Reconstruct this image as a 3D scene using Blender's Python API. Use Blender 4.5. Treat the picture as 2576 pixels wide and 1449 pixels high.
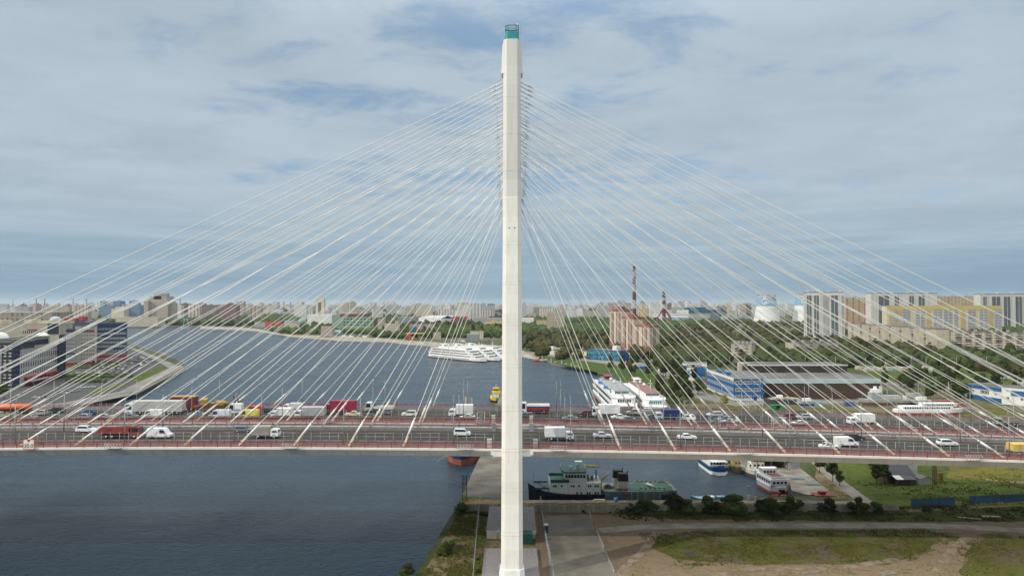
import bpy, bmesh, math, random
from mathutils import Vector, Matrix, noise
from mathutils.geometry import tessellate_polygon
R=math.radians; PI=math.pi
for o in list(bpy.data.objects): bpy.data.objects.remove(o)
SC=bpy.context.scene
COL=SC.collection
# ---------------- camera, world, sun, exposure ----------------
F=1717.0; CZ=62.0; TH=math.atan(40.5/F)
cam=bpy.data.cameras.new('camera'); camo=bpy.data.objects.new('camera',cam); COL.objects.link(camo)
cam.sensor_width=36; cam.lens=F/2576*36; cam.clip_start=1; cam.clip_end=80000
camo.location=(0,0,CZ); camo.rotation_euler=(R(90)+TH,0,0)
SC.camera=camo
SUN_AZ=Vector((-.88,-.45)).normalized(); SUN_EL=R(27.5)
sdir=Vector((SUN_AZ.x*math.cos(SUN_EL),SUN_AZ.y*math.cos(SUN_EL),math.sin(SUN_EL)))
sun=bpy.data.lights.new('sun','SUN'); suno=bpy.data.objects.new('sun',sun); COL.objects.link(suno)
sun.energy=2.4; sun.angle=R(0.6); sun.color=(1,.92,.78)
suno.rotation_euler=sdir.to_track_quat('Z','Y').to_euler(); suno.location=(-300,-300,400)
SC.view_settings.view_transform='Standard'; SC.view_settings.look='None'; SC.view_settings.gamma=1; SC.view_settings.exposure=0.16
W=bpy.data.worlds.new("World"); SC.world=W; W.use_nodes=True
nt=W.node_tree; nt.nodes.clear()
def N(nt,t,**k):
    n=nt.nodes.new(t)
    for a,b in k.items():
        if a.startswith('i_'):
            key=a[2:]; key=int(key) if key.isdigit() else key
            n.inputs[key].default_value=b
        else: setattr(n,a,b)
    return n
def M2(nt,op,a,b=None,c=None,clamp=False):
    n=nt.nodes.new('ShaderNodeMath'); n.operation=op; n.use_clamp=clamp
    for i,v in enumerate((a,b,c)):
        if v is None: continue
        if hasattr(v,'is_linked'): nt.links.new(v,n.inputs[i])
        else: n.inputs[i].default_value=v
    return n.outputs[0]
def MIX(nt,f,a,b):
    n=nt.nodes.new('ShaderNodeMix'); n.data_type='RGBA'
    for s,v in ((0,f),(6,a),(7,b)):
        if hasattr(v,'is_linked'): nt.links.new(v,n.inputs[s])
        elif s==0: n.inputs[0].default_value=v
        else: n.inputs[s].default_value=(*v,1) if len(v)==3 else v
    return n.outputs[2]
def RNG(nt,v,a,b,c=0,d=1):
    n=nt.nodes.new('ShaderNodeMapRange'); nt.links.new(v,n.inputs[0])
    for i,x in enumerate((a,b,c,d)): n.inputs[i+1].default_value=x
    n.interpolation_type='SMOOTHSTEP'
    return n.outputs[0]
def NOI(nt,vec,scale,det=4,rough=.55,dist=0):
    n=N(nt,'ShaderNodeTexNoise'); n.inputs['Scale'].default_value=scale; n.inputs['Detail'].default_value=det
    n.inputs['Roughness'].default_value=rough; n.inputs['Distortion'].default_value=dist
    nt.links.new(vec,n.inputs['Vector']); return n.outputs['Fac']
def world():
    L=nt.links.new
    sky=N(nt,'ShaderNodeTexSky'); sky.sky_type='NISHITA'; sky.sun_disc=False; sky.sun_elevation=SUN_EL
    sky.sun_rotation=math.atan2(SUN_AZ.x,SUN_AZ.y); sky.air_density=1.0; sky.dust_density=.6; sky.ozone_density=1.5
    tc=N(nt,'ShaderNodeTexCoord'); sp=N(nt,'ShaderNodeSeparateXYZ'); L(tc.outputs['Generated'],sp.inputs[0])
    z=M2(nt,'MAXIMUM',sp.outputs[2],0.004)
    cb=N(nt,'ShaderNodeCombineXYZ'); L(sp.outputs[0],cb.inputs[0]); L(sp.outputs[1],cb.inputs[1]); L(z,cb.inputs[2])
    L(cb.outputs[0],sky.inputs[0])
    zz=M2(nt,'ADD',z,0.07)
    px=M2(nt,'DIVIDE',sp.outputs[0],zz); py=M2(nt,'DIVIDE',sp.outputs[1],zz)
    cp=N(nt,'ShaderNodeCombineXYZ'); L(px,cp.inputs[0]); L(py,cp.inputs[1]); cp.inputs[2].default_value=3.7
    mp=N(nt,'ShaderNodeMapping'); L(cp.outputs[0],mp.inputs[0]); mp.inputs['Rotation'].default_value=(0,0,R(-14)); mp.inputs['Scale'].default_value=(.85,1.05,1)
    v=mp.outputs[0]
    n1=NOI(nt,v,.9,6,.58,.35); n2=NOI(nt,v,2.9,8,.62,.35); n3=NOI(nt,v,.23,2,.5)
    bias=M2(nt,'MULTIPLY',M2(nt,'ABSOLUTE',M2(nt,'SUBTRACT',sp.outputs[0],.02)),.26)   # thicker towards the left and the right
    m=M2(nt,'ADD',M2(nt,'ADD',M2(nt,'MULTIPLY',n1,.44),M2(nt,'MULTIPLY',n2,.58)),M2(nt,'MULTIPLY',n3,.12))
    m=M2(nt,'SUBTRACT',M2(nt,'ADD',m,bias),.05)
    cov=RNG(nt,m,.43,.60,.12,.95)
    # bank of cloud low over the horizon
    st=N(nt,'ShaderNodeCombineXYZ'); L(sp.outputs[0],st.inputs[0]); L(sp.outputs[1],st.inputs[1]); L(M2(nt,'MULTIPLY',sp.outputs[2],22),st.inputs[2])
    n4=NOI(nt,st.outputs[0],2.2,6,.6,.3)
    low=RNG(nt,z,.03,.17,1,0)
    shade=RNG(nt,M2(nt,'ADD',M2(nt,'MULTIPLY',NOI(nt,v,1.3,6,.62,.3),.6),M2(nt,'MULTIPLY',n2,.4)),.36,.64,.92,1.06)
    cl=N(nt,'ShaderNodeVectorMath'); cl.operation='SCALE'; cl.inputs[0].default_value=(.405,.485,.555); L(shade,cl.inputs['Scale'])
    sc=N(nt,'ShaderNodeVectorMath'); sc.operation='SCALE'; L(sky.outputs[0],sc.inputs[0]); sc.inputs['Scale'].default_value=.12
    blue=MIX(nt,.6,sc.outputs[0],(.215,.35,.51))
    c1=MIX(nt,cov,blue,cl.outputs[0])
    lc=MIX(nt,RNG(nt,n4,.38,.64),(.215,.335,.43),(.355,.46,.54))
    c2=MIX(nt,M2(nt,'MULTIPLY',low,.85),c1,lc)
    c2=MIX(nt,M2(nt,'MULTIPLY',RNG(nt,z,.012,.085,1,0),.52),c2,(.165,.275,.375))   # darker bank low on the horizon
    br=N(nt,'ShaderNodeVectorMath'); br.operation='SCALE'; L(MIX(nt,RNG(nt,sp.outputs[2],.34,.80),c2,(.485,.475,.44)),br.inputs[0]); L(RNG(nt,sp.outputs[2],.34,.80,1.0,4.2),br.inputs['Scale'])   # added fill light: unseen sky overhead brightened and warmed to lift shadows
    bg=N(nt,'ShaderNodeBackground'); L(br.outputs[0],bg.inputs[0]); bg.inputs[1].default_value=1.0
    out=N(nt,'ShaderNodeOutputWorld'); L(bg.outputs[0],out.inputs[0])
world()
# ---------------- materials ----------------
MATS={}
def mat(name,col,rough=.7,metal=0,var=.12,scale=1.0,bump=0,spec=.4,col2=None,streak=False):
    if name in MATS: return MATS[name]
    m=bpy.data.materials.new(name); m.use_nodes=True; t=m.node_tree; b=t.nodes['Principled BSDF']
    tc=N(t,'ShaderNodeTexCoord'); v=tc.outputs['Object']
    if streak:
        mp=N(t,'ShaderNodeMapping'); mp.inputs['Scale'].default_value=(1,1,.12); t.links.new(v,mp.inputs[0]); v=mp.outputs[0]
    f=NOI(t,v,scale,5,.6)
    f=RNG(t,f,.3,.7)
    c2=col2 if col2 else tuple(c*(1-2*var) for c in col)
    c1=col if col2 else tuple(min(1,c*(1+var*.6)) for c in col)
    t.links.new(MIX(t,f,c2,c1),b.inputs['Base Color'])
    b.inputs['Roughness'].default_value=rough; b.inputs['Metallic'].default_value=metal
    b.inputs['Specular IOR Level'].default_value=spec
    if bump:
        bp=N(t,'ShaderNodeBump'); bp.inputs['Strength'].default_value=bump; bp.inputs['Distance'].default_value=.1
        t.links.new(f,bp.inputs['Height']); t.links.new(bp.outputs[0],b.inputs['Normal'])
    MATS[name]=m; return m
def facade(name,col,win=(.06,.07,.09),su=3.2,sv=3.0,wu=.42,wv=.5,band=None,roof=None):
    """wall with a regular grid of window openings drawn by object coordinates (far-off blocks only)"""
    if name in MATS: return MATS[name]
    m=bpy.data.materials.new(name); m.use_nodes=True; t=m.node_tree; b=t.nodes['Principled BSDF']
    tc=N(t,'ShaderNodeTexCoord'); sp=N(t,'ShaderNodeSeparateXYZ'); t.links.new(tc.outputs['Object'],sp.inputs[0])
    u=M2(t,'FRACT',M2(t,'DIVIDE',M2(t,'ADD',M2(t,'ADD',sp.outputs[0],sp.outputs[1]),1000),su))
    v=M2(t,'FRACT',M2(t,'DIVIDE',sp.outputs[2],sv))
    du=M2(t,'LESS_THAN',M2(t,'ABSOLUTE',M2(t,'SUBTRACT',u,.5)),wu/2)
    dv=M2(t,'LESS_THAN',M2(t,'ABSOLUTE',M2(t,'SUBTRACT',v,.5)),wv/2)
    w=M2(t,'MULTIPLY',du,dv)
    f=NOI(t,tc.outputs['Object'],.08,4,.6)
    f2=N(t,'ShaderNodeTexWhiteNoise'); 
    cell=N(t,'ShaderNodeVectorMath'); cell.operation='FLOOR'; dvv=N(t,'ShaderNodeVectorMath'); dvv.operation='DIVIDE'; dvv.inputs[1].default_value=(su,su,sv)
    t.links.new(tc.outputs['Object'],dvv.inputs[0]); t.links.new(dvv.outputs[0],cell.inputs[0]); t.links.new(cell.outputs[0],f2.inputs['Vector'])
    base=MIX(t,RNG(t,f,.3,.7),tuple(c*.82 for c in col),col)
    if band:
        base=MIX(t,M2(t,'LESS_THAN',M2(t,'FRACT',M2(t,'DIVIDE',M2(t,'ADD',M2(t,'ADD',sp.outputs[0],sp.outputs[1]),1000),su*3.5)),.3),base,band)
    wc=MIX(t,f2.outputs['Value'],win,tuple(min(1,c*2.6+.03) for c in win))
    c=MIX(t,w,base,wc)
    geo=N(t,'ShaderNodeNewGeometry'); sg=N(t,'ShaderNodeSeparateXYZ'); t.links.new(geo.outputs['Normal'],sg.inputs[0])
    up=M2(t,'GREATER_THAN',sg.outputs[2],.5)
    c=MIX(t,up,c,roof or (.16,.155,.15))
    t.links.new(c,b.inputs['Base Color']); b.inputs['Roughness'].default_value=.75
    MATS[name]=m; return m
# ---------------- mesh builder ----------------
class MB:
    def __init__(s): s.v=[]; s.f=[]; s.m=[]; s.sm=[]
    def add(s,vs,fs,mi=0,smooth=False):
        o=len(s.v); s.v+= [tuple(x) for x in vs]; s.f+=[tuple(i+o for i in f) for f in fs]; s.m+=[mi]*len(fs); s.sm+=[smooth]*len(fs)
    def box(s,x0,x1,y0,y1,z0,z1,mi=0):
        s.add([(x0,y0,z0),(x1,y0,z0),(x1,y1,z0),(x0,y1,z0),(x0,y0,z1),(x1,y0,z1),(x1,y1,z1),(x0,y1,z1)],
              [(0,3,2,1),(4,5,6,7),(0,1,5,4),(1,2,6,5),(2,3,7,6),(3,0,4,7)],mi)
    def prism(s,poly,z0,z1,mi=0,top=None,smooth=False):
        n=len(poly); top=top or poly
        s.add([(p[0],p[1],z0) for p in poly]+[(p[0],p[1],z1) for p in top],
              [tuple(range(n-1,-1,-1)),tuple(range(n,2*n))]+[(i,(i+1)%n,(i+1)%n+n,i+n) for i in range(n)],mi,smooth)
    def xprism(s,poly,x0,x1,mi=0):   # polygon in (y,z) swept along x
        n=len(poly)
        s.add([(x0,p[0],p[1]) for p in poly]+[(x1,p[0],p[1]) for p in poly],
              [tuple(range(n)),tuple(range(2*n-1,n-1,-1))]+[(i+n,(i+1)%n+n,(i+1)%n,i) for i in range(n)],mi)
    def yprism(s,poly,y0,y1,mi=0,inset=None):   # polygon in (x,z) swept along y
        n=len(poly); q=inset or poly
        s.add([(p[0],y0,p[1]) for p in poly]+[(p[0],y1,p[1]) for p in q],
              [tuple(range(n)),tuple(range(2*n-1,n-1,-1))]+[(i+n,(i+1)%n+n,(i+1)%n,i) for i in range(n)],mi)
    def loft(s,rings,mi=0,cap=True,smooth=False):
        n=len(rings[0]); vs=[p for r in rings for p in r]; fs=[]
        for k in range(len(rings)-1):
            for i in range(n): fs.append((k*n+i,k*n+(i+1)%n,(k+1)*n+(i+1)%n,(k+1)*n+i))
        if cap: fs+= [tuple(range(n-1,-1,-1)),tuple((len(rings)-1)*n+i for i in range(n))]
        s.add(vs,fs,mi,smooth)
    def tube(s,a,b,r,n=6,mi=0,r2=None,cap=True,smooth=True):
        a=Vector(a); b=Vector(b); d=(b-a).normalized()
        u=d.orthogonal().normalized(); w=d.cross(u); r2=r if r2 is None else r2
        s.loft([[a+(u*math.cos(t)+w*math.sin(t))*r for t in [2*PI*i/n for i in range(n)]],
                [b+(u*math.cos(t)+w*math.sin(t))*r2 for t in [2*PI*i/n for i in range(n)]]],mi,cap,smooth)
    def path(s,pts,r,n=6,mi=0):
        for a,b in zip(pts,pts[1:]): s.tube(a,b,r,n,mi)
    def lathe(s,prof,n=16,mi=0,c=(0,0)):
        s.loft([[(c[0]+r*math.cos(2*PI*i/n),c[1]+r*math.sin(2*PI*i/n),z) for i in range(n)] for r,z in prof],mi,True,True)
    def data(s,name,mats):
        me=bpy.data.meshes.new(name); me.from_pydata(s.v,[],s.f)
        for m in (mats if isinstance(mats,(list,tuple)) else [mats]): me.materials.append(m)
        me.polygons.foreach_set('material_index',s.m); me.polygons.foreach_set('use_smooth',s.sm); me.update(); return me
    def obj(s,name,mats,parent=None): return link(name,s.data(name,mats),parent)
def link(name,me,parent=None,loc=None,rz=0,scale=None):
    o=bpy.data.objects.new(name,me); COL.objects.link(o)
    if parent: o.parent=parent
    if loc is not None: o.location=loc
    if rz: o.rotation_euler=(0,0,rz)
    if scale is not None: o.scale=scale
    return o
def tag(o,label,cat,group=None,kind=None):
    if label: o['label']=label
    if cat: o['category']=cat
    if group: o['group']=group
    if kind: o['kind']=kind
    return o
def thing(name,label,cat,loc=(0,0,0),rz=0,group=None):
    return tag(link(name,None,None,loc,rz),label,cat,group)
def copy_tree(o,parent=None):
    c=o.copy(); COL.objects.link(c); c.parent=parent
    for ch in list(o.children): copy_tree(ch,c)
    return c
def struct(o): o['kind']='structure'; return o
# ---------------- where things stand: plan positions measured from the photograph ----------------
def ray(px,py):
    yu=-(py-724.5)/F
    return Vector(((px-1288)/F, math.cos(TH)-yu*math.sin(TH), math.sin(TH)+yu*math.cos(TH)))
def G(px,py,z=2.5):
    d=ray(px,py); t=(z-CZ)/d.z; return Vector((d.x*t,d.y*t))
def onY(px,py,Y):
    d=ray(px,py); t=Y/d.y; return d.x*t, CZ+d.z*t
GZ=2.5
def facing(px0,px1,py,k=.85):
    a=G(px0,py); m=G((px0+px1)/2,py); d=Vector((m.y,-m.x*k)).normalized()
    r=ray(px1,py); n=Vector((-r.y,r.x)); t=-(a.dot(n))/d.dot(n); return a,a+d*t
rnd=random.Random(7)
# colours shared by many things
white=mat('white_paint',(.74,.74,.72),.45,var=.05)
def pylonmat():
    m=bpy.data.materials.new('pylon_paint'); m.use_nodes=True; t=m.node_tree; b=t.nodes['Principled BSDF']; L=t.links.new
    tc=N(t,'ShaderNodeTexCoord'); v=tc.outputs['Object']; sp=N(t,'ShaderNodeSeparateXYZ'); L(v,sp.inputs[0])
    wn=N(t,'ShaderNodeTexWhiteNoise'); wn.noise_dimensions='1D'; L(M2(t,'FLOOR',M2(t,'DIVIDE',sp.outputs[2],4.6)),wn.inputs['W'])
    mp=N(t,'ShaderNodeMapping'); mp.inputs['Scale'].default_value=(1.6,1.6,.07); L(v,mp.inputs[0])
    st=RNG(t,NOI(t,mp.outputs[0],1.0,6,.65),.42,.75); board=M2(t,'LESS_THAN',M2(t,'FRACT',M2(t,'DIVIDE',sp.outputs[2],1.15)),.035)
    c=MIX(t,wn.outputs['Value'],(.63,.612,.565),(.69,.675,.63)); c=MIX(t,M2(t,'MULTIPLY',st,.38),c,(.47,.44,.37)); c=MIX(t,M2(t,'MULTIPLY',board,.22),c,(.42,.40,.35))
    L(MIX(t,M2(t,'MULTIPLY',RNG(t,NOI(t,v,.5,5,.6),.55,.8),.3),c,(.72,.70,.64)),b.inputs['Base Color']); b.inputs['Roughness'].default_value=.65; MATS['pylon_paint']=m; return m
cream=pylonmat()
creamc=mat('cable_white',(.74,.74,.70),.5,var=.03)
grey=mat('grey_metal',(.30,.33,.34),.5,.4,var=.1)
greyl=mat('galvanised',(.45,.48,.49),.5,.3,var=.1)
concrete=mat('concrete',(.30,.285,.26),.9,var=.15,scale=.6)
concd=mat('concrete_dark',(.17,.16,.145),.9,var=.2,scale=.5)
asphalt=mat('asphalt',(.050,.050,.052),.9,var=.15,scale=.4)
redp=mat('red_paint',(.29,.045,.05),.5,var=.1)
redw=mat('red_walkway',(.15,.098,.088),.9,var=.15,scale=.8)
blackm=mat('black_rubber',(.02,.02,.022),.7)
glassd=mat('dark_glass',(.025,.032,.04),.12,var=.2,spec=.6)
glassb=mat('blue_glass',(.10,.22,.36),.15,var=.2,spec=.6)
HAZE=0.00003
# ---------------- ground, water ----------------
def irregular(pts,step=2.0,amp=.8,seed=0):
    out=[]
    n=len(pts)
    for i in range(n):
        a=Vector(pts[i]); b=Vector(pts[(i+1)%n]); L=(b-a).length; k=max(1,int(L/step))
        for j in range(k):
            p=a.lerp(b,j/k); q=noise.noise_vector(Vector((p.x*.17,p.y*.17,seed)))+.5*noise.noise_vector(Vector((p.x*.6,p.y*.6,seed+9)))
            out.append((p.x+q.x*amp,p.y+q.y*amp))
    return out
def sheet(name,poly,z,m,label=None,cat=None,kind='structure',wall=0,wm=None):
    b=MB(); n=len(poly)
    tris=tessellate_polygon([[Vector((p[0],p[1],0)) for p in poly]])
    fs=[]
    for t in tris:
        a,c,d=[Vector((poly[i][0],poly[i][1])) for i in t]
        cr=(c.x-a.x)*(d.y-a.y)-(c.y-a.y)*(d.x-a.x)
        fs.append(tuple(t) if cr>0 else tuple(reversed(t)))
    b.add([(p[0],p[1],z) for p in poly],fs,0)
    if wall:
        b.add([(p[0],p[1],z) for p in poly]+[(p[0],p[1],z-wall) for p in poly],[(i,(i+1)%n,(i+1)%n+n,i+n) for i in range(n)],1)
    o=b.obj(name,[m,wm or m]); tag(o,label,cat,kind=kind); return o
def groundmat():
    m=bpy.data.materials.new('urban_ground'); m.use_nodes=True; t=m.node_tree; b=t.nodes['Principled BSDF']
    tc=N(t,'ShaderNodeTexCoord'); v=tc.outputs['Object']
    a=NOI(t,v,.006,5,.6,.4); c=NOI(t,v,.05,6,.65); d=NOI(t,v,.5,5,.7)
    g=MIX(t,RNG(t,d,.3,.7),(.032,.045,.014),(.062,.078,.022))
    e=MIX(t,RNG(t,d,.3,.7),(.12,.11,.095),(.17,.16,.14))
    f=RNG(t,M2(t,'ADD',M2(t,'MULTIPLY',a,.6),M2(t,'MULTIPLY',c,.4)),.47,.60)
    t.links.new(MIX(t,f,g,e),b.inputs['Base Color']); b.inputs['Roughness'].default_value=.95; b.inputs['Specular IOR Level'].default_value=.1
    return m
def grassmat(name,dirt=.5,dry=.4,c1=(.040,.060,.013),c2=(.115,.108,.026),dcol=(.185,.142,.100),sc=.05):
    m=bpy.data.materials.new(name); m.use_nodes=True; t=m.node_tree; b=t.nodes['Principled BSDF']
    tc=N(t,'ShaderNodeTexCoord'); v=tc.outputs['Object']
    mp=N(t,'ShaderNodeMapping'); mp.inputs['Scale'].default_value=(1,1,1); t.links.new(v,mp.inputs[0]); v=mp.outputs[0]
    a=NOI(t,v,sc,6,.62,.5); f=NOI(t,v,.9,7,.75); g=NOI(t,v,sc*3,5,.6,.3); h=NOI(t,v,5.5,4,.7)
    gr=MIX(t,RNG(t,M2(t,'ADD',M2(t,'MULTIPLY',g,.6),M2(t,'MULTIPLY',f,.4)),.5-.2*dry-.1,.72-.2*dry),c1,c2)
    di=MIX(t,RNG(t,f,.3,.7),tuple(x*.72 for x in dcol),dcol)
    k=RNG(t,M2(t,'ADD',M2(t,'MULTIPLY',a,.72),M2(t,'MULTIPLY',f,.28)),.66-.3*dirt,.72-.3*dirt)
    c=MIX(t,k,gr,di)
    c=MIX(t,M2(t,'MULTIPLY',RNG(t,h,.35,.65),.35),c,tuple(x*.5 for x in c1))
    t.links.new(c,b.inputs['Base Color']); b.inputs['Roughness'].default_value=.95; b.inputs['Specular IOR Level'].default_value=.1
    bp=N(t,'ShaderNodeBump'); bp.inputs['Strength'].default_value=.6; bp.inputs['Distance'].default_value=.35
    t.links.new(M2(t,'ADD',f,h),bp.inputs['Height']); t.links.new(bp.outputs[0],b.inputs['Normal'])
    return m
def watermat():
    m=bpy.data.materials.new('river_water'); m.use_nodes=True; t=m.node_tree; b=t.nodes['Principled BSDF']
    tc=N(t,'ShaderNodeTexCoord'); v=tc.outputs['Object']
    mp=N(t,'ShaderNodeMapping'); mp.inputs['Rotation'].default_value=(0,0,R(25)); mp.inputs['Scale'].default_value=(1,1.7,1); t.links.new(v,mp.inputs[0]); w=mp.outputs[0]
    n1=NOI(t,w,.42,3,.55,.5); n2=NOI(t,w,1.5,3,.6,.3); n3=NOI(t,w,.11,4,.6,.8)
    n4=NOI(t,v,.010,6,.65,2.0)
    mp2=N(t,'ShaderNodeMapping'); mp2.inputs['Scale'].default_value=(.35,1.6,1); mp2.inputs['Rotation'].default_value=(0,0,R(-8)); t.links.new(v,mp2.inputs[0])
    n5=NOI(t,mp2.outputs[0],.03,6,.65,.6)
    h=M2(t,'ADD',M2(t,'ADD',n1,M2(t,'MULTIPLY',n2,.35)),M2(t,'MULTIPLY',n3,.8))
    bp=N(t,'ShaderNodeBump'); bp.inputs['Distance'].default_value=1.1
    t.links.new(RNG(t,M2(t,'ADD',M2(t,'MULTIPLY',n4,.5),M2(t,'MULTIPLY',n5,.5)),.36,.64,.35,1.15),bp.inputs['Strength'])
    t.links.new(h,bp.inputs['Height']); t.links.new(bp.outputs[0],b.inputs['Normal'])
    t.links.new(MIX(t,RNG(t,n5,.35,.65),(.008,.024,.044),(.015,.035,.058)),b.inputs['Base Color'])
    t.links.new(RNG(t,n5,.35,.65,.34,.20),b.inputs['Roughness']); b.inputs['IOR'].default_value=1.33; b.inputs['Specular IOR Level'].default_value=.42
    return m
GM=groundmat(); 
wat=MB(); wat.add([(-9000,-500,0),(9000,-500,0),(9000,4000,0),(-9000,4000,0)],[(0,1,2,3)]); struct(wat.obj('water',watermat()))
FARB=[(504,828),(606,831),(646,833.6),(699,842),(733,847.7),(776,852),(848,858),(976,861),(1023,867),(1090,872),(1262,884),(1315,899),(1353,905)]
FARU=[(504,820.5),(606,823),(646,827),(703,838.5),(733,842.3),(776,843.5),(859,846),(976,851.5),(1023,856.5),(1090,860.5),(1262,868.5),(1315,882),(1360,896)]
shore=[tuple(G(x,y,0)) for x,y in [(-500,817),(318,820)]]+[tuple(G(x,y,2.5)) for x,y in FARU]
shore+=[tuple(G(x,y,0)) for x,y in [(1389,918),(1414,923),(1440,927),(1462,931),(1484,934),(1527,937),(1545,955),(1600,985),(1706,1040),(1765,1085),(1862,1135),(1930,1182),(1983,1208),(1992,1237),(2035,1249),(2083,1240),(2093,1266)]]
shore+=[(-1.6+3.2,205.6),(-1.2,206.5),(-1.0,280),(.8,484),(-7.3,484),(-11.9,280),(-15.9,214)]
shore+=[tuple(G(x,y,0)) for x,y in [(1152,1290),(1104,1372),(1058,1452),(930,1700)]]
land=shore+[(-14,60),(8000,60),(26000,2000),(26000,26000),(-26000,26000),(-26000,3500),(-9000,2600)]
struct(sheet('ground',land,GZ,GM,wall=4,wm=concd))
pen=[tuple(G(x,y,0)) for x,y in [(-600,832),(100,846),(318,866),(400,893),(468,921),(463,932),(344,994),(250,1013),(100,1046),(-500,1130)]]
struct(sheet('ground',pen,GZ,asphalt,wall=4,wm=concrete)).name='peninsula_ground'
tan=mat('embankment_concrete',(.27,.245,.20),.9,var=.2,scale=.08)
b=MB(); bot=[(*G(x,y,0),-.2) for x,y in FARB]; top=[(*G(x,y,2.5),2.6) for x,y in FARU]
n=len(bot); b.add(bot+top,[(i,i+1,n+i+1,n+i) for i in range(n-1)]); struct(b.obj('embankment',tan))
# foreground sheets, each a few millimetres above the one below
fg=[(-15.5,213),*[tuple(G(x,y)) for x,y in [(1153,1291),(1105,1372),(1059,1452),(925,1700)]],(-14,60),(420,60),(420,262),(150,262),*[tuple(G(x,y)) for x,y in [(2060,1150),(2050,1200),(2098,1262)]],(2,205)]
gm1=grassmat('dry_grass',dirt=.66,dry=.7,sc=.11,dcol=(.27,.20,.13))
struct(sheet('grass_ground',fg,GZ+.03,gm1))
gdirt=grassmat('bare_dirt',dirt=1.1,dry=.6,dcol=(.27,.205,.145))
ggreen=grassmat('green_verge',dirt=.22,dry=.35,c1=(.036,.064,.012),c2=(.098,.118,.026),sc=.07)
gdry=grassmat('thin_grass',dirt=.50,dry=.7,c1=(.052,.070,.014),c2=(.135,.138,.034),sc=.10)
dirt=[tuple(G(x,y)) for x,y in [(1345,1288),(1500,1286),(1600,1296),(1700,1306),(2576,1304),(2900,1310),(2900,1345),(2400,1340),(1760,1332),(1660,1350),(1625,1372),(1690,1400),(1770,1430),(1890,1452),(1950,1520),(1950,1750),(1300,1750),(1345,1449)]]
struct(sheet('dirt_ground',irregular(dirt,2,.7,1),GZ+.05,gdirt))
patch1=[tuple(G(x,y)) for x,y in [(1635,1372),(1720,1344),(1800,1333),(2000,1331),(2340,1335),(2376,1352),(2330,1385),(2290,1398),(2240,1420),(2010,1418),(1900,1421),(1790,1412),(1700,1408)]]
patch2=[tuple(G(x,y)) for x,y in [(2440,1375),(2500,1352),(2640,1345),(2900,1350),(2900,1500),(2480,1500),(2420,1440)]]
struct(sheet('grass_patch',irregular(patch1,1.2,1.0,2),GZ+.07,gdry)); struct(sheet('grass_patch',irregular(patch2,1.2,1.0,3),GZ+.07,gdry))
front=[tuple(G(x,y)) for x,y in [(1625,1374),(1700,1408),(1900,1420),(2240,1420),(2300,1396),(2376,1352),(2440,1372),(2415,1440),(2470,1500),(2480,1760),(1500,1760),(1560,1449)]]
struct(sheet('dirt_ground',irregular(front,1.5,.8,5),GZ+.06,grassmat('sandy_dirt',dirt=1.0,dry=.8,dcol=(.34,.255,.175),sc=.12)))
verge=[tuple(G(x,y)) for x,y in [(1690,1287),(1890,1288),(2290,1288),(2576,1272),(2900,1268),(2900,1300),(2500,1312),(2300,1313),(1700,1306),(1560,1293)]]
struct(sheet('grass_verge',irregular(verge,2,.7,4),GZ+.072,grassmat('verge_dark',dirt=.15,dry=.35,c1=(.045,.062,.014),c2=(.095,.105,.028))))
meadow=[tuple(G(x,y)) for x,y in [(2112,1205),(2051,1150),(2051,1110),(3000,1110),(3000,1262),(2290,1276),(2200,1268)]]
struct(sheet('meadow',meadow,GZ+.045,ggreen))
meadow2=[tuple(G(x,y)) for x,y in [(2390,1160),(2600,1150),(3000,1150),(3000,1225),(2600,1218),(2380,1205)]]
struct(sheet('meadow',irregular(meadow2,3,1.5,8),GZ+.055,grassmat('meadow_dry',dirt=.30,dry=.75,c1=(.055,.070,.014),c2=(.15,.135,.03))))
road_m=mat('worn_asphalt',(.26,.24,.205),.9,var=.18,scale=.25)
def ribbon(name,pts,w,z,m):
    P=[Vector(p) for p in pts]; L=[];Rr=[]
    for i,p in enumerate(P):
        d=(P[min(i+1,len(P)-1)]-P[max(i-1,0)]).normalized(); n=Vector((-d.y,d.x)); L.append(p+n*w/2); Rr.append(p-n*w/2)
    b=MB(); k=len(P); b.add([(*p,z) for p in L]+[(*p,z) for p in Rr],[(i+k,i+1+k,i+1,i) for i in range(k-1)]); return struct(b.obj(name,m))
ribbon('road',[tuple(G(x,y)) for x,y in [(1510,1335),(1600,1327),(1700,1323),(1950,1322),(2300,1322),(2430,1326),(2576,1334),(2900,1350)]],4.2,GZ+.09,road_m)
ribbon('access_road',[tuple(G(x,y)) for x,y in [(2020,1130),(2062,1170),(2100,1205),(2140,1235),(2180,1265)]],4.5,GZ+.08,mat('access_asphalt',(.22,.20,.175),.9,var=.15,scale=.3))
ribbon('path',[tuple(G(x,y)) for x,y in [(2480,1206),(2560,1212),(2700,1218),(2900,1226)]],1.8,GZ+.08,mat('sand_path',(.22,.18,.12),.95))
lot=[tuple(G(x,y)) for x,y in [(1366,1300),(1425,1296),(1483,1300),(1500,1340),(1552,1449),(1640,1700),(1440,1700),(1385,1449),(1366,1345)]]
struct(sheet('parking_asphalt',lot,GZ+.10,mat('yard_asphalt',(.20,.185,.155),.92,var=.2,scale=.12)))
apron=[(-15.6,212.5),(-1.25,212.5),(-1.1,280),(.6,483),(-7,483),(-11.6,280)]
struct(sheet('jetty_pavement',apron,GZ+.05,mat('jetty_concrete',(.135,.125,.108),.9,var=.22,scale=.15)))
ribbon('quay_edge',[(2,207.3),(60,207.0),(88,206.5),(104,206.0)],3.0,GZ+.11,concd)
for pts,w in (((( -12.4,210),(-12.0,230),(-10.0,262),(-9,300)),.5),):
    pass
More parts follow.
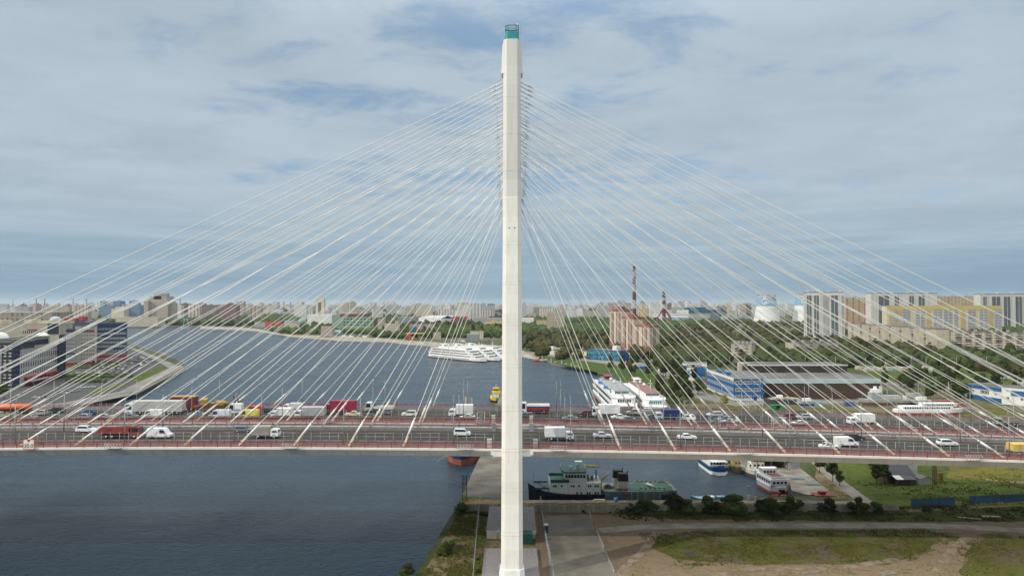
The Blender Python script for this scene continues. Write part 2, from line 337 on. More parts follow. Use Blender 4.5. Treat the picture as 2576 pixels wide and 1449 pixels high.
# the left peninsula: grass islands and kerbs
for pp in ([(326,961),(352,960),(420,925),(412,918),(395,924),(350,944)],[(216,992),(240,991),(328,965),(318,963),(250,976)],[(162,935),(300,938),(305,948),(262,957),(170,958)],[(165,915),(300,905),(330,918),(230,925),(168,930)]):
    struct(sheet('grass_island',[tuple(G(x,y)) for x,y in pp],GZ+.06,ggreen))
pave=mat('quay_pavement',(.17,.165,.155),.9,var=.12,scale=.05)
struct(sheet('quay_road',[tuple(G(x,y)) for x,y in [(322,868),(398,895),(462,922),(458,931),(342,991),(248,1010),(100,1042),(-100,1060),(-100,1035),(160,1013),(300,985),(340,965),(425,926),(390,905),(322,874)]],GZ+.05,pave))
ribbon('kerb_grass',[tuple(G(x,y)) for x,y in [(322,868.5),(400,896),(455,920)]],5,GZ+.08,ggreen)
b=MB(); P=[G(x,y,0) for x,y in [(318,866),(400,893),(468,921),(463,932),(344,994),(250,1013),(100,1046),(-100,1070)]]
for p,q in zip(P,P[1:]):
    d=(q-p).normalized(); k=int((q-p).length/3)
    nrm=Vector((-d.y,d.x))*.0
    for i in range(k):
        c=p.lerp(q,i/k); b.box(c.x-.2,c.x+.2,c.y-.2,c.y+.2,GZ,GZ+1.0)
    b.tube((p.x,p.y,GZ+1),(q.x,q.y,GZ+1),.12,4)
tag(b.obj('quay_railing',concrete),'low concrete railing along the edge of the left peninsula quay','railing')
# riverside roads
ribbon('riverside_road',[tuple(G(x,y)) for x,y in [(640,822),(700,832),(760,837.5),(860,841),(976,845.5),(1090,852),(1262,860),(1400,874),(1500,887),(1640,912),(1760,915),(2000,903),(2300,905),(2576,930)]],16,GZ+.05,asphalt)
struct(sheet('riverside_lawn',[tuple(G(x,y)) for x,y in [(1312,880),(1400,884),(1640,920),(1660,926),(1654,972),(1600,975),(1540,948),(1484,932),(1420,920),(1360,898)]],GZ+.06,grassmat('lawn',dirt=.2,dry=.1,c1=(.04,.075,.015),c2=(.075,.10,.022))))
struct(sheet('riverside_pavement',[tuple(G(x,y)) for x,y in [(1318,884),(1395,890),(1500,905),(1580,906),(1640,918),(1600,926),(1500,912),(1400,898),(1350,896)]],GZ+.09,mat('pale_asphalt',(.20,.19,.18),.9,var=.12,scale=.1)))
struct(sheet('boatyard_ground',irregular([tuple(G(x,y)) for x,y in [(1720,1032),(1760,985),(1930,1008),(2215,1005),(2300,975),(2440,985),(2480,1020),(2900,1030),(2900,1110),(2050,1150),(1950,1120),(1800,1085)]],4,2,6),GZ+.065,grassmat('yard_grass',dirt=.62,dry=.5,dcol=(.17,.15,.12))))
struct(sheet('field',irregular([tuple(G(x,y)) for x,y in [(2150,930),(2300,925),(2576,925),(3000,930),(3000,975),(2420,968),(2230,960)]],6,3,7),GZ+.066,ggreen))
struct(sheet('boatyard_pavement',[tuple(G(x,y)) for x,y in [(1654,935),(1720,938),(1765,985),(1850,1010),(1925,1006),(2214,1004),(2214,1012),(1935,1016),(1850,1022),(1750,1000)]],GZ+.07,pave))
# ---------------- twin cable-stayed bridge ----------------
def zd(x): return 29.93-8.8e-5*(x+70)**2
XS=[-235+ i*5 for i in range(95)]
def sweep(b,prof,mi=0,closed=True,x0=None,x1=None):
    rings=[[(x,y,zd(x)+z) for y,z in prof] for x in XS if (x0 is None or x0<=x<=x1)]
    b.loft(rings,mi,True)
def oct8(cx,cy,hx,hy,ch,chy=None):
    chy=chy or ch
    return [(cx-hx+ch,cy-hy),(cx+hx-ch,cy-hy),(cx+hx,cy-hy+chy),(cx+hx,cy+hy-chy),(cx+hx-ch,cy+hy),(cx-hx+ch,cy+hy),(cx-hx,cy+hy-chy),(cx-hx,cy-hy+chy)]
seam=mat('pylon_seam',(.58,.56,.49),.7,var=.1)
teal=mat('teal_paint',(.008,.215,.225),.45,var=.08)
tealc=mat('teal_rail',(.006,.095,.105),.5)
undg=mat('girder_grey',(.56,.54,.49),.7,var=.06,scale=.2)
mark=mat('road_marking',(.42,.42,.40),.8,var=.1)
railb=mat('rail_brown',(.17,.07,.06),.6,var=.15)
scr=mat('screen_post',(.42,.44,.44),.5,.2)
def roadmat(y):
    n='bridge_asphalt_%d'%y; m=bpy.data.materials.new(n); m.use_nodes=True; t=m.node_tree; b=t.nodes['Principled BSDF']; L=t.links.new
    tc=N(t,'ShaderNodeTexCoord'); sp=N(t,'ShaderNodeSeparateXYZ'); L(tc.outputs['Object'],sp.inputs[0])
    u=M2(t,'FRACT',M2(t,'DIVIDE',M2(t,'SUBTRACT',sp.outputs[1],y),2.225)); tr=RNG(t,M2(t,'ABSOLUTE',M2(t,'SUBTRACT',u,.5)),.12,.38)   # polished wheel paths
    mp=N(t,'ShaderNodeMapping'); mp.inputs['Scale'].default_value=(.02,1.2,1); L(tc.outputs['Object'],mp.inputs[0]); f=RNG(t,NOI(t,mp.outputs[0],1.0,5,.6),.3,.7)
    L(MIX(t,M2(t,'MULTIPLY',f,.6),MIX(t,tr,(.028,.028,.029),(.046,.044,.040)),(.060,.056,.049)),b.inputs['Base Color']); b.inputs['Roughness'].default_value=.9; b.inputs['Specular IOR Level'].default_value=.15; return m
def bridge(y0,label,near):
    root=thing('cable_stayed_bridge',label,'bridge',(0,0,0))
    w=27.0; y1=y0+w; yc=y0+w/2
    b=MB(); sweep(b,[(y0,-.38),(y0+.0,-.42),(y0+.95,-1.80),(y1-.95,-1.80),(y1,-.42),(y1,-.38)]); 
    for i in range(-75,76):
        x=i*3.1
        if abs(x)<3: continue
        b.xprism([(y0-.012,-.43+zd(x)),(y0+.94,-1.82+zd(x)),(y0+1.0,-1.82+zd(x)),(y0+.05,-.43+zd(x))],x,x+.035,1)
    b.obj('girder',[undg,mat('seam_dark',(.22,.21,.19),.8)],root)
    b=MB(); sweep(b,[(y0-.06,-.38),(y0-.06,.06),(y0+.5,.06),(y0+.5,-.38)]); sweep(b,[(y1-.5,-.38),(y1-.5,.06),(y1+.06,.06),(y1+.06,-.38)]); b.obj('edge_beam',mat('edge_white',(.70,.68,.62),.6,var=.05,scale=.3),root)
    b=MB(); sweep(b,[(y0+.5,-.38),(y0+.5,.0),(y1-.5,.0),(y1-.5,-.38)]); b.obj('deck_slab',redw,root)
    ra,rb=y0+4.6,y1-4.6
    b=MB(); sweep(b,[(ra,.0),(ra,.03),(rb,.03),(rb,.0)]); b.obj('road_surface',roadmat(ra),root)
    b=MB()
    for yy in (ra+.5,rb-.5): sweep(b,[(yy-.1,.03),(yy-.1,.036),(yy+.1,.036),(yy+.1,.03)])
    for k in (1,2,3):
        yy=ra+k*(rb-ra)/4
        for i in range(-19,20):
            x=i*12.; b.add([(x,yy-.08,zd(x)+.037),(x+6,yy-.08,zd(x+6)+.037),(x+6,yy+.08,zd(x+6)+.037),(x,yy+.08,zd(x)+.037)],[(0,1,2,3)])
    b.obj('lane_marking',mark,root)
    def rails(name,yy,posts,ph,bars,m,pr=.05,br=.04,skip=3.2):
        b=MB(); n=int(235/posts)
        for i in range(-n,n+1):
            x=i*posts
            if abs(x)<skip and skip: continue
            b.box(x-pr,x+pr,yy-pr,yy+pr,zd(x),zd(x)+ph)
        for hz,rr in bars:
            rr=rr or br
            for s in ((-235,-2.7),(2.7,235)) if skip else ((-235,235),):
                xs=[s[0]]+[x for x in XS if s[0]<x<s[1]]+[s[1]]
                b.loft([[(x,yy-rr*.6,zd(x)+hz-rr),(x,yy+rr*.6,zd(x)+hz-rr),(x,yy+rr*.6,zd(x)+hz+rr),(x,yy-rr*.6,zd(x)+hz+rr)] for x in xs],0,True)
        return b.obj(name,m,root)
    rails('railing',y0+.25,3.0 if near else 3.0,1.15,[(1.15,.07),(.93,.022),(.70,.022),(.47,.022),(.25,.03)],redp,pr=.07)
    rails('railing',y1-.25,3.0,1.15,[(1.15,.07),(.93,.022),(.70,.022),(.47,.022),(.25,.03)],redp,pr=.07)
    rails('railing',y0+4.0,3.0,1.05,[(1.05,.05),(.6,.03)],railb,pr=.05)
    rails('railing',y1-3.4,3.0,1.05,[(1.05,.05),(.75,.03),(.45,.03)],railb,pr=.05)
    rails('safety_screen',y0+4.3,2.1,2.65,[(.9,.012),(1.75,.012),(2.55,.012)],scr,pr=.045,skip=0)
    rails('safety_screen',y1-4.2,2.1,2.1,[(.9,.012),(2.0,.012)],scr,pr=.035,skip=0)
    rails('guard_rail',ra-.05,4.0,.75,[(.62,.16)],grey,skip=0)
    rails('guard_rail',rb+.3,4.0,1.1,[(.55,.17),(1.0,.13)],grey,skip=0)
    # pylon: two inclined legs that meet in one mast
    def lg(s,parent):
        sp=18.5 if (s<0)==bool(near) else 17.0; sl=(sp-1.3)/85.5
        b=MB(); rings=[]
        for z in (GZ-1,30,60,88):
            t=(z-2.5)/85.5; cy=yc+s*(sp-(sp-1.3)*t); h=2.36-.16*t
            rings.append([(p[0],p[1],z) for p in oct8(0,cy,h,2.05,.85)])
        b.loft(rings,0)
        for z in (12,21,29.2,38,47.5,57,66.5,76):
            t=(z-2.5)/85.5; cy=yc+s*(sp-(sp-1.3)*t); h=2.36-.16*t+.012
            b.loft([[(p[0],p[1]-s*0,zz) for p in oct8(0,cy-s*sl*(zz-z),h,2.062,.85)] for zz in (z,z+.12)],1)
            b.loft([[(p[0],p[1]-s*0,zz) for p in oct8(0,cy-s*sl*(zz-z),h-.008,2.056,.85)] for zz in (z+.75,z+.83)],1)
        b.prism(oct8(0,yc+s*sp,2.95,2.7,1.1),GZ-.5,GZ+2.9,2,oct8(0,yc+s*(sp-.4),2.62,2.35,.95))
        return b.obj('pylon_leg',[cream,seam,mat('plinth_white',(.68,.68,.65),.6,var=.06,scale=.5)],parent)
    pyl=MB(); 
    pyl.loft([[(p[0],p[1],z) for p in oct8(0,yc,hx,hy,.85)] for z,hx,hy in ((84,2.2,3.4),(98,2.18,3.3),(118.5,2.12,3.2),(126.2,2.1,3.15))],0)
    for z in (94,103,112,117.7):
        pyl.loft([[(p[0],p[1],zz) for p in oct8(0,yc,2.2-.1*min(1,(z-84)/40)+.012,3.4-.26*min(1,(z-84)/40)+.02,.85)] for zz in (z,z+.10)],1)
    for sx in (-1,1):   # wings of the head
        pts=[(sx*2.0,yc-2.3,0),(sx*2.62,yc-1.5,0),(sx*2.62,yc+1.5,0),(sx*2.0,yc+2.3,0)]
        lo=[(x,y,118.2) for x,y,_ in pts]; hi=[(sx*2.0,yc-2.3,126.15),(sx*2.36,yc-1.5,125.0),(sx*2.36,yc+1.5,125.0),(sx*2.0,yc+2.3,126.15)]
        pyl.loft([lo,hi] if sx<0 else [lo[::-1],hi[::-1]],0)
    for sx in (-.65,.65): pyl.box(sx-.12,sx+.12,yc-5.0,yc-4.8,80.0,80.28,2)
    py=pyl.obj('mast',[cream,seam,blackm],root)
    lg(-1,root); lg(1,root)
    b=MB(); b.loft([[(p[0],p[1],z) for p in oct8(0,yc,h,h*1.05,.62)] for z,h in ((126.2,1.86),(128.6,1.62))],0); cr=b.obj('crown',teal,root)
    b=MB()
    for z in (128.9,129.25,129.6,130.1):
        q=[(p[0],p[1],z) for p in oct8(0,yc,1.6,1.66,.6)]
        for i in range(8): b.tube(q[i],q[(i+1)%8],.05 if z<130 else .10,4)
    for p in oct8(0,yc,1.6,1.66,.6): b.tube((p[0],p[1],128.5),(p[0],p[1],130.1),.09,4)
    b.obj('crown_cage',tealc,cr)
    for x,y,z0,z1 in ((-2.3,yc-1,127.9,130.3),(2.1,yc-1,128,130)):
        b=MB(); 
        b.tube((x,y,z0),(x,y,z1),.035,4); b.tube((x,y,z0+.3),(x*.75,y,z0+.3),.03,4); b.tube((x,y,z1-.3),(x*.75,y,z1-.3),.03,4)
        b.obj('antenna',grey,cr)
    b=MB(); b.lathe([(.02,129.2),(.14,129.3),(.14,129.6),(.02,129.7)],6,1,(-1.9,yc-1)); b.obj('microwave_dish',[grey,white],cr); b=MB(); b.lathe([(.02,130.2),(.16,130.3),(.16,130.7),(.02,130.8)],6,1,(1.35,yc-1.0))
    b.lathe([(.02,130.1),(.1,130.2),(.1,130.5),(.02,130.6)],6,1,(1.38,yc-.9))
    b.obj('microwave_dish',[grey,white],cr)
    b=MB(); b.box(-2.0,2.0,yc-13.6,yc+13.6,zd(0)-5.2,zd(0)-2.45); b.obj('cross_beam',cream,root)
    b=MB()
    for s in (-1,1):
        for sx in (-1,1):
            b=MB(); b.box(*(sorted((sx*2.2,sx*4.25))),*(sorted((yc+s*13.62,yc+s*12.6))),zd(0)-1.5,zd(0)-.5); b.box(*(sorted((sx*4.25,sx*4.75))),*(sorted((yc+s*13.6,yc+s*13.1))),zd(0)-1.2,zd(0)-.2); b.obj('deck_bracket',white,root)
    # stay cables
    SL=creamc; SB=mat('anchor_box',(.60,.53,.42),.7,var=.08)
    for s,ya in ((-1,y0+2.4),(1,y1-2.6)):
        for sx in (-1,1):
            for i in range(14):
                xa=24.4+12.4*i
                zt=(116.3 if i==13 else 115.3-2.2*(12-i)) if s<0 else 115.0-2.2*(13-i)
                A=Vector((sx*xa,ya,zd(sx*xa)+.5)); T=Vector((sx*2.0,yc+s*1.3,zt)); 
                L=(T-A).length; b=MB(); pts=[]
                for k in range(9):
                    t=k/8; p=A.lerp(T,t); p.z-=L*L*4.2e-5*4*t*(1-t)*.5; pts.append(p)
                d0=(pts[1]-pts[0]).normalized(); d1=(pts[-2]-pts[-1]).normalized()
                n=5; rr=.080+.015*(i>9)
                rings=[]
                u=d0.cross(Vector((0,1,0))).normalized(); v=d0.cross(u).normalized()
                for p in pts: rings.append([p+(u*math.cos(2*PI*j/n)+v*math.sin(2*PI*j/n))*rr for j in range(n)])
                b.loft(rings,0,False,True)
                c=b.obj('stay_cable',SL,root)
                b=MB(); b.tube(A+d0*1.6,A+d0*5.6,.25,8); b.tube(A+d0*5.6,A+d0*6.3,.25,8,r2=.1); b.tube(A+d0*1.5,A+d0*1.75,.3,8,1)
                b.tube(A-d0*.6,A+d0*1.7,.33,4,1,smooth=False); b.obj('anchor_sleeve',[SL,SB],c)
                ln=3.4 if i>=12 else 2.4; ru=.20 if i>=12 else .125
                b=MB(); b.tube(T,T+d1*ln,ru,8); b.tube(T+d1*(ln*.72),T+d1*(ln*.72+.12),ru+.05,6,1); b.obj('tower_sleeve',[SL,mat('clamp',(.28,.27,.22),.7)],c)
    # cabinets beside the pylon, cages hung outside the railing
    for x,yy in ((-5.1,y0+1.4),(5.3,y0+1.4),(-4.6,y1-4.9),(5.0,y1-5.0)):
        b=MB(); b.box(x-.5,x+.5,yy,yy+.8,zd(x)+.02,zd(x)+1.9); b.box(x-.56,x+.56,yy-.05,yy+.85,zd(x)+1.9,zd(x)+1.98); b.obj('cabinet',mat('cabinet_grey',(.47,.46,.42),.6) if yy<yc else grey,root)
    for x in ((-89,-49.5,-10.4,10.4,52,103) if near else (-50,-8,12,60)):
        b=MB(); z=zd(x)
        for dz in (.0,.55,1.05): 
            b.tube((x-1.7,y0-.75,z+dz),(x+1.7,y0-.75,z+dz),.045,4)
            for e in (-1.7,1.7): b.tube((x+e,y0-.75,z+dz),(x+e,y0-.06,z+dz),.045,4)
        for k in range(6): b.tube((x-1.7+k*.68,y0-.75,z),(x-1.7+k*.68,y0-.75,z+1.05),.04,4)
        b.box(x-1.7,x+1.7,y0-.78,y0-.06,z-.04,z); b.obj('maintenance_cage',greyl,root)
    return root
bridge(153.5,'nearer carriageway bridge with white pylon, cream stay cables and red railings over the river','near')
bridge(186.5,'farther twin bridge behind, its congested deck seen above the nearer deck',None)
def lattice(x,y,z0,z1,wx,wy,label):
    b=MB(); n=max(2,int((z1-z0)/1.2))
    for sx in (0,1):
        for sy in (0,1): b.tube((x+sx*wx,y+sy*wy,z0),(x+sx*wx,y+sy*wy,z1),.05,4)
    for k in range(n+1):
        z=z0+(z1-z0)*k/n
        for a,c in (((0,0),(1,0)),((1,0),(1,1)),((1,1),(0,1)),((0,1),(0,0))):
            b.tube((x+a[0]*wx,y+a[1]*wy,z),(x+c[0]*wx,y+c[1]*wy,z),.035,4)
            if k<n: b.tube((x+a[0]*wx,y+a[1]*wy,z),(x+c[0]*wx,y+c[1]*wy,z+(z1-z0)/n),.03,4)
    return tag(b.obj('inspection_gantry',greyl),label,'gantry')
for i,(px,Y,h0,h1,w) in enumerate(((1210,183.3,-2,3.4,2.0),(1798,183.3,-2,3.6,2.6),(1958,183.3,-2,3.3,3.2),(1732,215,-1,3.0,2.6),(1890,215,-1,3.0,2.4),(1180,215,-1,3,1.8))):
    x=(px-1288)/F*Y-w/2; z=zd(x)
    lattice(x,Y,z+h0,z+h1,w,1.6,['grey lattice stair tower between the two decks, just left of the pylon','grey lattice gantry between the decks beside a white sedan','grey lattice gantry between the decks in front of a grey car','grey lattice gantry behind the farther deck above the blue truck','grey lattice gantry behind the farther deck near the white estate car','grey lattice frame behind the farther deck left of the pylon'][i])
# street lamps of the bridges
def lampset():
    rows=((157.7,1,'on the nearest edge of the nearer bridge'),(174.9,-1,'on the far edge of the nearer bridge'),(190.6,1,'on the near edge of the farther bridge'),(208.6,-1,'on the far edge of the farther bridge'))
    pole=MB(); pole.tube((0,0,0),(0,0,9.2),.13,6,r2=.07); pole.path([(0,0,9.2),(0,.35,10.4),(0,1.0,11.2),(0,1.8,11.5)],.055,5); pm=pole.data('pole',grey)
    hd=MB(); hd.add([(-.16,1.7,11.42),(.16,1.7,11.42),(.2,2.6,11.5),(-.2,2.6,11.5),(-.12,1.7,11.55),(.12,1.7,11.55),(.14,2.55,11.62),(-.14,2.55,11.62)],[(0,3,2,1),(4,5,6,7),(0,1,5,4),(1,2,6,5),(2,3,7,6),(3,0,4,7)]); hm=hd.data('lamp_head',mat('lamp_dark',(.06,.07,.08),.5))
    for y,s,wh in rows:
        for k in range(-6,7):
            if k==0: continue
            x=(abs(k)-1)*25.2*(1 if k>0 else -1)+(13.5 if k>0 else -13.5)
            if abs(x)/y*F>1330: continue
            side='left' if k<0 else 'right'; o=['first','second','third','fourth','fifth','sixth'][abs(k)-1]
            t=thing('street_lamp','%s grey street lamp %s of the pylon %s'%(o,side,wh),'street lamp',(x,y,zd(x)),0 if s>0 else PI,'street lamps '+wh)
            link('pole',pm,t); link('lamp_head',hm,t)
lampset()
# clearance sign
def text(s,size,m,parent,loc,rot=(PI/2,0,0),ext=.01,name='lettering',align='CENTER'):
    c=bpy.data.curves.new('t','FONT'); c.body=s; c.size=size; c.extrude=ext; c.align_x=align; c.align_y='CENTER'
    o=bpy.data.objects.new('t',c); COL.objects.link(o); bpy.context.view_layer.update()
    me=bpy.data.meshes.new_from_object(o.evaluated_get(bpy.context.evaluated_depsgraph_get())); bpy.data.objects.remove(o)
    me.materials.clear(); me.materials.append(m); r=link(name,me,parent,loc); r.rotation_euler=rot; return r
x=(78-1288)/F*153; sg=thing('clearance_sign','white sign reading 30.0 with red rim and black pointer on the near railing','sign',(x,153.1,zd(x)))
b=MB(); b.box(-1.25,1.25,-.05,.02,-.2,2.05); b.obj('rim',mat('orange_rim',(.75,.10,.04),.5),sg)
b=MB(); b.box(-1.12,1.12,-.08,-.05,-.07,1.92); b.obj('panel',mat('sign_white',(.80,.76,.66),.5),sg)
text('30.0',1.22,blackm,sg,(0,-.1,.62)); b=MB(); b.yprism([(-.45,1.92),(.45,1.92),(0,1.5)],-.1,-.081); b.obj('pointer',blackm,sg)
for i,(px,ln,w) in enumerate(((78,0,0),)): pass
# ---------------- foreground structures ----------------
def simple(name,b,m,label,cat,group=None,kind=None): return tag(b.obj(name,m),label,cat,group,kind)
tilem=mat('paving_tiles',(.27,.26,.265),.8,var=.12,scale=1.6)
b=MB(); b.box(-6.6,6.0,120,166.6,GZ-.5,GZ+.55,0); simple('pier_foundation',b,[tilem],'grey paved foundation slab round the foot of the nearest pylon leg','foundation')
b=MB(); b.box(-6.4,6.1,174.6,195.5,GZ-.5,GZ+1.75,0); b.box(-6.5,6.2,174.5,195.6,GZ+1.75,GZ+2.0,1); simple('pier_foundation',b,[mat('stained_concrete',(.28,.27,.24),.9,var=.3,scale=1.2,streak=True),tilem],'raised grey foundation block behind the pylon with stained side','foundation')
b=MB(); b.box(-3.3,3.3,213.8,222.5,-1,GZ+.6); simple('pier_foundation',b,tilem,'foundation slab under the rear leg of the farther bridge pylon','foundation')
gx=MB(); gx.box(-1.2,1.2,-1.4,1.4,.1,2.4); gx.xprism([(-1.5,2.4),(1.5,2.4),(1.3,2.62),(-1.3,2.62)],-1.3,1.3); 
x,y=G(1327,1369); simple('green_container',gx,mat('green_steel',(.006,.055,.038),.5,var=.12),'dark green steel container right of the pylon leg on the ground','container').location=(x,y+1.4,GZ)
t=thing('portable_toilet','dark green portable toilet with white domed roof beside the wire fence','toilet',(*G(1373.5,1339),GZ))
b=MB(); b.box(-.55,.55,-.55,.55,.05,2.0); b.box(-.4,.4,-.57,-.55,.15,1.9); b.obj('cabin',mat('toilet_green',(.01,.05,.04),.5),t)
b=MB(); b.loft([[(-.6,-.6,2),(.6,-.6,2),(.6,.6,2),(-.6,.6,2)],[(-.5,-.5,2.22),(.5,-.5,2.22),(.5,.5,2.22),(-.5,.5,2.22)],[(-.2,-.2,2.34),(.2,-.2,2.34),(.2,.2,2.34),(-.2,.2,2.34)]]); b.obj('roof',white,t)
# wire fences
wire=bpy.data.materials.new('wire_mesh'); wire.use_nodes=True; tt=wire.node_tree; bs=tt.nodes['Principled BSDF']; bs.inputs['Base Color'].default_value=(.42,.43,.42,1); bs.inputs['Roughness'].default_value=.5
tr=N(tt,'ShaderNodeBsdfTransparent'); mx=N(tt,'ShaderNodeMixShader'); mx.inputs[0].default_value=.38; tt.links.new(tr.outputs[0],mx.inputs[1]); tt.links.new(bs.outputs[0],mx.inputs[2]); tt.links.new(mx.outputs[0],tt.nodes['Material Output'].inputs[0])
def wfence(pts,h,label,mesh=True,lean=0,step=2.5,pr=.05):
    P=[Vector(p) for p in pts]; t=thing('wire_fence',label,'fence',(P[0].x,P[0].y,GZ)); o=P[0]; b=MB(); w=MB(); k0=0
    for p,q in zip(P,P[1:]):
        k=max(1,int((q-p).length/step))
        for i in range(k+1):
            c=p.lerp(q,i/k)-o; b.tube((c.x,c.y,0),(c.x+lean,c.y,h),pr,4)
            if mesh: b.tube((c.x+lean,c.y,h),(c.x+lean+.35,c.y,h+.4),pr*.6,4)
        p2=p-o;q2=q-o
        for hh in (.1,h*.5,h): b.tube((p2.x+lean*hh/h,p2.y,hh),(q2.x+lean*hh/h,q2.y,hh),.03,4)
        w.add([(p2.x,p2.y,.05),(q2.x,q2.y,.05),(q2.x,q2.y,h),(p2.x,p2.y,h)],[(0,1,2,3)])
    b.obj('fence_posts',greyl,t)
    if mesh: w.obj('wire_panel',wire,t)
wfence([G(1207,1268),G(1199,1350),G(1190.6,1449),G(1180,1600)],2.0,'grey wire fence left of the pylon running towards the bottom edge')
wfence([G(1359,1268),G(1369,1342),G(1390,1449),G(1410,1600)],2.2,'grey wire fence with barbed arms right of the pylon')
wfence([G(1480,1284),G(1490,1318)],1.1,'short pale handrail at the far end of the yard',False,step=2.2)
wfence([G(1500.7,1339),G(1520,1385),G(1546.7,1449),G(1575,1530)],1.0,'low pale post railing along the right side of the yard',False,step=1.6)
# concrete panel fence behind the bushes
panel=mat('fence_panel',(.34,.31,.23),.85,var=.25,scale=.5,streak=True)
pm=MB(); pm.box(-1.95,1.95,-.08,.08,0,2.25); 
for i in range(12):
    for j in range(6): pm.box(-1.75+i*.3,-1.55+i*.3,-.1,-.08,.35+j*.3,.5+j*.3)
pmd=pm.data('panel',panel); pst=MB(); pst.box(-.12,.12,-.13,.13,0,2.4); psd=pst.data('post',panel)
def panelfence(xa,xb,y,label):
    t=thing('concrete_fence',label,'fence',(xa,y,GZ)); x=0; k=0
    while x<xb-xa-2:
        o=link('panel',pmd,t,(x+2.1,0,0)); o.location.z=rnd.uniform(-.12,.04)
        link('post',psd,t,(x,0,0)); x+=4.15
panelfence(-14.2,-7.2,197.5,'short pale concrete panel fence left of the foundation'); 
panelfence(7.0,112,196.6,'long weathered concrete panel fence along the quay behind the bushes')
bluef=mat('blue_sheet',(.006,.065,.19),.5,var=.15,scale=.8)
def bluefence(a,c,label):
    a=Vector(a); c=Vector(c); t=thing('blue_fence',label,'fence',(a.x,a.y,GZ),math.atan2(c.y-a.y,c.x-a.x)); L=(c-a).length; n=int(L/2.4)
    for i in range(n):
        b=MB(); z1=2.5+rnd.uniform(-.12,.1); k=9; w=2.36/k
        for j in range(k): b.add([(j*w,-.03,0),(j*w+w*.5,-.03,0),(j*w+w*.5,-.03,z1),(j*w,-.03,z1)],[(0,1,2,3)]); b.add([(j*w+w*.5,.02,0),(j*w+w,.02,0),(j*w+w,.02,z1),(j*w+w*.5,.02,z1)],[(0,1,2,3)]); b.add([(j*w+w*.5,-.03,0),(j*w+w*.5,.02,0),(j*w+w*.5,.02,z1),(j*w+w*.5,-.03,z1)],[(0,1,2,3)])
        b.box(0,2.36,.03,.06,.5,.58); b.obj('sheet',bluef,t).location=(i*2.4,0,0)
bluefence(G(2292,1277),G(2418,1271),'left run of dark blue corrugated sheet fence next to the concrete fence end')
bluefence(G(2438,1267),G(2700,1259),'right run of dark blue corrugated sheet fence at the right edge')
for i,(a,c) in enumerate((((2409,1302),(2467,1308)),((2470,1300),(2516,1300.5)))):
    A=G(*a);B=G(*c); b=MB(); b.box(0,(B-A).length,-.25,.25,0,.35)
    o=simple('concrete_beam',b,mat('pale_concrete',(.5,.48,.40),.8),['long pale concrete beam lying in the grass, the left of two','shorter pale concrete beam lying in the grass, the right of two'][i],'beam'); o.location=(A.x,A.y,GZ); o.rotation_euler=(0,0,math.atan2(B.y-A.y,B.x-A.x))
for i,(px,py,w,l,c) in enumerate(((1885,1434,2.6,1.6,'rough sandstone slab lying in the bare dirt'),(2040,1441,5.0,1.0,'long pale broken slab in the dirt at the bottom edge'),(2235,1442,4.5,1.8,'broad concrete slab sunk in the dirt below the grass'),(1612,1291,1.6,.4,'short pale kerb stone lying by the bushes'),(1632,1291.5,1.4,.4,'second pale kerb stone lying by the bushes, right one'),(1738,1397,2.3,3.2,'rusty open hatch cover in the dirt near the yard railing'))):
    x,y=G(px,py); b=MB(); P=irregular([(-w/2,-l/2),(w/2,-l/2),(w/2*.9,l/2),(-w/2*.85,l/2)],.8,.15,i); b.prism(P,0,.22)
    o=simple('stone_slab',b,mat('hatch_dark',(.07,.055,.04),.9) if i==5 else mat('slab_stone',(.24,.20,.16),.9,var=.15),c,'slab'); o.location=(x,y,GZ); o.rotation_euler=(0,0,.35 if i!=4 else .1)
# lattice mast on the jetty, small jetty clutter
def mast(px,py,h,w,label,m,name='lattice_mast'):
    x,y=G(px,py); b=MB(); n=int(h/1.1)
    for sx in (-1,1):
        for sy in (-1,1): b.tube((sx*w,sy*w,0),(sx*w*.8,sy*w*.8,h),.08,4)
    for k in range(n):
        z=k*h/n; z2=(k+1)*h/n
        for a,c in (((-1,-1),(1,-1)),((1,-1),(1,1)),((1,1),(-1,1)),((-1,1),(-1,-1))):
            b.tube((a[0]*w,a[1]*w,z),(c[0]*w,c[1]*w,z2),.045,4); b.tube((a[0]*w,a[1]*w,z),(c[0]*w,c[1]*w,z),.045,4)
    o=simple(name,b,m,label,'mast'); o.location=(x,y,GZ); return o
rust=mat('rust_dark',(.055,.04,.03),.8,var=.3,scale=3)
mast(1169,1257,7.6,.65,'dark rusty lattice mast at the corner of the jetty',rust)
mast(2351.5,1218,9.5,.45,'rusty brown lattice mast beside the white garage',mat('rust_brown',(.13,.075,.03),.8,var=.2,scale=3))
b=MB(); b.box(-.6,.6,-.5,.5,0,3.4); b.box(-.9,.9,-.2,.2,2.9,3.3); b.tube((0,0,3.4),(0,0,5),.08,4); o=simple('navigation_mark',b,mat('mark_yellow',(.28,.18,.05),.8,var=.3,scale=2),'weathered yellow navigation mark in the meadow near the rusty mast','beacon'); o.location=(*G(2366,1214),GZ)
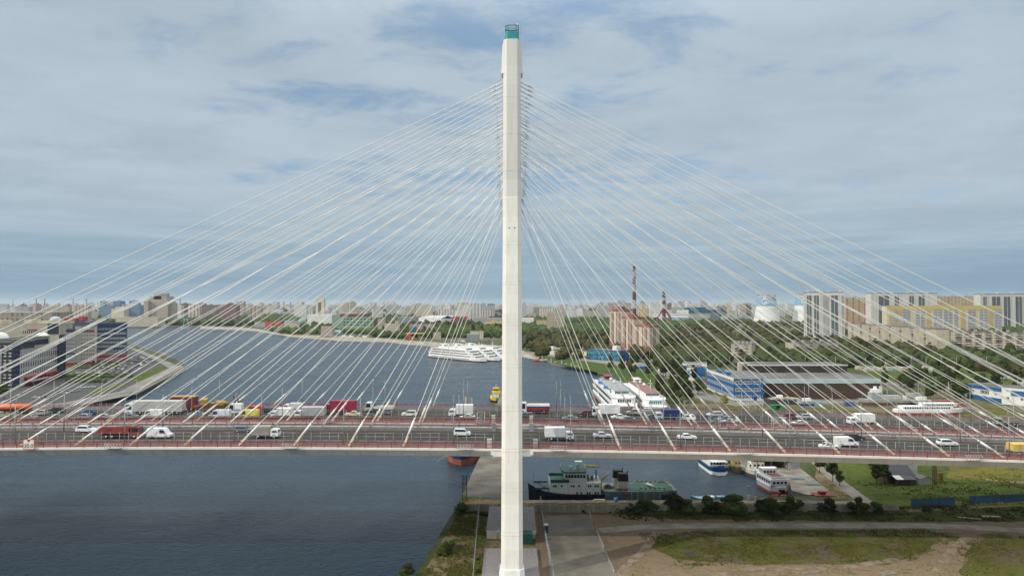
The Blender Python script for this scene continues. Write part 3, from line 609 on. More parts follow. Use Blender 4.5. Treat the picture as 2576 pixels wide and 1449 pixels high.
# ---------------- vehicles ----------------
def prof(b,poly,fy,mi=0,side=True,skipbottom=False):
    n=len(poly)
    b.add([(p[0],-fy(p[1]),p[1]) for p in poly]+[(p[0],fy(p[1]),p[1]) for p in poly],
          ([tuple(range(n)),tuple(range(2*n-1,n-1,-1))] if side else [])+[(i,i+n,(i+1)%n+n,(i+1)%n)[::-1] for i in range(n)],mi)
PAINT={}
def paint(c,n=None):
    k=tuple(c)
    if k not in PAINT: PAINT[k]=mat('car_paint_%d'%len(PAINT),c,.28,.0,var=.03,spec=.6)
    return PAINT[k]
headm=mat('headlight_lens',(.75,.76,.78),.15); tailm=mat('tail_light',(.35,.02,.02),.3)
WHEEL={}
def wheelmesh(r,w):
    if (r,w) not in WHEEL:
        b=MB(); b.tube((0,-w/2,0),(0,w/2,0),r,12); b.tube((0,-w/2-.01,0),(0,w/2+.01,0),r*.58,8,1); WHEEL[(r,w)]=b.data('wheel',[blackm,greyl])
    return WHEEL[(r,w)]
def wheels(t,xs,r,hw,w=.24):
    for x in xs:
        for s in (-1,1): link('wheel',wheelmesh(r,w),t,(x,s*(hw-w/2),r))
SH={ # lower-body outline, cabin outline, length, half width
 'sedan':([(-2.25,.32),(2.2,.28),(2.28,.55),(2.15,.72),(1.05,.93),(-1.5,.96),(-2.2,.92),(-2.3,.6)],[(1.1,.92),(.35,1.40),(-.75,1.44),(-1.65,.96)],.90),
 'hatch':([(-1.95,.32),(1.95,.28),(2.05,.55),(1.9,.76),(1.05,.97),(-1.85,1.0),(-2.0,.6)],[(1.15,.95),(.45,1.46),(-1.45,1.50),(-1.9,1.0)],.88),
 'suv':([(-2.2,.42),(2.15,.38),(2.25,.7),(2.1,.95),(1.1,1.1),(-2.15,1.12),(-2.28,.75)],[(1.2,1.08),(.5,1.66),(-1.75,1.70),(-2.15,1.12)],.93),
 'wagon':([(-2.35,.32),(2.2,.28),(2.3,.55),(2.15,.74),(1.1,.94),(-2.3,.98),(-2.4,.6)],[(1.15,.93),(.4,1.42),(-1.85,1.46),(-2.3,.98)],.9),
 'mpv':([(-2.0,.36),(2.0,.32),(2.12,.65),(2.0,.9),(1.35,1.08),(-2.0,1.12),(-2.08,.7)],[(1.4,1.06),(.75,1.72),(-1.8,1.80),(-2.02,1.12)],.90)}
def car(kind,col,label,loc,rz,z,group=None):
    lo,cab,hw=SH[kind]; t=thing('car',label,'car',(loc[0],loc[1],z),rz,group)
    belt=cab[0][1]; top=cab[2][1]; key=('b',kind,tuple(col))
    if key not in WHEEL:
        b=MB(); 
        fy=lambda z_: hw*(1-.10*abs(z_-.6))
        prof(b,lo,fy); g=lambda z_: hw*.95-(z_-belt)/(top-belt+.001)*hw*.20
        prof(b,cab,g); WHEEL[key]=b.data('body',paint(col))
        q=[(cab[0][0]-.22,belt+.05),(cab[1][0]-.06,cab[1][1]-.07),(cab[2][0]+.12,top-.09),(cab[3][0]+.28,belt+.06)]
        sw=[]
        for s in (-1,1):
            b=MB(); v=[(x,s*(g(z_)+.012),z_) for x,z_ in q]; b.add(v,[(0,1,2,3) if s<0 else (3,2,1,0)]); 
            sw.append(b.data('side_window',glassd))
        b=MB(); a0,a1=cab[0],cab[1]; b.add([(a0[0]-.03,-g(a0[1])*.9,a0[1]+.06),(a0[0]-.03,g(a0[1])*.9,a0[1]+.06),(a1[0]+.07,g(a1[1])*.88,a1[1]-.03),(a1[0]+.07,-g(a1[1])*.88,a1[1]-.03)],[(0,1,2,3)]); ws=b.data('windscreen',glassd)
        b=MB(); a0,a1=cab[3],cab[2]; b.add([(a0[0]+.02,-g(a0[1])*.85,a0[1]+.08),(a0[0]+.02,g(a0[1])*.85,a0[1]+.08),(a1[0]-.07,g(a1[1])*.85,a1[1]-.04),(a1[0]-.07,-g(a1[1])*.85,a1[1]-.04)],[(3,2,1,0)]); rw=b.data('rear_window',glassd)
        x1=max(p[0] for p in lo); x0=min(p[0] for p in lo)
        b=MB(); b.box(x1-.18,x1-.0,-.16,.16,.60,.74); hl=b.data('headlight',headm); b=MB(); b.box(x0-.02,x0+.15,-.13,.13,.72,.86); tl=b.data('tail_light',tailm)
        WHEEL[key+('g',)]=(sw,ws,rw,hl,tl)
    link('body',WHEEL[key],t); sw,ws,rw,hl,tl=WHEEL[key+('g',)]
    for m in sw: link('side_window',m,t)
    link('windscreen',ws,t); link('rear_window',rw,t)
    for s in (-1,1): link('headlight',hl,t,(0,s*hw*.66,0)); link('tail_light',tl,t,(0,s*hw*.7,0))
    wheels(t,(1.32,-1.32),.33,hw,.22); return t
def van(col,label,loc,rz,z,L=5.4,H=2.2,hw=1.0,glassc=None,stripe=None):
    t=thing('van',label,'van',(loc[0],loc[1],z),rz); h=L/2
    b=MB(); prof(b,[(-h,.4),(h-.1,.35),(h,.6),(h-.08,1.0),(h-.75,1.18),(h-1.45,H-.12),(h-1.75,H),(-h+.1,H),(-h,H-.2)],lambda q:hw*(1-.07*max(0,q-1.0)))
    if stripe: 
        for s in (-1,1): b.box(-h+.3,h-2.4,*sorted((s*hw*.93,s*hw*.985)),.85,1.5,1)
    b.obj('body',[paint(col),stripe and mat('livery_%d'%len(MATS),stripe,.5) or paint(col)],t)
    b=MB(); b.add([(h-.80,-hw*.85,1.25),(h-.80,hw*.85,1.25),(h-1.42,hw*.78,H-.2),(h-1.42,-hw*.78,H-.2)],[(0,1,2,3)]); b.obj('windscreen',glassd,t)
    for s in (-1,1):
        b=MB(); v=[(h-2.5,s*(hw*.985),1.2),(h-1.05,s*(hw*.985),1.2),(h-1.55,s*hw*.955,H-.35),(h-2.5,s*hw*.955,H-.35)]; b.add(v,[(0,1,2,3) if s<0 else (3,2,1,0)]); b.obj('side_window',glassd,t)
        b=MB(); b.box(h-.12,h+.02,*sorted((s*hw*.5,s*hw*.85)),.72,.95); b.obj('headlight',headm,t)
    wheels(t,(h-.95,-h+1.1),.36,hw); return t
def cab_parts(t,x0,x1,H,col,hw,roofdef=False):
    """flat-fronted cab between x0 (rear) and x1 (front)"""
    b=MB(); prof(b,[(x0,.55),(x1-.05,.5),(x1,.8),(x1-.04,1.5),(x1-.28,H-.15),(x1-.55,H),(x0,H)],lambda q:hw*(1-.04*max(0,q-1.2)))
    if roofdef: prof(b,[(x0,H),(x1-.6,H),(x0+.25,H+.75),(x0,H+.8)],lambda q:hw*.85)
    b.obj('cab',paint(col),t)
    b=MB(); b.add([(x1-.0,-hw*.82,1.5),(x1-.0,hw*.82,1.5),(x1-.26,hw*.8,H-.22),(x1-.26,-hw*.8,H-.22)],[(0,1,2,3)]); b.obj('windscreen',glassd,t)
    for s in (-1,1):
        b=MB(); v=[(x0+.35,s*(hw+.005),1.45),(x1-.2,s*(hw+.005),1.45),(x1-.4,s*hw*.975,H-.35),(x0+.35,s*hw*.975,H-.35)]; b.add(v,[(0,1,2,3) if s<0 else (3,2,1,0)]); b.obj('side_window',glassd,t)
        b=MB(); b.box(x1-.1,x1+.03,*sorted((s*hw*.5,s*hw*.88)),.7,.95); b.obj('headlight',headm,t)
def truck(spec,label,loc,rz,z,cat='truck'):
    """spec: L cab length, box length/height, colours"""
    t=thing(spec.get('name','box_truck'),label,cat,(loc[0],loc[1],z),rz); L=spec['L']; h=L/2; cl=spec.get('cab',1.9); hw=spec.get('hw',1.15); ch=spec.get('ch',2.5)
    cab_parts(t,h-cl,h,ch,spec['cc'],hw,spec.get('def'))
    b=MB(); b.box(-h,h-cl,-.45,.45,.65,.9); 
    for s in (-1,1): b.box(-h+.3,h-cl-.2,*sorted((s*hw*.95,s*hw*.9)),.55,.8)
    b.obj('chassis',mat('chassis_dark',(.04,.04,.045),.7),t)
    k=spec.get('body','box'); x0,x1=-h,h-cl-.15; H=spec.get('H',3.1); m=mat('cargo_%s'%'_'.join('%d'%(c*100) for c in spec['bc']),spec['bc'],.5,var=.06,scale=.6); bw=hw*1.05
    if k=='box':
        b=MB(); b.box(x0,x1,-bw,bw,.95,H); 
        for e in (0,1):
            for s in (-1,1): b.box(*( (x0-.02,x0+.08) if e==0 else (x1-.08,x1+.02)),*sorted((s*bw*1.01,s*bw*.9)),.93,H+.02)
        b.obj('cargo_box',m,t)
    elif k=='tent':
        b=MB(); b.loft([[(x,-bw,.95),(x,bw,.95),(x,bw,H-.12),(x,bw*.8,H),(x,-bw*.8,H),(x,-bw,H-.12)] for x in (x0,x0+(x1-x0)*.33,x0+(x1-x0)*.66,x1)]); b.obj('tarpaulin',m,t)
        b=MB(); b.box(x0,x1,-bw*1.01,bw*1.01,.85,1.05); b.obj('side_rail',greyl,t)
    elif k=='tank':
        b=MB(); n=14; rr=.98; b.loft([[(x,rr*r*1.12*math.cos(2*PI*i/n),1.85+rr*r*math.sin(2*PI*i/n)) for i in range(n)] for x,r in ((x0,.75),(x0+.25,1),(x1-.25,1),(x1,.75))],0,True,True)
        for xx in (x0+1.5,x0+3.2): b.tube((xx,0,2.8),(xx,0,3.02),.3,8)
        o=b.obj('tank',m,t)
    elif k=='tricolour':
        y=0
        for q,(z0,z1,c) in enumerate(((.95,1.65,(.35,.03,.03)),(1.65,2.2,(.03,.07,.22)),(2.2,2.75,(.68,.66,.58)))):
            b=MB(); ww=(bw,bw,bw*.86)[q]; b.loft([[(x,-bw if q<2 else -bw,z0),(x,bw,z0),(x,ww,z1),(x,-ww,z1)] for x in (x0,x1)]); b.obj('tank',mat('tri_%d'%q,c,.4,var=.05),t)
    elif k=='dump':
        b=MB(); b.add([(x0+.1,-bw,1.2),(x1-.2,-bw,1.2),(x1-.2,bw,1.2),(x0+.1,bw,1.2),(x0-.2,-bw*1.05,H-.3),(x1,-bw*1.05,H-.1),(x1,bw*1.05,H-.1),(x0-.2,bw*1.05,H-.3)],[(0,3,2,1),(0,1,5,4),(1,2,6,5),(2,3,7,6),(3,0,4,7)])
        b.add([(x0,-bw,H-.7),(x1-.1,-bw,H-.6),(x1-.1,bw,H-.6),(x0,bw,H-.7)],[(0,1,2,3)],1)
        for i in range(6):
            xx=x0+.3+i*(x1-x0-.5)/5
            for s in (-1,1): b.box(xx-.06,xx+.06,*sorted((s*bw,s*bw*1.07)),1.2,H-.35)
        b.add([(x1-.05,-bw,H-.1),(x1+1.3,-bw,H+.25),(x1+1.3,bw,H+.25),(x1-.05,bw,H-.1),(x1-.05,-bw,H-.2),(x1+1.3,-bw,H+.13),(x1+1.3,bw,H+.13),(x1-.05,bw,H-.2)],[(0,1,2,3),(7,6,5,4),(0,4,5,1),(1,5,6,2),(2,6,7,3),(3,7,4,0)])
        b.obj('tipper_body',[m,mat('load_dark',(.05,.04,.035),.95)],t)
    elif k=='flat':
        b=MB(); b.box(x0,x1,-bw,bw,.95,1.12); 
        for s in (-1,1): b.box(x0,x1,*sorted((s*bw,s*bw*.96)),1.12,1.75)
        b.box(x0,x0+.06,-bw,bw,1.12,1.75); b.obj('flat_bed',m,t)
    wx=spec.get('wx',(h-1.0,-h+1.6)); wheels(t,wx,spec.get('wr',.46),hw,.3); return t
def onbridge(px,lane):
    Y=lane; x=(px-1288)/F*Y; return (x,Y), zd(x)+.04
WH=(.72,.73,.74); SI=(.33,.35,.36); GR=(.13,.14,.15); BK=(.025,.027,.03)
N1,N2,N3,N4=161.0,164.8,168.6,172.2       # lanes of the nearer bridge
F1,F2,F3,F4=192.8,196.8,200.8,205.0       # lanes of the farther bridge
CARS=[ # kind px lane dir colour label
 ('suv',222,N4,1,WH,'white SUV on the nearer bridge, left of the red dump truck'),
 ('wagon',617,N4,1,(.16,.17,.19),'grey estate car on the nearer bridge beside the grey tarpaulin truck'),
 ('mpv',1163,N3,1,WH,'white small family van on the nearer bridge just left of the pylon'),
 ('sedan',1514,N3,1,WH,'white saloon on the nearer bridge, first car right of the white box truck'),
 ('sedan',1726,N3,1,WH,'white saloon on the nearer bridge near the middle of the right half'),
 ('suv',2146,N4,1,BK,'black car on the nearer bridge half hidden behind a white van'),
 ('sedan',2082,N1,1,WH,'white saloon on the nearest lane in front of the white van'),
 ('suv',2377,N3,1,WH,'white SUV with roof rails on the nearer bridge towards the right edge'),
 ('sedan',77,F1,-1,SI,'silver saloon on the farther bridge at the left, near the tanker'),
 ('hatch',106,F3,-1,(.38,.36,.30),'beige hatchback right behind the orange tanker'),
 ('suv',147,F4,-1,BK,'black car with lit headlights on the farther bridge'),
 ('sedan',141,F1,-1,(.10,.11,.07),'dark olive saloon below the black car on the farther bridge'),
 ('hatch',228,F3,-1,(.02,.08,.24),'blue hatchback on the farther bridge'),
 ('hatch',213,F1,-1,SI,'silver hatchback in front of the blue one'),
 ('sedan',266,F1,-1,(.48,.49,.50),'pale silver saloon on the nearest lane of the farther bridge, left of the teal saloon'),
 ('sedan',330,F1,-1,(.25,.30,.32),'grey-blue saloon below the cab of the long grey articulated truck'),
 ('sedan',498,F2,-1,(.20,.23,.26),'dark blue-grey saloon behind the grey articulated truck'),
 ('suv',674,F3,-1,BK,'black SUV between the yellow van and the white box van'),
 ('hatch',680,F1,-1,(.22,.24,.25),'dark grey hatchback in front of the black SUV'),
 ('wagon',741,F2,-1,SI,'silver estate car right of the white box van'),
 ('sedan',890,F2,-1,(.70,.70,.60),'white taxi saloon with yellow side stripe, left of the crane truck'),
 ('wagon',969,F3,-1,(.15,.17,.18),'dark grey estate car below the crane truck'),
 ('sedan',925,F1,-1,(.08,.09,.10),'dark saloon half hidden behind the railing, right of the taxi'),
 ('suv',1031,F2,-1,WH,'white hatchback on the farther bridge between crane truck and white box truck'),
 ('sedan',1176,F1,-1,WH,'white saloon below the white box truck left of the pylon'),
 ('wagon',1322,F2,-1,(.10,.12,.14),'dark car directly right of the pylon on the farther bridge'),
 ('sedan',1433,F1,-1,(.24,.32,.33),'grey-teal saloon low behind the railing, left of the dark red car'),
 ('suv',1472,F3,-1,(.16,.02,.025),'dark red SUV left of the white box truck'),
 ('sedan',1556,F2,-1,WH,'white saloon right of the big white box truck'),
 ('suv',1594,F4,-1,(.40,.38,.33),'beige SUV in front of the two cruise ships'),
 ('sedan',1577,F1,-1,(.33,.37,.37),'grey saloon overlapped by the white one'),
 ('wagon',1648,F3,-1,(.08,.09,.10),'black estate car just left of the blue truck'),
 ('suv',1727,F2,-1,WH,'white SUV just right of the blue truck'),
 ('wagon',1795,F4,-1,WH,'white estate car on the far lane right of the blue truck'),
 ('wagon',1823,F2,-1,(.15,.18,.20),'dark grey estate car below the white one'),
 ('sedan',1833,F1,-1,WH,'white saloon on the nearest lane of the farther bridge beside the gantry'),
 ('hatch',1979,F4,-1,(.32,.03,.05),'red hatchback on the farther bridge'),
 ('wagon',1959,F2,-1,(.20,.22,.23),'grey car behind the lattice gantry'),
 ('wagon',2018,F4,-1,(.42,.44,.46),'silver estate car right of the red hatchback'),
 ('sedan',2007,F1,-1,WH,'white saloon below the silver estate car'),
]
for k,px,lane,d,c,lab in CARS:
    p,z=onbridge(px,lane); t=car(k,c,lab,p,0 if d>0 else PI,z,'cars on the nearer bridge' if lane<180 else 'cars on the farther bridge')
    if 'taxi' in lab:
        b=MB()
        for s in (-1,1): b.box(-1.2,1.0,*sorted((s*.885,s*.90)),.6,.85)
        b.obj('side_stripe',mat('taxi_yellow',(.75,.55,.05),.5),t)
        b=MB(); b.box(-.35,-.1,-.3,.3,1.44,1.6); b.obj('roof_light',mat('taxi_yellow',(.75,.55,.05)),t)
def place(fn,px,lane,d): 
    p,z=onbridge(px,lane); return p,(0 if d>0 else PI),z
v=van
p,r,z=place(0,407,N2,1); v(WH,'white panel van on the nearer bridge right of the red dump truck',p,r,z,5.6,2.35)
p,r,z=place(0,2124,N2,1); v(WH,'white panel van on the nearer bridge in front of a black car',p,r,z,5.2,2.2)
p,r,z=place(0,388,F1,-1); v(WH,'white high-roofed van below the long grey articulated truck',p,r,z,5.7,2.5)
p,r,z=place(0,556,F1,-1); v((.60,.66,.68),'pale blue-white panel van left of the yellow van',p,r,z,5.8,2.4)
p,r,z=place(0,592,F3,-1); v(WH,'tall white van with coloured side graphics behind the pale panel van',p,r,z,4.8,3.0,1.05,stripe=(.25,.28,.45))
p,r,z=place(0,627,F1,-1); v((.62,.60,.08),'bright yellow panel van on the farther bridge',p,r,z,5.8,2.4)
p,r,z=place(0,641,F3,-1); v((.45,.03,.04),'red van behind the bright yellow van',p,r,z,5.0,2.3)
T=[(dict(L=9.8,cab=2.2,cc=(.25,.045,.035),bc=(.27,.05,.04),body='dump',H=2.7,ch=2.8,wx=(3.7,-1.6,-3.0),name='dump_truck'),310,N2,1,'red dump truck on the nearer bridge'),
 (dict(L=6.3,cab=1.8,cc=WH,bc=(.27,.25,.23),body='tent',H=2.9,ch=2.2),673,N2,1,'white-cabbed truck with grey-brown tarpaulin on the nearer bridge'),
 (dict(L=6.9,cab=1.9,cc=WH,bc=(.70,.71,.72),H=3.1,ch=2.1),1406,N2,1,'white box truck on the nearer bridge right of the pylon'),
 (dict(L=6.2,cab=1.8,cc=(.10,.14,.08),bc=(.62,.42,.08),body='tent',H=2.7,ch=2.4),2566,N1,1,'green truck with yellow load cut by the right edge'),
 (dict(L=12.0,cab=2.2,cc=(.25,.10,.05),bc=(.55,.12,.045),body='tank',ch=2.9,wx=(4.8,-3.0,-4.3),name='tanker_truck'),32,F4,-1,'orange tanker truck on the farther bridge at the left edge'),
 (dict(L=5.6,cab=1.8,cc=(.3,.3,.28),bc=(.34,.32,.27),body='flat',ch=2.2),16,F1,-1,'small grey-beige flatbed truck at the left edge below the orange tanker'),
 (dict(L=16.8,cab=2.4,cc=WH,bc=(.42,.42,.41),body='tent',H=4.0,ch=3.2,wx=(7.3,3.8,-4.4,-5.7,-7.0),hw=1.22,name='articulated_truck',**{'def':True}),394,F3,-1,'long articulated truck, white cab and grey trailer, on the farther bridge'),
 (dict(L=10.0,cab=2.2,cc=WH,bc=(.13,.022,.028),H=4.1,ch=3.0,wx=(3.8,-2.6,-3.9)),456,209.0-1.4,-1,'dark red container truck behind the long grey articulated truck'),
 (dict(L=5.9,cab=1.7,cc=WH,bc=(.72,.73,.74),H=2.9,ch=2.1),711,F1,-1,'small white box van left of the grey tarpaulin truck'),
 (dict(L=5.0,cab=1.7,cc=WH,bc=(.55,.56,.56),H=2.5,ch=2.2),738,F4,-1,'small white truck behind the white box van, only its cab clear'),
 (dict(L=8.4,cab=1.9,cc=WH,bc=(.38,.39,.40),body='tent',H=3.3,ch=2.3),783,F1,-1,'white-cabbed truck with grey tarpaulin left of the red trailer'),
 (dict(L=9.4,cab=2.0,cc=(.22,.03,.05),bc=(.27,.025,.05),H=3.9,ch=2.8,wx=(3.7,-2.4,-3.7)),856,F3,-1,'crimson trailer truck on the farther bridge'),
 (dict(L=8.6,cab=2.0,cc=WH,bc=(.62,.60,.55),body='flat',ch=2.9,name='crane_truck'),957,F4,-1,'white flatbed truck with blue loading crane'),
 (dict(L=7.0,cab=2.0,cc=WH,bc=(.68,.69,.70),H=3.5,ch=2.3),1160,F2,-1,'white box truck on the farther bridge left of the pylon'),
 (dict(L=9.0,cab=2.1,cc=WH,bc=(.5,.5,.5),body='tricolour',ch=3.3,name='tanker_truck'),1344,F4,-1,'tank truck painted white, blue and red beside the pylon'),
 (dict(L=8.2,cab=2.0,cc=WH,bc=(.72,.73,.75),H=3.6,ch=2.8),1522,F3,-1,'white box truck in front of the larger cruise ship'),
 (dict(L=7.4,cab=1.9,cc=WH,bc=(.025,.05,.17),body='tent',H=3.1,ch=2.2),1679,F2,-1,'white-cabbed truck with dark blue tarpaulin'),
 (dict(L=7.2,cab=1.9,cc=WH,bc=(.72,.73,.72),H=3.2,ch=2.2),2161,F2,-1,'white box truck on the right half of the farther bridge'),
 (dict(L=6.6,cab=1.9,cc=(.2,.21,.2),bc=(.24,.23,.21),body='flat',ch=2.3),2526,F4,-1,'grey flatbed truck with sacks near the right edge'),
]
for s,px,lane,d,lab in T:
    p,r,z=place(0,px,lane,d); t=truck(s,lab,p,r,z)
    if 'crane' in s.get('name',''):
        b=MB(); b.box(1.2,1.9,-.4,.4,1.0,2.4); b.tube((1.5,0,2.3),(1.4,0,3.9),.16,6); b.tube((1.4,0,3.8),(-2.6,0,3.5),.14,6); b.tube((-2.6,0,3.5),(-2.6,0,2.6),.1,6); b.obj('crane_arm',mat('crane_blue',(.04,.20,.30),.5),t)
    if 'container' in lab:
        b=MB(); b.box(-5,2.6,-1.22,1.22,4.1,4.35); b.obj('container_lid',mat('lid_yellow',(.45,.27,.10),.6),t)
    if 'yellow load' in lab:
        pass
# lowboy with a yellow excavator
p,r,z=place(0,541,F4+.8,-1); t=thing('lowboy_trailer','low brown trailer carrying the yellow machine on the farther bridge','trailer',(p[0],p[1],z),r)
b=MB(); b.box(-6,6,-1.2,1.2,.8,1.1); b.box(4.2,6,-1.2,1.2,1.1,1.6); b.box(-6.6,-6,-1.2,1.2,.9,1.9); b.obj('trailer_bed',mat('trailer_brown',(.16,.06,.035),.8),t); wheels(t,(-2.4,-3.7,-5.0,4.9),.42,1.15,.3)
for s in (-.5,.5): b=MB(); b.add([(-6.9+s,-.8,1.9),(-6.6+s,-.8,1.9),(-6.0+s,-.8,4.3),(-6.25+s,-.8,4.5),(-6.9+s,-.5,1.9),(-6.6+s,-.5,1.9),(-6.0+s,-.5,4.3),(-6.25+s,-.5,4.5)],[(0,1,2,3),(7,6,5,4),(0,4,5,1),(1,5,6,2),(2,6,7,3),(3,7,4,0)]); b.obj('ramp',mat('ramp_brown',(.13,.05,.03),.8),t)
t=thing('road_roller','yellow drilling machine lying on the low brown trailer','machine',(p[0],p[1],z+1.1),r)
ym=mat('machine_yellow',(.40,.26,.03),.6,var=.25); b=MB(); b.box(-3.6,3.6,-.9,.9,.1,.8); b.obj('track_frame',mat('machine_dark',(.09,.06,.03),.8),t)
b=MB(); b.xprism([(-.8,.8),(.8,.8),(.8,2.5),(-.8,2.7)],1.9,3.4); b.obj('cabin',ym,t); b=MB(); b.xprism([(-.8,.8),(.8,.8),(.8,1.7),(0,2.1),(-.8,1.7)],-3.2,-.9); b.obj('engine_cover',ym,t)
b=MB(); b.tube((1.8,0,1.0),(-3.0,0,1.6),.28,6); b.tube((-3.0,.5,1.6),(-4.6,.5,1.2),.5,8); b.obj('boom',ym,t)
# small cars parked or driving on shore: a single low mesh each
def lowcar(c):
    k=('low',tuple(c))
    if k not in WHEEL:
        b=MB(); prof(b,[(-2.1,.3),(2.1,.3),(2.15,.7),(1.1,.92),(-1.9,.98),(-2.2,.7)],lambda q:.88); prof(b,[(1.0,.9),(.4,1.42),(-1.2,1.45),(-1.8,.98)],lambda q:.84-(q-.9)*.25,1)
        prof(b,[(.38,1.40),(-1.15,1.42),(-1.15,1.47),(.38,1.45)][::-1],lambda q:.70)
        for x in (-1.3,1.3):
            for s in (-.8,.8): b.tube((x,s-.1,.32),(x,s+.1,.32),.32,8,2)
        WHEEL[k]=b.data('parked_car',[paint(c),glassd,blackm])
    return WHEEL[k]
LC=[(WH,'white'),(SI,'silver'),(BK,'black'),(GR,'dark grey'),((.25,.03,.03),'red'),((.05,.09,.2),'blue'),((.42,.43,.44),'light grey')]
def parked(n,poly,where,group,rz=0,jit=.15,rows=None):
    """poly in picture coordinates of the ground; cars set in rows"""
    P=[G(x,y) for x,y in poly]; xs=[p.x for p in P]; ys=[p.y for p in P]; c=0; pts=[]
    y=min(ys)
    while y<max(ys):
        x=min(xs)
        while x<max(xs):
            inside=False; j=len(P)-1
            for i in range(len(P)):
                if (P[i].y>y)!=(P[j].y>y) and x<(P[j].x-P[i].x)*(y-P[i].y)/(P[j].y-P[i].y)+P[i].x: inside=not inside
                j=i
            if inside: pts.append((x,y))
            x+=2.8
        y+=8.5
    rnd.shuffle(pts)
    for x,y in pts[:n]:
        col,nm=rnd.choice(LC); o=link('parked_car',lowcar(col),None,(x+rnd.uniform(-.2,.2),y+rnd.uniform(-.5,.5),GZ+.1),PI/2*rnd.choice((1,-1))+rz+rnd.uniform(-jit,jit)*.3)
        tag(o,'%s car parked %s'%(nm,where),'car','%s cars %s'%(nm,group))
parked(95,[(170,948),(250,918),(378,905),(372,920),(330,945),(250,950)],'in the car park between the left office blocks and the quay','in the left car park')
parked(45,[(318,892),(372,900),(380,912),(240,922),(238,912)],'in the far rows of the car park near the blue building','by the blue building')
for px,py,ci in ((205,977,0),(216,976,0),(232,975,0),(160,990,0),(150,989,3),(165,984,1),(185,986,1),(193,984,1),(90,1002,0),(110,1000,1),(120,1002,2)):
    col,nm=LC[ci]; o=link('parked_car',lowcar(col),None,(*G(px,py),GZ+.1),.5); tag(o,'%s car on the quay road in front of the long office block'%nm,'car','%s cars on the left quay road'%nm)
for i in range(16):
    px=1322+i*4.0; py=878.5+i*.68; col,nm=LC[(i*5)%7]; o=link('parked_car',lowcar(col),None,(*G(px,py),GZ+.1),1.9); tag(o,'%s car in the row parked along the right river bank'%nm,'car','%s cars parked on the right river bank'%nm)
for i,(px,py) in enumerate(((1390,891),(1402,892.5),(1412,893.5),(1421,894.5),(1387,889))):
    col,nm=LC[[0,5,3,3,0][i]]; o=link('parked_car',lowcar(col),None,(*G(px,py),GZ+.1),.2); tag(o,'%s car in front of the long cream wall on the right bank'%nm,'car','%s cars by the cream wall'%nm)
VB=MB(); prof(VB,[(-2.8,.4),(2.7,.35),(2.75,1.0),(1.9,1.25),(1.3,2.3),(-2.8,2.35)],lambda q:1.0); prof(VB,[(1.97,1.3),(1.45,2.2),(1.40,2.2),(1.92,1.3)],lambda q:.9,1); VBd=VB.data('parked_van',[paint(WH),glassd])
for i,(px,py,l) in enumerate(((2527,954.5,'white van parked on the right-hand field beside a post'),(2566,965,'white van at the right edge of the picture on the field road'),(1346,872.5,'white van driving on the riverside road'),(866,847.5,'white van parked by the trees on the far river bank, left one'),(884,848.5,'white bus-like van on the far river bank, second from left'),(918,849,'white van on the far river bank below the green factory'),(1165,861,'white lorry on the riverside road above the white ships'))):
    o=link('parked_van',VBd,None,(*G(px,py),GZ+.1),PI if i<2 else 0); o.scale=(1.5,1.3,1.3) if i>2 else (1.2,1.2,1.2); tag(o,l,'van')
# ---------------- ships and boats (local x points to the bow) ----------------
def hull(b,L,hw,zd_,bow=.22,sheer=1.0,stern=.06,mi=0,rake=.04,band=None,bmi=1,round_=False):
    st=[]; n=18
    for i in range(n+1):
        t=i/n; x=-L/2+L*t
        w=1.0
        if t>1-bow: w=max(.02,1-((t-(1-bow))/bow)**2.0)
        if t<stern: w=(.72 if not round_ else .35)+(.28 if not round_ else .65)*math.sin(t/stern*PI/2)
        z=zd_+sheer*max(0,(t-.7)/.3)**2
        st.append((x,w*hw,z,t))
    zb=band or .9
    def ring(x,w,z0,z1,f0,f1,dx0,dx1): return [(x-dx0,-w*f0,z0),(x+dx1,-w*f1,z1),(x+dx1,w*f1,z1),(x-dx0,w*f0,z0)]
    b.loft([ring(x,w,-1.5,zb,.88,.95,rake*L*max(0,t-.85)*4,0) for x,w,z,t in st],bmi,True,False)
    b.loft([ring(x,w,zb,z,.95,1.0,0,rake*L*max(0,t-.85)*3) for x,w,z,t in st],mi,True,False)
def rowbox(b,x0,x1,y,z,h,w,gap,s,mi=0,t=.03):
    n=int((x1-x0)/(w+gap)); 
    for i in range(n):
        x=x0+i*(w+gap); b.box(x,x+w,*sorted((y*s,(y+t)*s)),z,z+h,mi)
shipw=mat('ship_white',(.74,.74,.73),.45,var=.05,scale=.3)
winm=mat('ship_window',(.04,.05,.07),.2,var=.3)
def shipthing(name,label,x,y,rz,group=None): return thing(name,label,'ship',(x,y,0),rz,group)
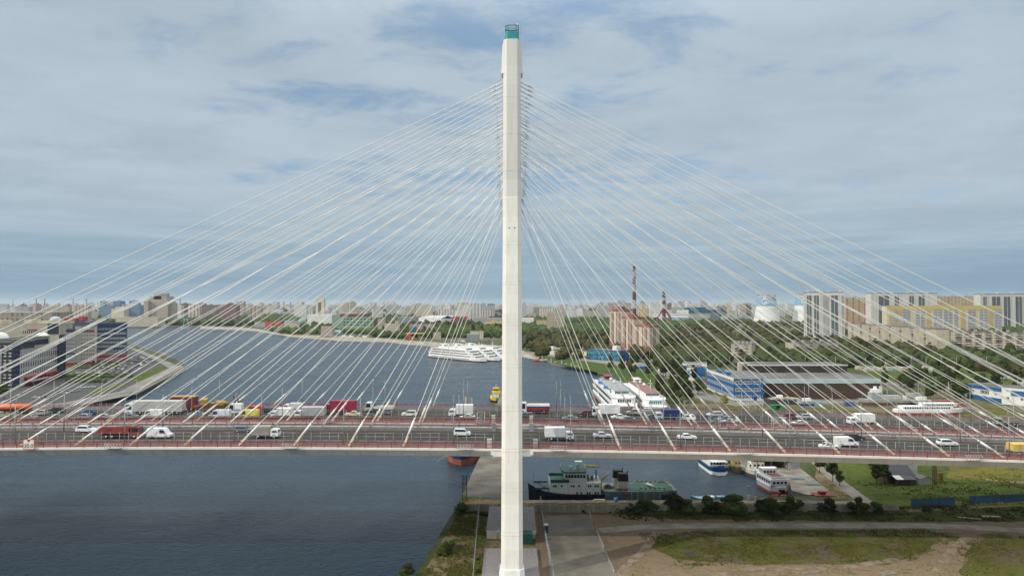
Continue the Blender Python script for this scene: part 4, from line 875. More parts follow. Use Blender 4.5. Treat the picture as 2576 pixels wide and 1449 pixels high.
def cruise(label,x,y,rz,L,hw,dz,nd,stripe,roofm,frontwin,bluebits=False,zf=3.2,funnel=None,group=None):
    t=shipthing('cruise_ship',label,x,y,rz,group)
    b=MB(); hull(b,L,hw,zf,bow=.16,sheer=1.6,mi=0,bmi=1,band=1.0); b.obj('hull',[shipw,mat('hull_line_'+stripe[0],stripe[1],.6)],t)
    b=MB()
    for s in (-1,1): rowbox(b,-L*.42,L*.30,hw*.985,1.75,.7,.75,.85,s,0,.09)
    b.obj('porthole_row',winm,t)
    z=zf
    for k in range(nd):
        x0=-L*(.46-.02*k); x1=L*(.36-.045*k) ; w=hw*(.965-.012*k)
        b=MB(); b.loft([[(x0,-w*.95,zz),(x0,w*.95,zz),(x1-3,w,zz),(x1,w*.6,zz),(x1,-w*.6,zz),(x1-3,-w,zz)][::-1] for zz in (z+.002,z+dz-.25)],0); d=b.obj('deck_house',shipw,t)
        b=MB(); 
        for s in (-1,1): rowbox(b,x0+3,x1-3.6,w*.995,z+.9,dz*.42,1.5,.7,s,0,.05)
        b.obj('window_row',winm,d)
        b=MB(); n=6 
        ww=w*1.15/n
        for i in range(n): b.box(x1,x1+.04,-w*.575+i*ww+ww*.12,-w*.575+(i+1)*ww-ww*.12,z+dz*.25,z+dz*.72)
        b.obj('front_window_row',frontwin if k==1 else winm,d)
        b=MB(); b.loft([[(x0-1,-hw*.97,zz),(x0-1,hw*.97,zz),(x1-2,hw*.97,zz),(x1+.9,hw*.6,zz),(x1+.9,-hw*.6,zz),(x1-2,-hw*.97,zz)][::-1] for zz in (z+dz-.25,z+dz)],0); 
        for s in (-1,1): b.box(x0-1,x1-2,*sorted((s*hw*.97,s*hw*.955)),z+dz,z+dz+.75)
        b.obj('deck_plate',shipw,t)
        z+=dz
    xb=L*(.36-.045*nd)-2; b=MB(); b.box(-L*.30,xb,-hw*.62,hw*.62,z+.01,z+dz*.8); d=b.obj('wheelhouse',shipw,t)
    b=MB(); 
    for i in range(10): b.box(xb,xb+.04,-hw*.58+i*hw*.116,-hw*.58+i*hw*.116+hw*.09,z+dz*.32,z+dz*.68)
    b.obj('front_window_row',winm,d)
    b=MB(); b.box(-L*.31,xb+.6,-hw*.68,hw*.68,z+dz*.8,z+dz*.8+.18); b.obj('roof',roofm,t)
    b=MB(); b.tube((xb-6,0,z+dz*.8),(xb-6.8,0,z+dz*.8+6.5),.3,6,r2=.12); b.tube((xb-6.4,-1.6,z+dz+4),(xb-6.4,1.6,z+dz+4),.1,4); b.tube((xb-6.2,0,z+dz+2),(xb-5,0,z+dz+2.4),.1,4); b.obj('ship_mast',shipw,t)
    b=MB(); zz=z+dz*.8+.15; b.xprism([(-1.6,zz),(1.6,zz),(1.3,zz+2.2),(-1.3,zz+2.2)],-L*.28,-L*.28+5); b.box(-L*.30,-L*.19,-2.2,2.2,zz+2.2,zz+2.5); b.obj('funnel',funnel or shipw,t)
    b=MB()
    for xx in (-L*.18,-L*.05): b.lathe([(.05,zz),(.8,zz+.4),(.9,zz+1.1),(.5,zz+1.7),(.02,zz+1.85)],10,0,(xx,1.0))
    b.obj('radar_dome',shipw,t)
    if bluebits:
        bl=mat('cover_blue',(.06,.20,.50),.5,var=.2)
        for i in range(5):
            for s in (-1,1):
                b=MB(); xx=-L*.30+i*L*.105; hull(b,7.5,1.2,1.4,bow=.4,stern=.35,sheer=.1,band=.3,round_=True); b.box(-2.8,2.8,-.9,.9,1.4,1.8,2); o=b.obj('lifeboat',[bl if i%2 else shipw,shipw,bl],t); o.location=(xx,s*hw*.80,z+.3)
    return t
hd=Vector((66,-77)); rz=math.atan2(hd.y,hd.x); c0=Vector((-61,768))
teal_g=mat('teal_window',(.05,.28,.27),.2,var=.2)
for i,l in enumerate(('white four-deck river cruise ship, nearest of three moored side by side','white river cruise ship, the middle of three moored side by side','white river cruise ship, the farthest of three, mostly behind the pylon')):
    c=c0+Vector((14.5,9.5))*i
    cruise(l,c.x,c.y,rz,104,6.9,2.65,3,('dark',(.05,.05,.06)),mat('ship_roof_pale',(.52,.56,.58),.6),winm,zf=3.4)
cruise('large white cruise ship with blue lifeboat covers, left of two at the right bank',61.5,412,-PI/2,118,6.8,3.45,2,('red',(.25,.04,.05)),mat('ship_roof_grey',(.25,.27,.28),.7),winm,True,zf=4.0,funnel=mat('funnel_maroon',(.22,.03,.06),.6))
cruise('white cruise ship with teal lounge windows and brown-red roof, right of two',77.5,402,-PI/2,100,6.4,3.35,2,('red',(.25,.04,.05)),mat('ship_roof_red',(.21,.11,.10),.7),teal_g,False,zf=3.8)
# icebreaker tug
navy=mat('hull_navy',(.012,.018,.045),.4,var=.2); dgreen=mat('deck_green',(.025,.11,.085),.7,var=.15)
gg=mat('hull_grey_green',(.15,.20,.20),.6,var=.15,scale=.5,streak=True)
X0=G(1511,1257,0).x; t=shipthing('supply_ship','navy, white and grey-green workboat with black-topped twin funnels moored behind the quay',28.0,215.6,PI); t.location.z=.65
def T_(px): return 28.0-(px-1288)/F*212   # picture column -> local x
b=MB(); hull(b,T_(1322)-T_(1702)-1.5,4.9,3.0,bow=.13,sheer=2.4,stern=.05,band=.7,rake=.012); o=b.obj('hull',[navy,mat('hull_black',(.012,.012,.015),.5)],t); o.location.x=(T_(1322)+T_(1702))/2-.3
b=MB(); hull(b,23.6,5.1,4.0,bow=.02,sheer=0,stern=.28,band=1.3,rake=0); o=b.obj('aft_hull',[gg,navy],t); o.location.x=T_(1604)
b=MB(); b.box(T_(1509),T_(1383),-4.3,4.3,2.5,6.4); b.box(T_(1509),T_(1430),-3.9,3.9,6.4,6.55); house=b.obj('deckhouse',mat('ship_white_ribbed',(.74,.75,.72),.5,var=.08,scale=1.5,streak=True),t)
def win(px,z,w=.5,h=.62,y=4.3):
    b=MB(); b.box(-w/2,w/2,-.02,.05,0,h); o=b.obj('window',winm,house); o.location=(T_(px),y,z)
for px in (1392,1397,1412,1436,1442,1455,1478.5,1484,1496,1502): win(px,5.15)
for px in (1450,1460.5,1476,1482,1496,1502): win(px,3.05)
b=MB(); b.box(T_(1430.5),T_(1384),-4.2,4.2,6.41,6.62); b.box(T_(1430.5),T_(1384),-4.2,-4.1,6.6,7.4);b.box(T_(1430.5),T_(1384),4.1,4.2,6.6,7.4); b.obj('upper_deck',dgreen,t)
b=MB(); b.loft([[(T_(1475),-3.6,z),(T_(1475),3.6,z),(T_(1421),3.3+.0,z),(T_(1417)+d,1.8,z),(T_(1417)+d,-1.8,z),(T_(1421),-3.3,z)][::-1] for z,d in ((6.4,-.6),(9.2,.2))]); wh=b.obj('wheelhouse',shipw,t)
b=MB()
for i in range(7): b.box(T_(1424+i*7.4)-.34,T_(1424+i*7.4)+.34,3.58,3.66,7.8,8.7)
for i in range(4): b.box(T_(1417)+.1,T_(1417)+.2,-1.7+i*.9,-1.1+i*.9,7.7,8.6)
b.obj('window_row',winm,wh)
b=MB(); b.loft([[(T_(1474),-3.7,z),(T_(1474),3.7,z),(T_(1418),3.7,z),(T_(1412),1.6,z),(T_(1412),-1.6,z),(T_(1418),-3.7,z)][::-1] for z in (9.2,9.6)]); b.obj('bridge_deck',dgreen,t)
b=MB(); q=[(T_(1474),-3.7),(T_(1474),3.7),(T_(1418),3.7),(T_(1412),1.6),(T_(1412),-1.6),(T_(1418),-3.7)]
for a,c in zip(q,q[1:]+q[:1]):
    for z in (9.9,10.3,10.7): b.tube((*a,z),(*c,z),.04,4)
    for k in range(5): p=Vector(a).lerp(Vector(c),k/5); b.tube((p.x,p.y,9.5),(p.x,p.y,10.7),.04,4)
b.obj('railing',greyl,t)
b=MB(); b.box(T_(1460),T_(1450),-.6,.6,9.6,11.2); b.box(T_(1466),T_(1448),-.9,.9,11.9,12.1); b.tube((T_(1457),0,11),(T_(1457),0,12),.12,5); b.tube((T_(1425),0,9.5),(T_(1425),0,13),.06,4); b.tube((T_(1437),.8,9.6),(T_(1437),.8,10.9),.35,6); b.obj('radar_mast',shipw,t)
b=MB(); b.box(T_(1508),T_(1476),-3.2,3.2,6.4,6.6); b.box(T_(1503),T_(1500),-.5,.5,6.6,9.5); b.tube((T_(1490),1,6.6),(T_(1490),1,8),.5,8); b.tube((T_(1480),1.5,6.6),(T_(1480),1.5,8.4),.45,8); b.obj('deck_gear',mat('gear_grey',(.20,.22,.23),.6,var=.3,scale=2),t)
yel=mat('crane_yellow',(.62,.40,.03),.5)
b=MB(); b.tube((T_(1475),-1,10.4),(T_(1505),-1,10.2),.4,5,r2=.3); b.tube((T_(1505),-1,10.2),(T_(1541),-1,9.5),.22,4,r2=.1); b.tube((T_(1512),-1,10.1),(T_(1512),-1,11.6),.08,4); b.obj('crane_jib',yel,t)
b=MB(); b.tube((T_(1512),1,2.6),(T_(1514),1,6.5),.35,6); b.tube((T_(1514),1,6.4),(T_(1533),1,8.6),.32,5,r2=.25); b.tube((T_(1518),2.5,3.0),(T_(1519),2.5,5.0),.15,5); b.tube((T_(1519),2.5,5.0),(T_(1530),2.5,5.8),.15,5); b.obj('crane_arm',yel,t)
fun=mat('funnel_cream',(.62,.58,.50),.6,var=.08); fbk=mat('funnel_black',(.010,.010,.012),.6)
for px,y in ((1560,-2.0),(1567,2.0)):
    b=MB(); x=T_(px); b.prism(oct8(x,y,1.65,1.2,.4),3.0,6.6,0); b.prism(oct8(x,y,1.68,1.23,.4),6.6,8.9,1,oct8(x,y,1.5,1.1,.4)); b.tube((x-1.2,y,8.8),(x-1.6,y,9.6),.15,6,1); b.obj('funnel',[fun,fbk],t)
b=MB(); b.tube((T_(1531),0,3.9),(T_(1531),1.5,3.9),1.3,12); b.box(T_(1540),T_(1520),-2,2,2.6,3.6); b.tube((T_(1542),1,4),(T_(1548),1,4),.5,8); b.obj('winch',mat('winch_dark',(.14,.13,.12),.7,var=.3,scale=2),t)
b=MB()
for px in (1548,1553,1558,1563,1570,1575): b.tube((T_(px),3.8,3.4),(T_(px),3.8,4.6),.22,6)
b.obj('red_drums',mat('drum_red',(.30,.04,.03),.6),t)
hz=bpy.data.materials.new('hazard_stripe'); hz.use_nodes=True; ht=hz.node_tree; tc=N(ht,'ShaderNodeTexCoord'); sp=N(ht,'ShaderNodeSeparateXYZ'); ht.links.new(tc.outputs['Object'],sp.inputs[0])
ht.links.new(MIX(ht,M2(ht,'LESS_THAN',M2(ht,'FRACT',M2(ht,'MULTIPLY',M2(ht,'ADD',sp.outputs[0],sp.outputs[1]),.7)),.5),(.02,.02,.02),(.55,.48,.08)),ht.nodes['Principled BSDF'].inputs['Base Color'])
b=MB(); b.box(T_(1690),T_(1582),-4.2,4.2,4.01,4.1,1)
for s in (-1,1): b.tube((T_(1606),4.1*s,4.75),(T_(1668),4.1*s,4.75),.16,5); b.tube((T_(1668),4.1*s,4.75),(T_(1690),2.4*s,4.75),.16,5); b.tube((T_(1606),4.1*s,4.0),(T_(1606),4.1*s,4.75),.12,4)
for px in (1620,1645,1668): b.tube((T_(px),-4.1,4.75),(T_(px),-4.1,4.0),.12,4); b.tube((T_(px),4.1,4.75),(T_(px),4.1,4.0),.12,4)
b.tube((T_(1690),-2.4,4.75),(T_(1690),2.4,4.75),.16,5); b.obj('deck_barrier',[hz,dgreen],t)
b=MB(); b.tube((T_(1633),-2,4.5),(T_(1645),1.5,4.6),.45,6); b.obj('canvas_roll',shipw,t)
b=MB()
for px in (1585,1600,1618,1640,1655): b.box(T_(px)-.1,T_(px)+.1,5.08,5.2,1.0,4.0)
b.box(T_(1577),T_(1571),5.1,5.22,2.4,3.1,1); b.obj('fender_bars',[greyl,mat('drum_red',(.3,.04,.03),.6)],t)
b=MB(); b.tube((T_(1343),0,4.3),(T_(1343),0,9.5),.06,4); b.box(T_(1360),T_(1352),-1,1,3.4,4.4); b.tube((T_(1370),-1,4),(T_(1370),1,4),.5,8); b.box(T_(1378),T_(1364),-1.4,1.4,3.2,3.9); b.obj('foredeck_gear',mat('gear_green',(.10,.13,.06),.7,var=.4,scale=3),t)
for s in (-1,1):
    b=MB(); b.box(T_(1380),T_(1345),*sorted((s*3.9,s*4.1)),4.4,4.9); b.obj('bulwark_rail',dgreen,t)
# big blue ship, bow to the camera, left of the jetty
bb=G(1157,1176,0); t=shipthing('cargo_ship','blue and rust-orange ship moored bow-on at the jetty, half under the bridge',bb.x+.3,bb.y+33,-PI/2)
b=MB(); hull(b,62,6.6,5.4,bow=.17,sheer=2.0,band=2.4,rake=.05); b.obj('hull',[mat('hull_blue',(.006,.035,.10),.4,var=.15),mat('antifouling',(.33,.10,.055),.7,var=.2,scale=.4,streak=True)],t)
b=MB(); b.box(-26,-12,-5,5,5.4,9); b.box(-24,-14,-4,4,9,11); b.obj('deckhouse',shipw,t)
b=MB(); b.tube((8,0,5.4),(8,0,23.6),.22,6,r2=.12); b.tube((8,-3.4,20.0),(8,3.4,20.0),.14,5); b.obj('ship_mast',mat('mast_ochre',(.55,.42,.22),.6),t)
b=MB(); b.box(0,5,-1,1,5.4,7); b.tube((24,-1.6,5.8),(24,1.6,5.8),.5,8); b.obj('deck_gear',mat('gear_grey',(.20,.22,.23),.6),t)
b=MB(); 
for s,e in ((-1,(34,-9,2.6)),(1,(30,12,2.6))): b.tube((29,s*1.4,6.3),e,.07,4)
b.obj('mooring_rope',mat('rope_pale',(.4,.38,.33),.9),t)
# yellow tug coming towards the camera
yb=G(1247,1011,0); t=shipthing('tug_boat','yellow tug boat with a blue-grey tarpaulin on deck, left of the pylon above the bridge',yb.x,yb.y+9,-PI/2)
yh=mat('tug_yellow',(.62,.42,.02),.5,var=.12); b=MB(); hull(b,20,3.9,2.0,bow=.35,sheer=1.0,band=.9,rake=.03); b.obj('hull',[yh,mat('hull_black',(.01,.01,.01),.5)],t)
b=MB(); b.box(-6,1,-2.7,2.7,2.0,5.2); b.box(-4.5,-.5,-1.7,1.7,5.2,7.4); b.box(-4.8,-.2,-2,2,7.4,7.6); h2=b.obj('wheelhouse',yh,t)
b=MB(); 
for i in range(5): b.box(-.5,-.42,-1.5+i*.62,-1.05+i*.62,6.1,6.9)
b.obj('window_row',winm,h2)
b=MB(); b.tube((-3,0,7.6),(-3,0,9.6),.08,4); b.tube((-3,-.7,8.8),(-3,.7,8.8),.05,4); b.obj('ship_mast',shipw,t)
b=MB(); b.add([(1.2,-1.8,4.2),(1.2,1.8,4.2),(6,2.0,2.6),(6,-2.0,2.6),(1.2,-1.8,2),(1.2,1.8,2),(6,2.0,2),(6,-2.0,2)],[(0,3,2,1),(0,1,5,4),(1,2,6,5),(2,3,7,6),(3,0,4,7)]); b.obj('tarpaulin',mat('tarp_blue',(.30,.40,.50),.6,col2=(.03,.05,.12),scale=1.1),t)
b=MB()
for i in range(6):
    for s in (-1,1): b.tube((-7+i*2.2,s*3.8,1.5),(-7+i*2.2,s*4.15,1.5),.5,8)
b.obj('tyre_fenders',blackm,t)
# small craft in the harbour basin
def boat(label,px,py,L,hw,zd_,rz,hc,bc,parts,band=.6,cat_name='boat',**k):
    p=G(px,py,0); t=thing(cat_name,label,'boat',(p.x,p.y+L/2*abs(math.sin(rz)),0),rz)
    b=MB(); hull(b,L,hw,zd_,bow=k.get('bow',.3),sheer=k.get('sheer',.8),stern=k.get('stern',.15),band=band,round_=True); b.obj('hull',[hc,bc],t)
    for nm,m,boxes in parts:
        b=MB()
        for q in boxes:
            if len(q)==6: b.box(*q)
            else: b.tube(q[0],q[1],q[2],5)
        b.obj(nm,m,t)
    return t
hb=mat('hull_royal',(.01,.05,.16),.4,var=.15)
boat('blue and white passenger launch with rounded stern, leftmost boat in the small basin',1811,1196,21,3.6,2.6,PI/2+.04,hb,shipw,[('deckhouse',shipw,[(-7,6,-2.9,2.9,2.6,4.6),(-5,3,-2.4,2.4,4.6,6.2)]),('window_row',winm,[(-7.05,-7,-2.6+i*1.15,-1.9+i*1.15,3.2,4.0) for i in range(5)]),('stern_canopy',mat('canopy_pale',(.5,.52,.5),.6),[(-9.6,-7,-3.0,3.0,4.5,4.65)]),('railing',shipw,[((-10,-2.8,3.6),(-10,2.8,3.6),.06),((-10,-2.8,2.6),(-10,-2.8,3.6),.06),((-10,2.8,2.6),(-10,2.8,3.6),.06),((-7,-3.4,3.6),(4,-3.4,3.6),.06)])],band=1.2)
boat('rusty green and ochre workboat between the blue launch and the grey-white boat',1861,1189,16,3.0,2.0,PI/2,mat('hull_mossy',(.13,.14,.07),.8,var=.35,scale=.8,streak=True),mat('hull_rust',(.16,.09,.05),.8),[('deckhouse',mat('house_ochre',(.42,.30,.12),.8,var=.25,scale=1),[(-6,-3,-2,2,2.0,4.0)]),('deck_gear',mat('gear_teal',(.03,.12,.10),.7,var=.4,scale=2),[(-2.5,6,-2.2,2.2,2.0,3.2),(0,2,-1.2,1.2,3.2,4.6)]),('window_row',winm,[(-6.05,-6,-1,-.3,2.7,3.4),(-6.05,-6,.3,1,2.7,3.4)]),('ship_mast',rust,[((1,0,4),(1,0,8),.12)])])
boat('weathered white cabin ship with flat white roof, third boat in the small basin',1906,1204,28,3.6,2.6,PI/2+.12,mat('hull_offwhite',(.50,.50,.45),.7,var=.2,scale=.7,streak=True),mat('hull_dark',(.05,.05,.05),.7),[('deckhouse',mat('house_offwhite',(.52,.51,.44),.7,var=.15,scale=.8),[(-10,9,-2.8,2.8,2.6,5.0)]),('roof',mat('roof_white',(.60,.61,.60),.7,var=.08,scale=.6),[(-7.0,10,-3.1,3.1,5.0,5.2)]),('window_row',winm,[(-10.05,-10,-2.4+i*1.4,-1.8+i*1.5,3.5,4.2) for i in range(4)]),('life_ring_rack',shipw,[((-13.5,3.6,2.6),(-13.5,3.6,5),.15),((-13.5,3.6,5),(-11.5,3.6,5.6),.15),((-14.5,2.6,2.6),(-14.5,3.0,4.4),.15)])],band=1.2)
boat('white and orange motor yacht with maroon upper deck moored by the concrete ramp',1960,1243,14,3.5,2.4,PI/2+.1,shipw,mat('hull_orange',(.50,.10,.03),.5),[('deckhouse',shipw,[(-6.2,4.5,-3.1,3.1,2.4,4.6)]),('upper_deck',mat('deck_maroon',(.16,.05,.04),.7),[(-5.4,1,-2.5,2.5,4.6,4.75)]),('railing',shipw,[(-5.9,-5.7,-2.7,2.7,4.6,5.4),(-5.7,1,-2.7,-2.6,4.6,5.4),(-5.7,1,2.6,2.7,4.6,5.4)]),('flybridge',shipw,[(1,3.6,-2.5,2.5,4.6,6.4),(1.5,3.2,-2.9,2.9,6.4,6.6)]),('window_row',winm,[(-6.24,-6.18,-2.4+i*1.3,-1.5+i*1.3,3.1,3.9) for i in range(4)]+[(-5.5+i*1.6,-4.4+i*1.6,s_*3.1-.04,s_*3.1+.04,3.2,4.0) for i in range(6) for s_ in (-1,1)]+[(1.0-.05,1.0,-2.0+i*1.1,-1.3+i*1.1,5.0,5.8) for i in range(4)]),('outboard_motor',blackm,[(-7.8,-6.9,-.9,.9,.4,1.6)]),('stripe',mat('stripe_navy',(.03,.05,.16),.5),[(-6.3,-6.2,-3.1,3.1,2.45,2.65)])],band=.8)
boat('pale turquoise open motorboat behind the quay bushes, leftmost small boat',1778,1258,10,1.4,.9,PI,mat('boat_turquoise',(.20,.42,.50),.5),shipw,[('cockpit',shipw,[(-3,1,-1,1,.9,1.3)])],band=.3)
boat('light blue open motorboat behind the quay, right of the turquoise one',1813,1258,9,1.4,.9,PI,mat('boat_blue',(.16,.40,.60),.5),shipw,[('cockpit',mat('boat_blue',(.16,.4,.6),.5),[(-2,2,-1,1,.9,1.3)])],band=.3)
boat('small orange boat at the right bank piers',1351,908.5,9,2,1.4,0,mat('boat_orange',(.55,.12,.04),.5),blackm,[('deckhouse',mat('boat_orange',(.55,.12,.04),.5),[(-2,1,-1,1,1.4,2.4)])])
boat('small cream boat next to the orange one at the right bank piers',1361,908.5,8,1.6,1.2,0,mat('boat_cream',(.5,.47,.38),.5),blackm,[('deckhouse',shipw,[(-2,1,-1,1,1.2,2.0)])])
rr=mat('machinery_red',(.27,.03,.035),.6,var=.2,scale=1.5)
def boxthing(name,label,cat,px,py,boxes,m,z=GZ,rz=0):
    p=G(px,py,z); b=MB()
    for q in boxes:
        if len(q)==6: b.box(*q)
        elif len(q)==4: b.tube(q[0],q[1],q[2],q[3])
        else: b.tube(q[0],q[1],q[2],6)
    o=tag(b.obj(name,m),label,cat); o.location=(p.x,p.y,z); o.rotation_euler=(0,0,rz); return o
boxthing('dredging_pontoon','crimson machinery pontoon floating behind the white and orange yacht','pontoon',2075-5,1264,[(-3,3,-2,2,0,2.6),(-3.1,3.1,-2.1,2.1,2.6,2.75),(-1.2,.6,-.8,.8,2.7,3.6),(-7.5,-3.2,-1.5,1.5,0,1.0)],rr,0)
boxthing('red_winch','crimson winch barge in front of the white and orange yacht stern','pontoon',1960,1262,[(-2.8,2.8,-1,1,0,1.2),((-2.2,0,1.6),(2.2,0,1.6),.65,10),(-.3,.3,-.4,.4,1,3.0),((-5,0,1),(-7.5,0,2.4),.2),(-5.5,-3,-.8,.8,0,1)],rr,0)
for px,py,l in ((1884,1262,'lamp post standing on the harbour quay among the bushes'),): boxthing('quay_lamp',l,'lamp',px,py,[((0,0,0),(0,0,4.6),.12),(-.35,.35,-.35,.35,4.5,4.75),(-.3,.3,-.3,.3,0,2.0)],grey)
boxthing('quay_bollard_block','dark square bollard housing on the quay right of the lamp post','bollard',1904,1264,[(-.5,.5,-.4,.4,0,2.0)],concd)
boxthing('blue_barrel','bright blue barrel on the quay in front of the twin funnels','barrel',1549,1262,[((0,0,0),(0,0,1.3),.65,10)],mat('barrel_blue',(.03,.17,.36),.5))
boxthing('pallet_stack','stack of pale boards on the quay in front of the workboat','boards',1507,1262,[(-1.8,1.8,-.6,.6,0,.45),(-1.5,1.7,-.5,.5,.45,.8)],mat('boards_pale',(.36,.33,.22),.8))
# concrete ramp of the basin
ramp=[tuple(G(x,y,2)) for x,y in [(1926,1182),(2009,1178),(2085,1238),(2035,1250),(1992,1238),(1983,1208)]]
struct(sheet('boat_ramp',ramp,GZ+.12,mat('ramp_concrete',(.235,.215,.18),.9,var=.22,scale=.25),wall=3.2,wm=concd))
for i,(px,py,w) in enumerate(((2008,1205,4.2),(2046,1219,4.6))):
    o=boxthing('teal_tarpaulin','teal tarpaulin lying on the concrete ramp, %s one'%('upper' if i==0 else 'lower'),'tarpaulin',px,py,[(-w/2,w/2,-1.1,1.1,.13,.25)],mat('tarp_teal',(.05,.14,.16),.7,var=.2)); 
boxthing('boat_shed','dilapidated grey boathouse roof behind the ramp under the bridge','shed',1968,1180,[(-11,4,0,9,3.2,3.5),(-10,3,6,8,0,3.2),(-9,-8.7,.3,.6,0,3.2),(-4,-3.7,.3,.6,0,3.2),(1,1.3,.3,.6,0,3.2)],mat('shed_grey',(.16,.15,.12),.9,var=.3,scale=.5))
boxthing('shed_kiosk','pale metal kiosk with two doors beside the boathouse','kiosk',2119-123+0,1178.5,[(-2.2,2.2,0,3,0,3.1)],mat('kiosk_pale',(.36,.40,.42),.6,var=.2,scale=1.5))
# craft laid up ashore beyond the bridge
def ashore(label,px,py,L,hw,z0,rz,hc,bc,parts,band=.8,name='laid_up_boat'):
    p=G(px,py); t=thing(name,label,'boat',(p.x,p.y,z0),rz)
    b=MB(); hull(b,L,hw,2.4,bow=.3,sheer=.7,stern=.06,band=band); b.obj('hull',[hc,bc],t)
    for nm,m,boxes in parts:
        b=MB()
        for q in boxes: b.box(*q) if len(q)==6 else b.tube(q[0],q[1],q[2],5)
        b.obj(nm,m,t)
gry=mat('hull_patrol',(.30,.32,.32),.6,var=.12,scale=.5)
ashore('grey patrol ship with cream cabin windows standing ashore in front of the brown hangar',2222,1018,29,3.6,GZ+.9,PI,gry,mat('keel_maroon',(.13,.06,.05),.8),[('deckhouse',gry,[(-10,8,-2.6,2.6,2.4,4.6),(2,8,-2.2,2.2,4.6,6.6)]),('wheelhouse',shipw,[(3,7,-1.8,1.8,6.6,8.4),(4,5.5,-.6,.6,8.4,10)]),('window_row',mat('window_cream',(.55,.50,.36),.6),[(-9+i*1.5,-8.1+i*1.5,2.6,2.66,3.0,4.1) for i in range(7)]),('ship_mast',rust,[((4.5,0,9),(4.5,0,12.5),.12),((4.5,-1,11.5),(4.5,1,11.5),.08)]),('stern_dome',shipw,[(-13,-11,-1.2,1.2,2.4,4.2)])])
ashore('long white river passenger boat laid up ashore right of the patrol ship',2335,1043,36,2.9,GZ+.6,0,shipw,mat('keel_red',(.28,.05,.05),.7),[('deckhouse',shipw,[(-15,12,-2.5,2.5,2.4,4.2),(-4,14,-2.2,2.2,4.2,5.6)]),('window_row',winm,[(-14+i*1.3,-13.1+i*1.3,-2.56,-2.5,2.9,3.8) for i in range(19)]+[(-3+i*1.2,-2.2+i*1.2,-2.26,-2.2,4.5,5.2) for i in range(13)]),('canopy',shipw,[(-4.5,14.5,-2.4,2.4,5.6,5.75)])])
ashore('low dark barge carrying pale timber, laid up left in the boatyard',1972,1016,24,3.2,GZ+.5,PI,mat('barge_dark',(.05,.055,.06),.7),mat('barge_dark',(.05,.055,.06),.7),[('timber_load',mat('timber_pale',(.42,.39,.30),.9,var=.3,scale=1.2),[(-9+i*2.6,-6.8+i*2.6,-2.8,2.8,2.4,2.9+.3*(i%3)) for i in range(7)]),('wheelhouse',shipw,[(1,4,-1.3,1.3,2.9,4.8)])])
ashore('small grey-white cabin boat standing ashore at the left of the patrol ship',2026,1020,10,1.9,GZ+.5,PI,gry,hb,[('deckhouse',shipw,[(-3,1.5,-1.2,1.2,2.4,3.8)])])
ashore('light grey inflatable-hulled workboat right of the patrol ship',2315,1018,13,2,GZ+.5,PI,gry,blackm,[('deckhouse',shipw,[(-3,2,-1.3,1.3,2.4,4.2)]),('engine',blackm,[(-1,1,-1.35,-1.3,2.8,3.8)])])
boxthing('green_shed','bright green shed with black opening in front of the barge','shed',1957,1031,[(-3.6,-1.2,0,2.4,0,2.5),(1.2,3.6,0,2.4,0,2.5),(-3.6,3.6,1.9,2.4,0,2.5),(-3.8,3.8,-.2,2.6,2.5,2.7)],mat('shed_green',(.02,.20,.08),.6))
for i,(px,py,w,c,l) in enumerate(((2240,1003,9,(.02,.08,.22),'dark blue container behind the patrol ship'),(2300,999,8,(.35,.38,.40),'grey container at the edge of the boatyard'),(2378,1018,12,(.30,.12,.09),'rust-red container stack at the boatyard edge'),(2421,1026,10,(.25,.11,.09),'faded red shed right of the passenger boat'),(2140,1022,5,(.03,.10,.22),'blue skip below the yellow-green tree'),(2060,1022,4,(.20,.30,.34),'grey-blue kiosk door unit by the brown hangar'),(2443,1038,8,(.24,.23,.2),'grey scrap container near the right edge'))):
    boxthing('container',l,'container',px,py,[(-w/2,w/2,0,2.5,0,2.6),(-w/2-.02,-w/2+.1,-.02,2.52,0,2.65),(w/2-.1,w/2+.02,-.02,2.52,0,2.65)],mat('cont_%d'%i,c,.6,var=.15,scale=.8))
# landing stages on the right bank
for i,(px,py) in enumerate(((1373,910),(1396,917),(1423,922),(1448,928))):
    boxthing('landing_stage','weathered concrete mooring stage on the right bank, %s from the left'%('first','second','third','fourth')[i],'jetty',px,py,[(-4.5,4.5,-2.5,2.5,1.6,2.2),(-4,-3,-2.3,-1.3,-1,1.6),(3,4,-2.3,-1.3,-1,1.6),(-4.6,-3.4,-1,1,2.2,6),(-1.5,1.5,-1,1,2.2,3)],mat('stage_pale',(.42,.40,.33),.8,var=.2,scale=.8),0)
boxthing('floating_pontoon','grey floating pontoon at the bend of the right bank','pontoon',1527,950,[(-5,5,-8,8,-.4,.9),(-4,-3.4,-7,-6.4,.9,5),(3.4,4,-7,-6.4,.9,5),(-4,4,-6.9,-6.5,4.6,5)],concd,0)
boxthing('dolphin','dark timber mooring dolphin standing in the water beside the cruise ships','mooring post',1511,950,[(-2.2,-1.6,-1,1,-1,4),(1.6,2.2,-1,1,-1,4),(-2.4,2.4,-1.1,-.8,2.6,3.2),(-.4,.4,-.6,.6,-1,3.6)],concd,0)
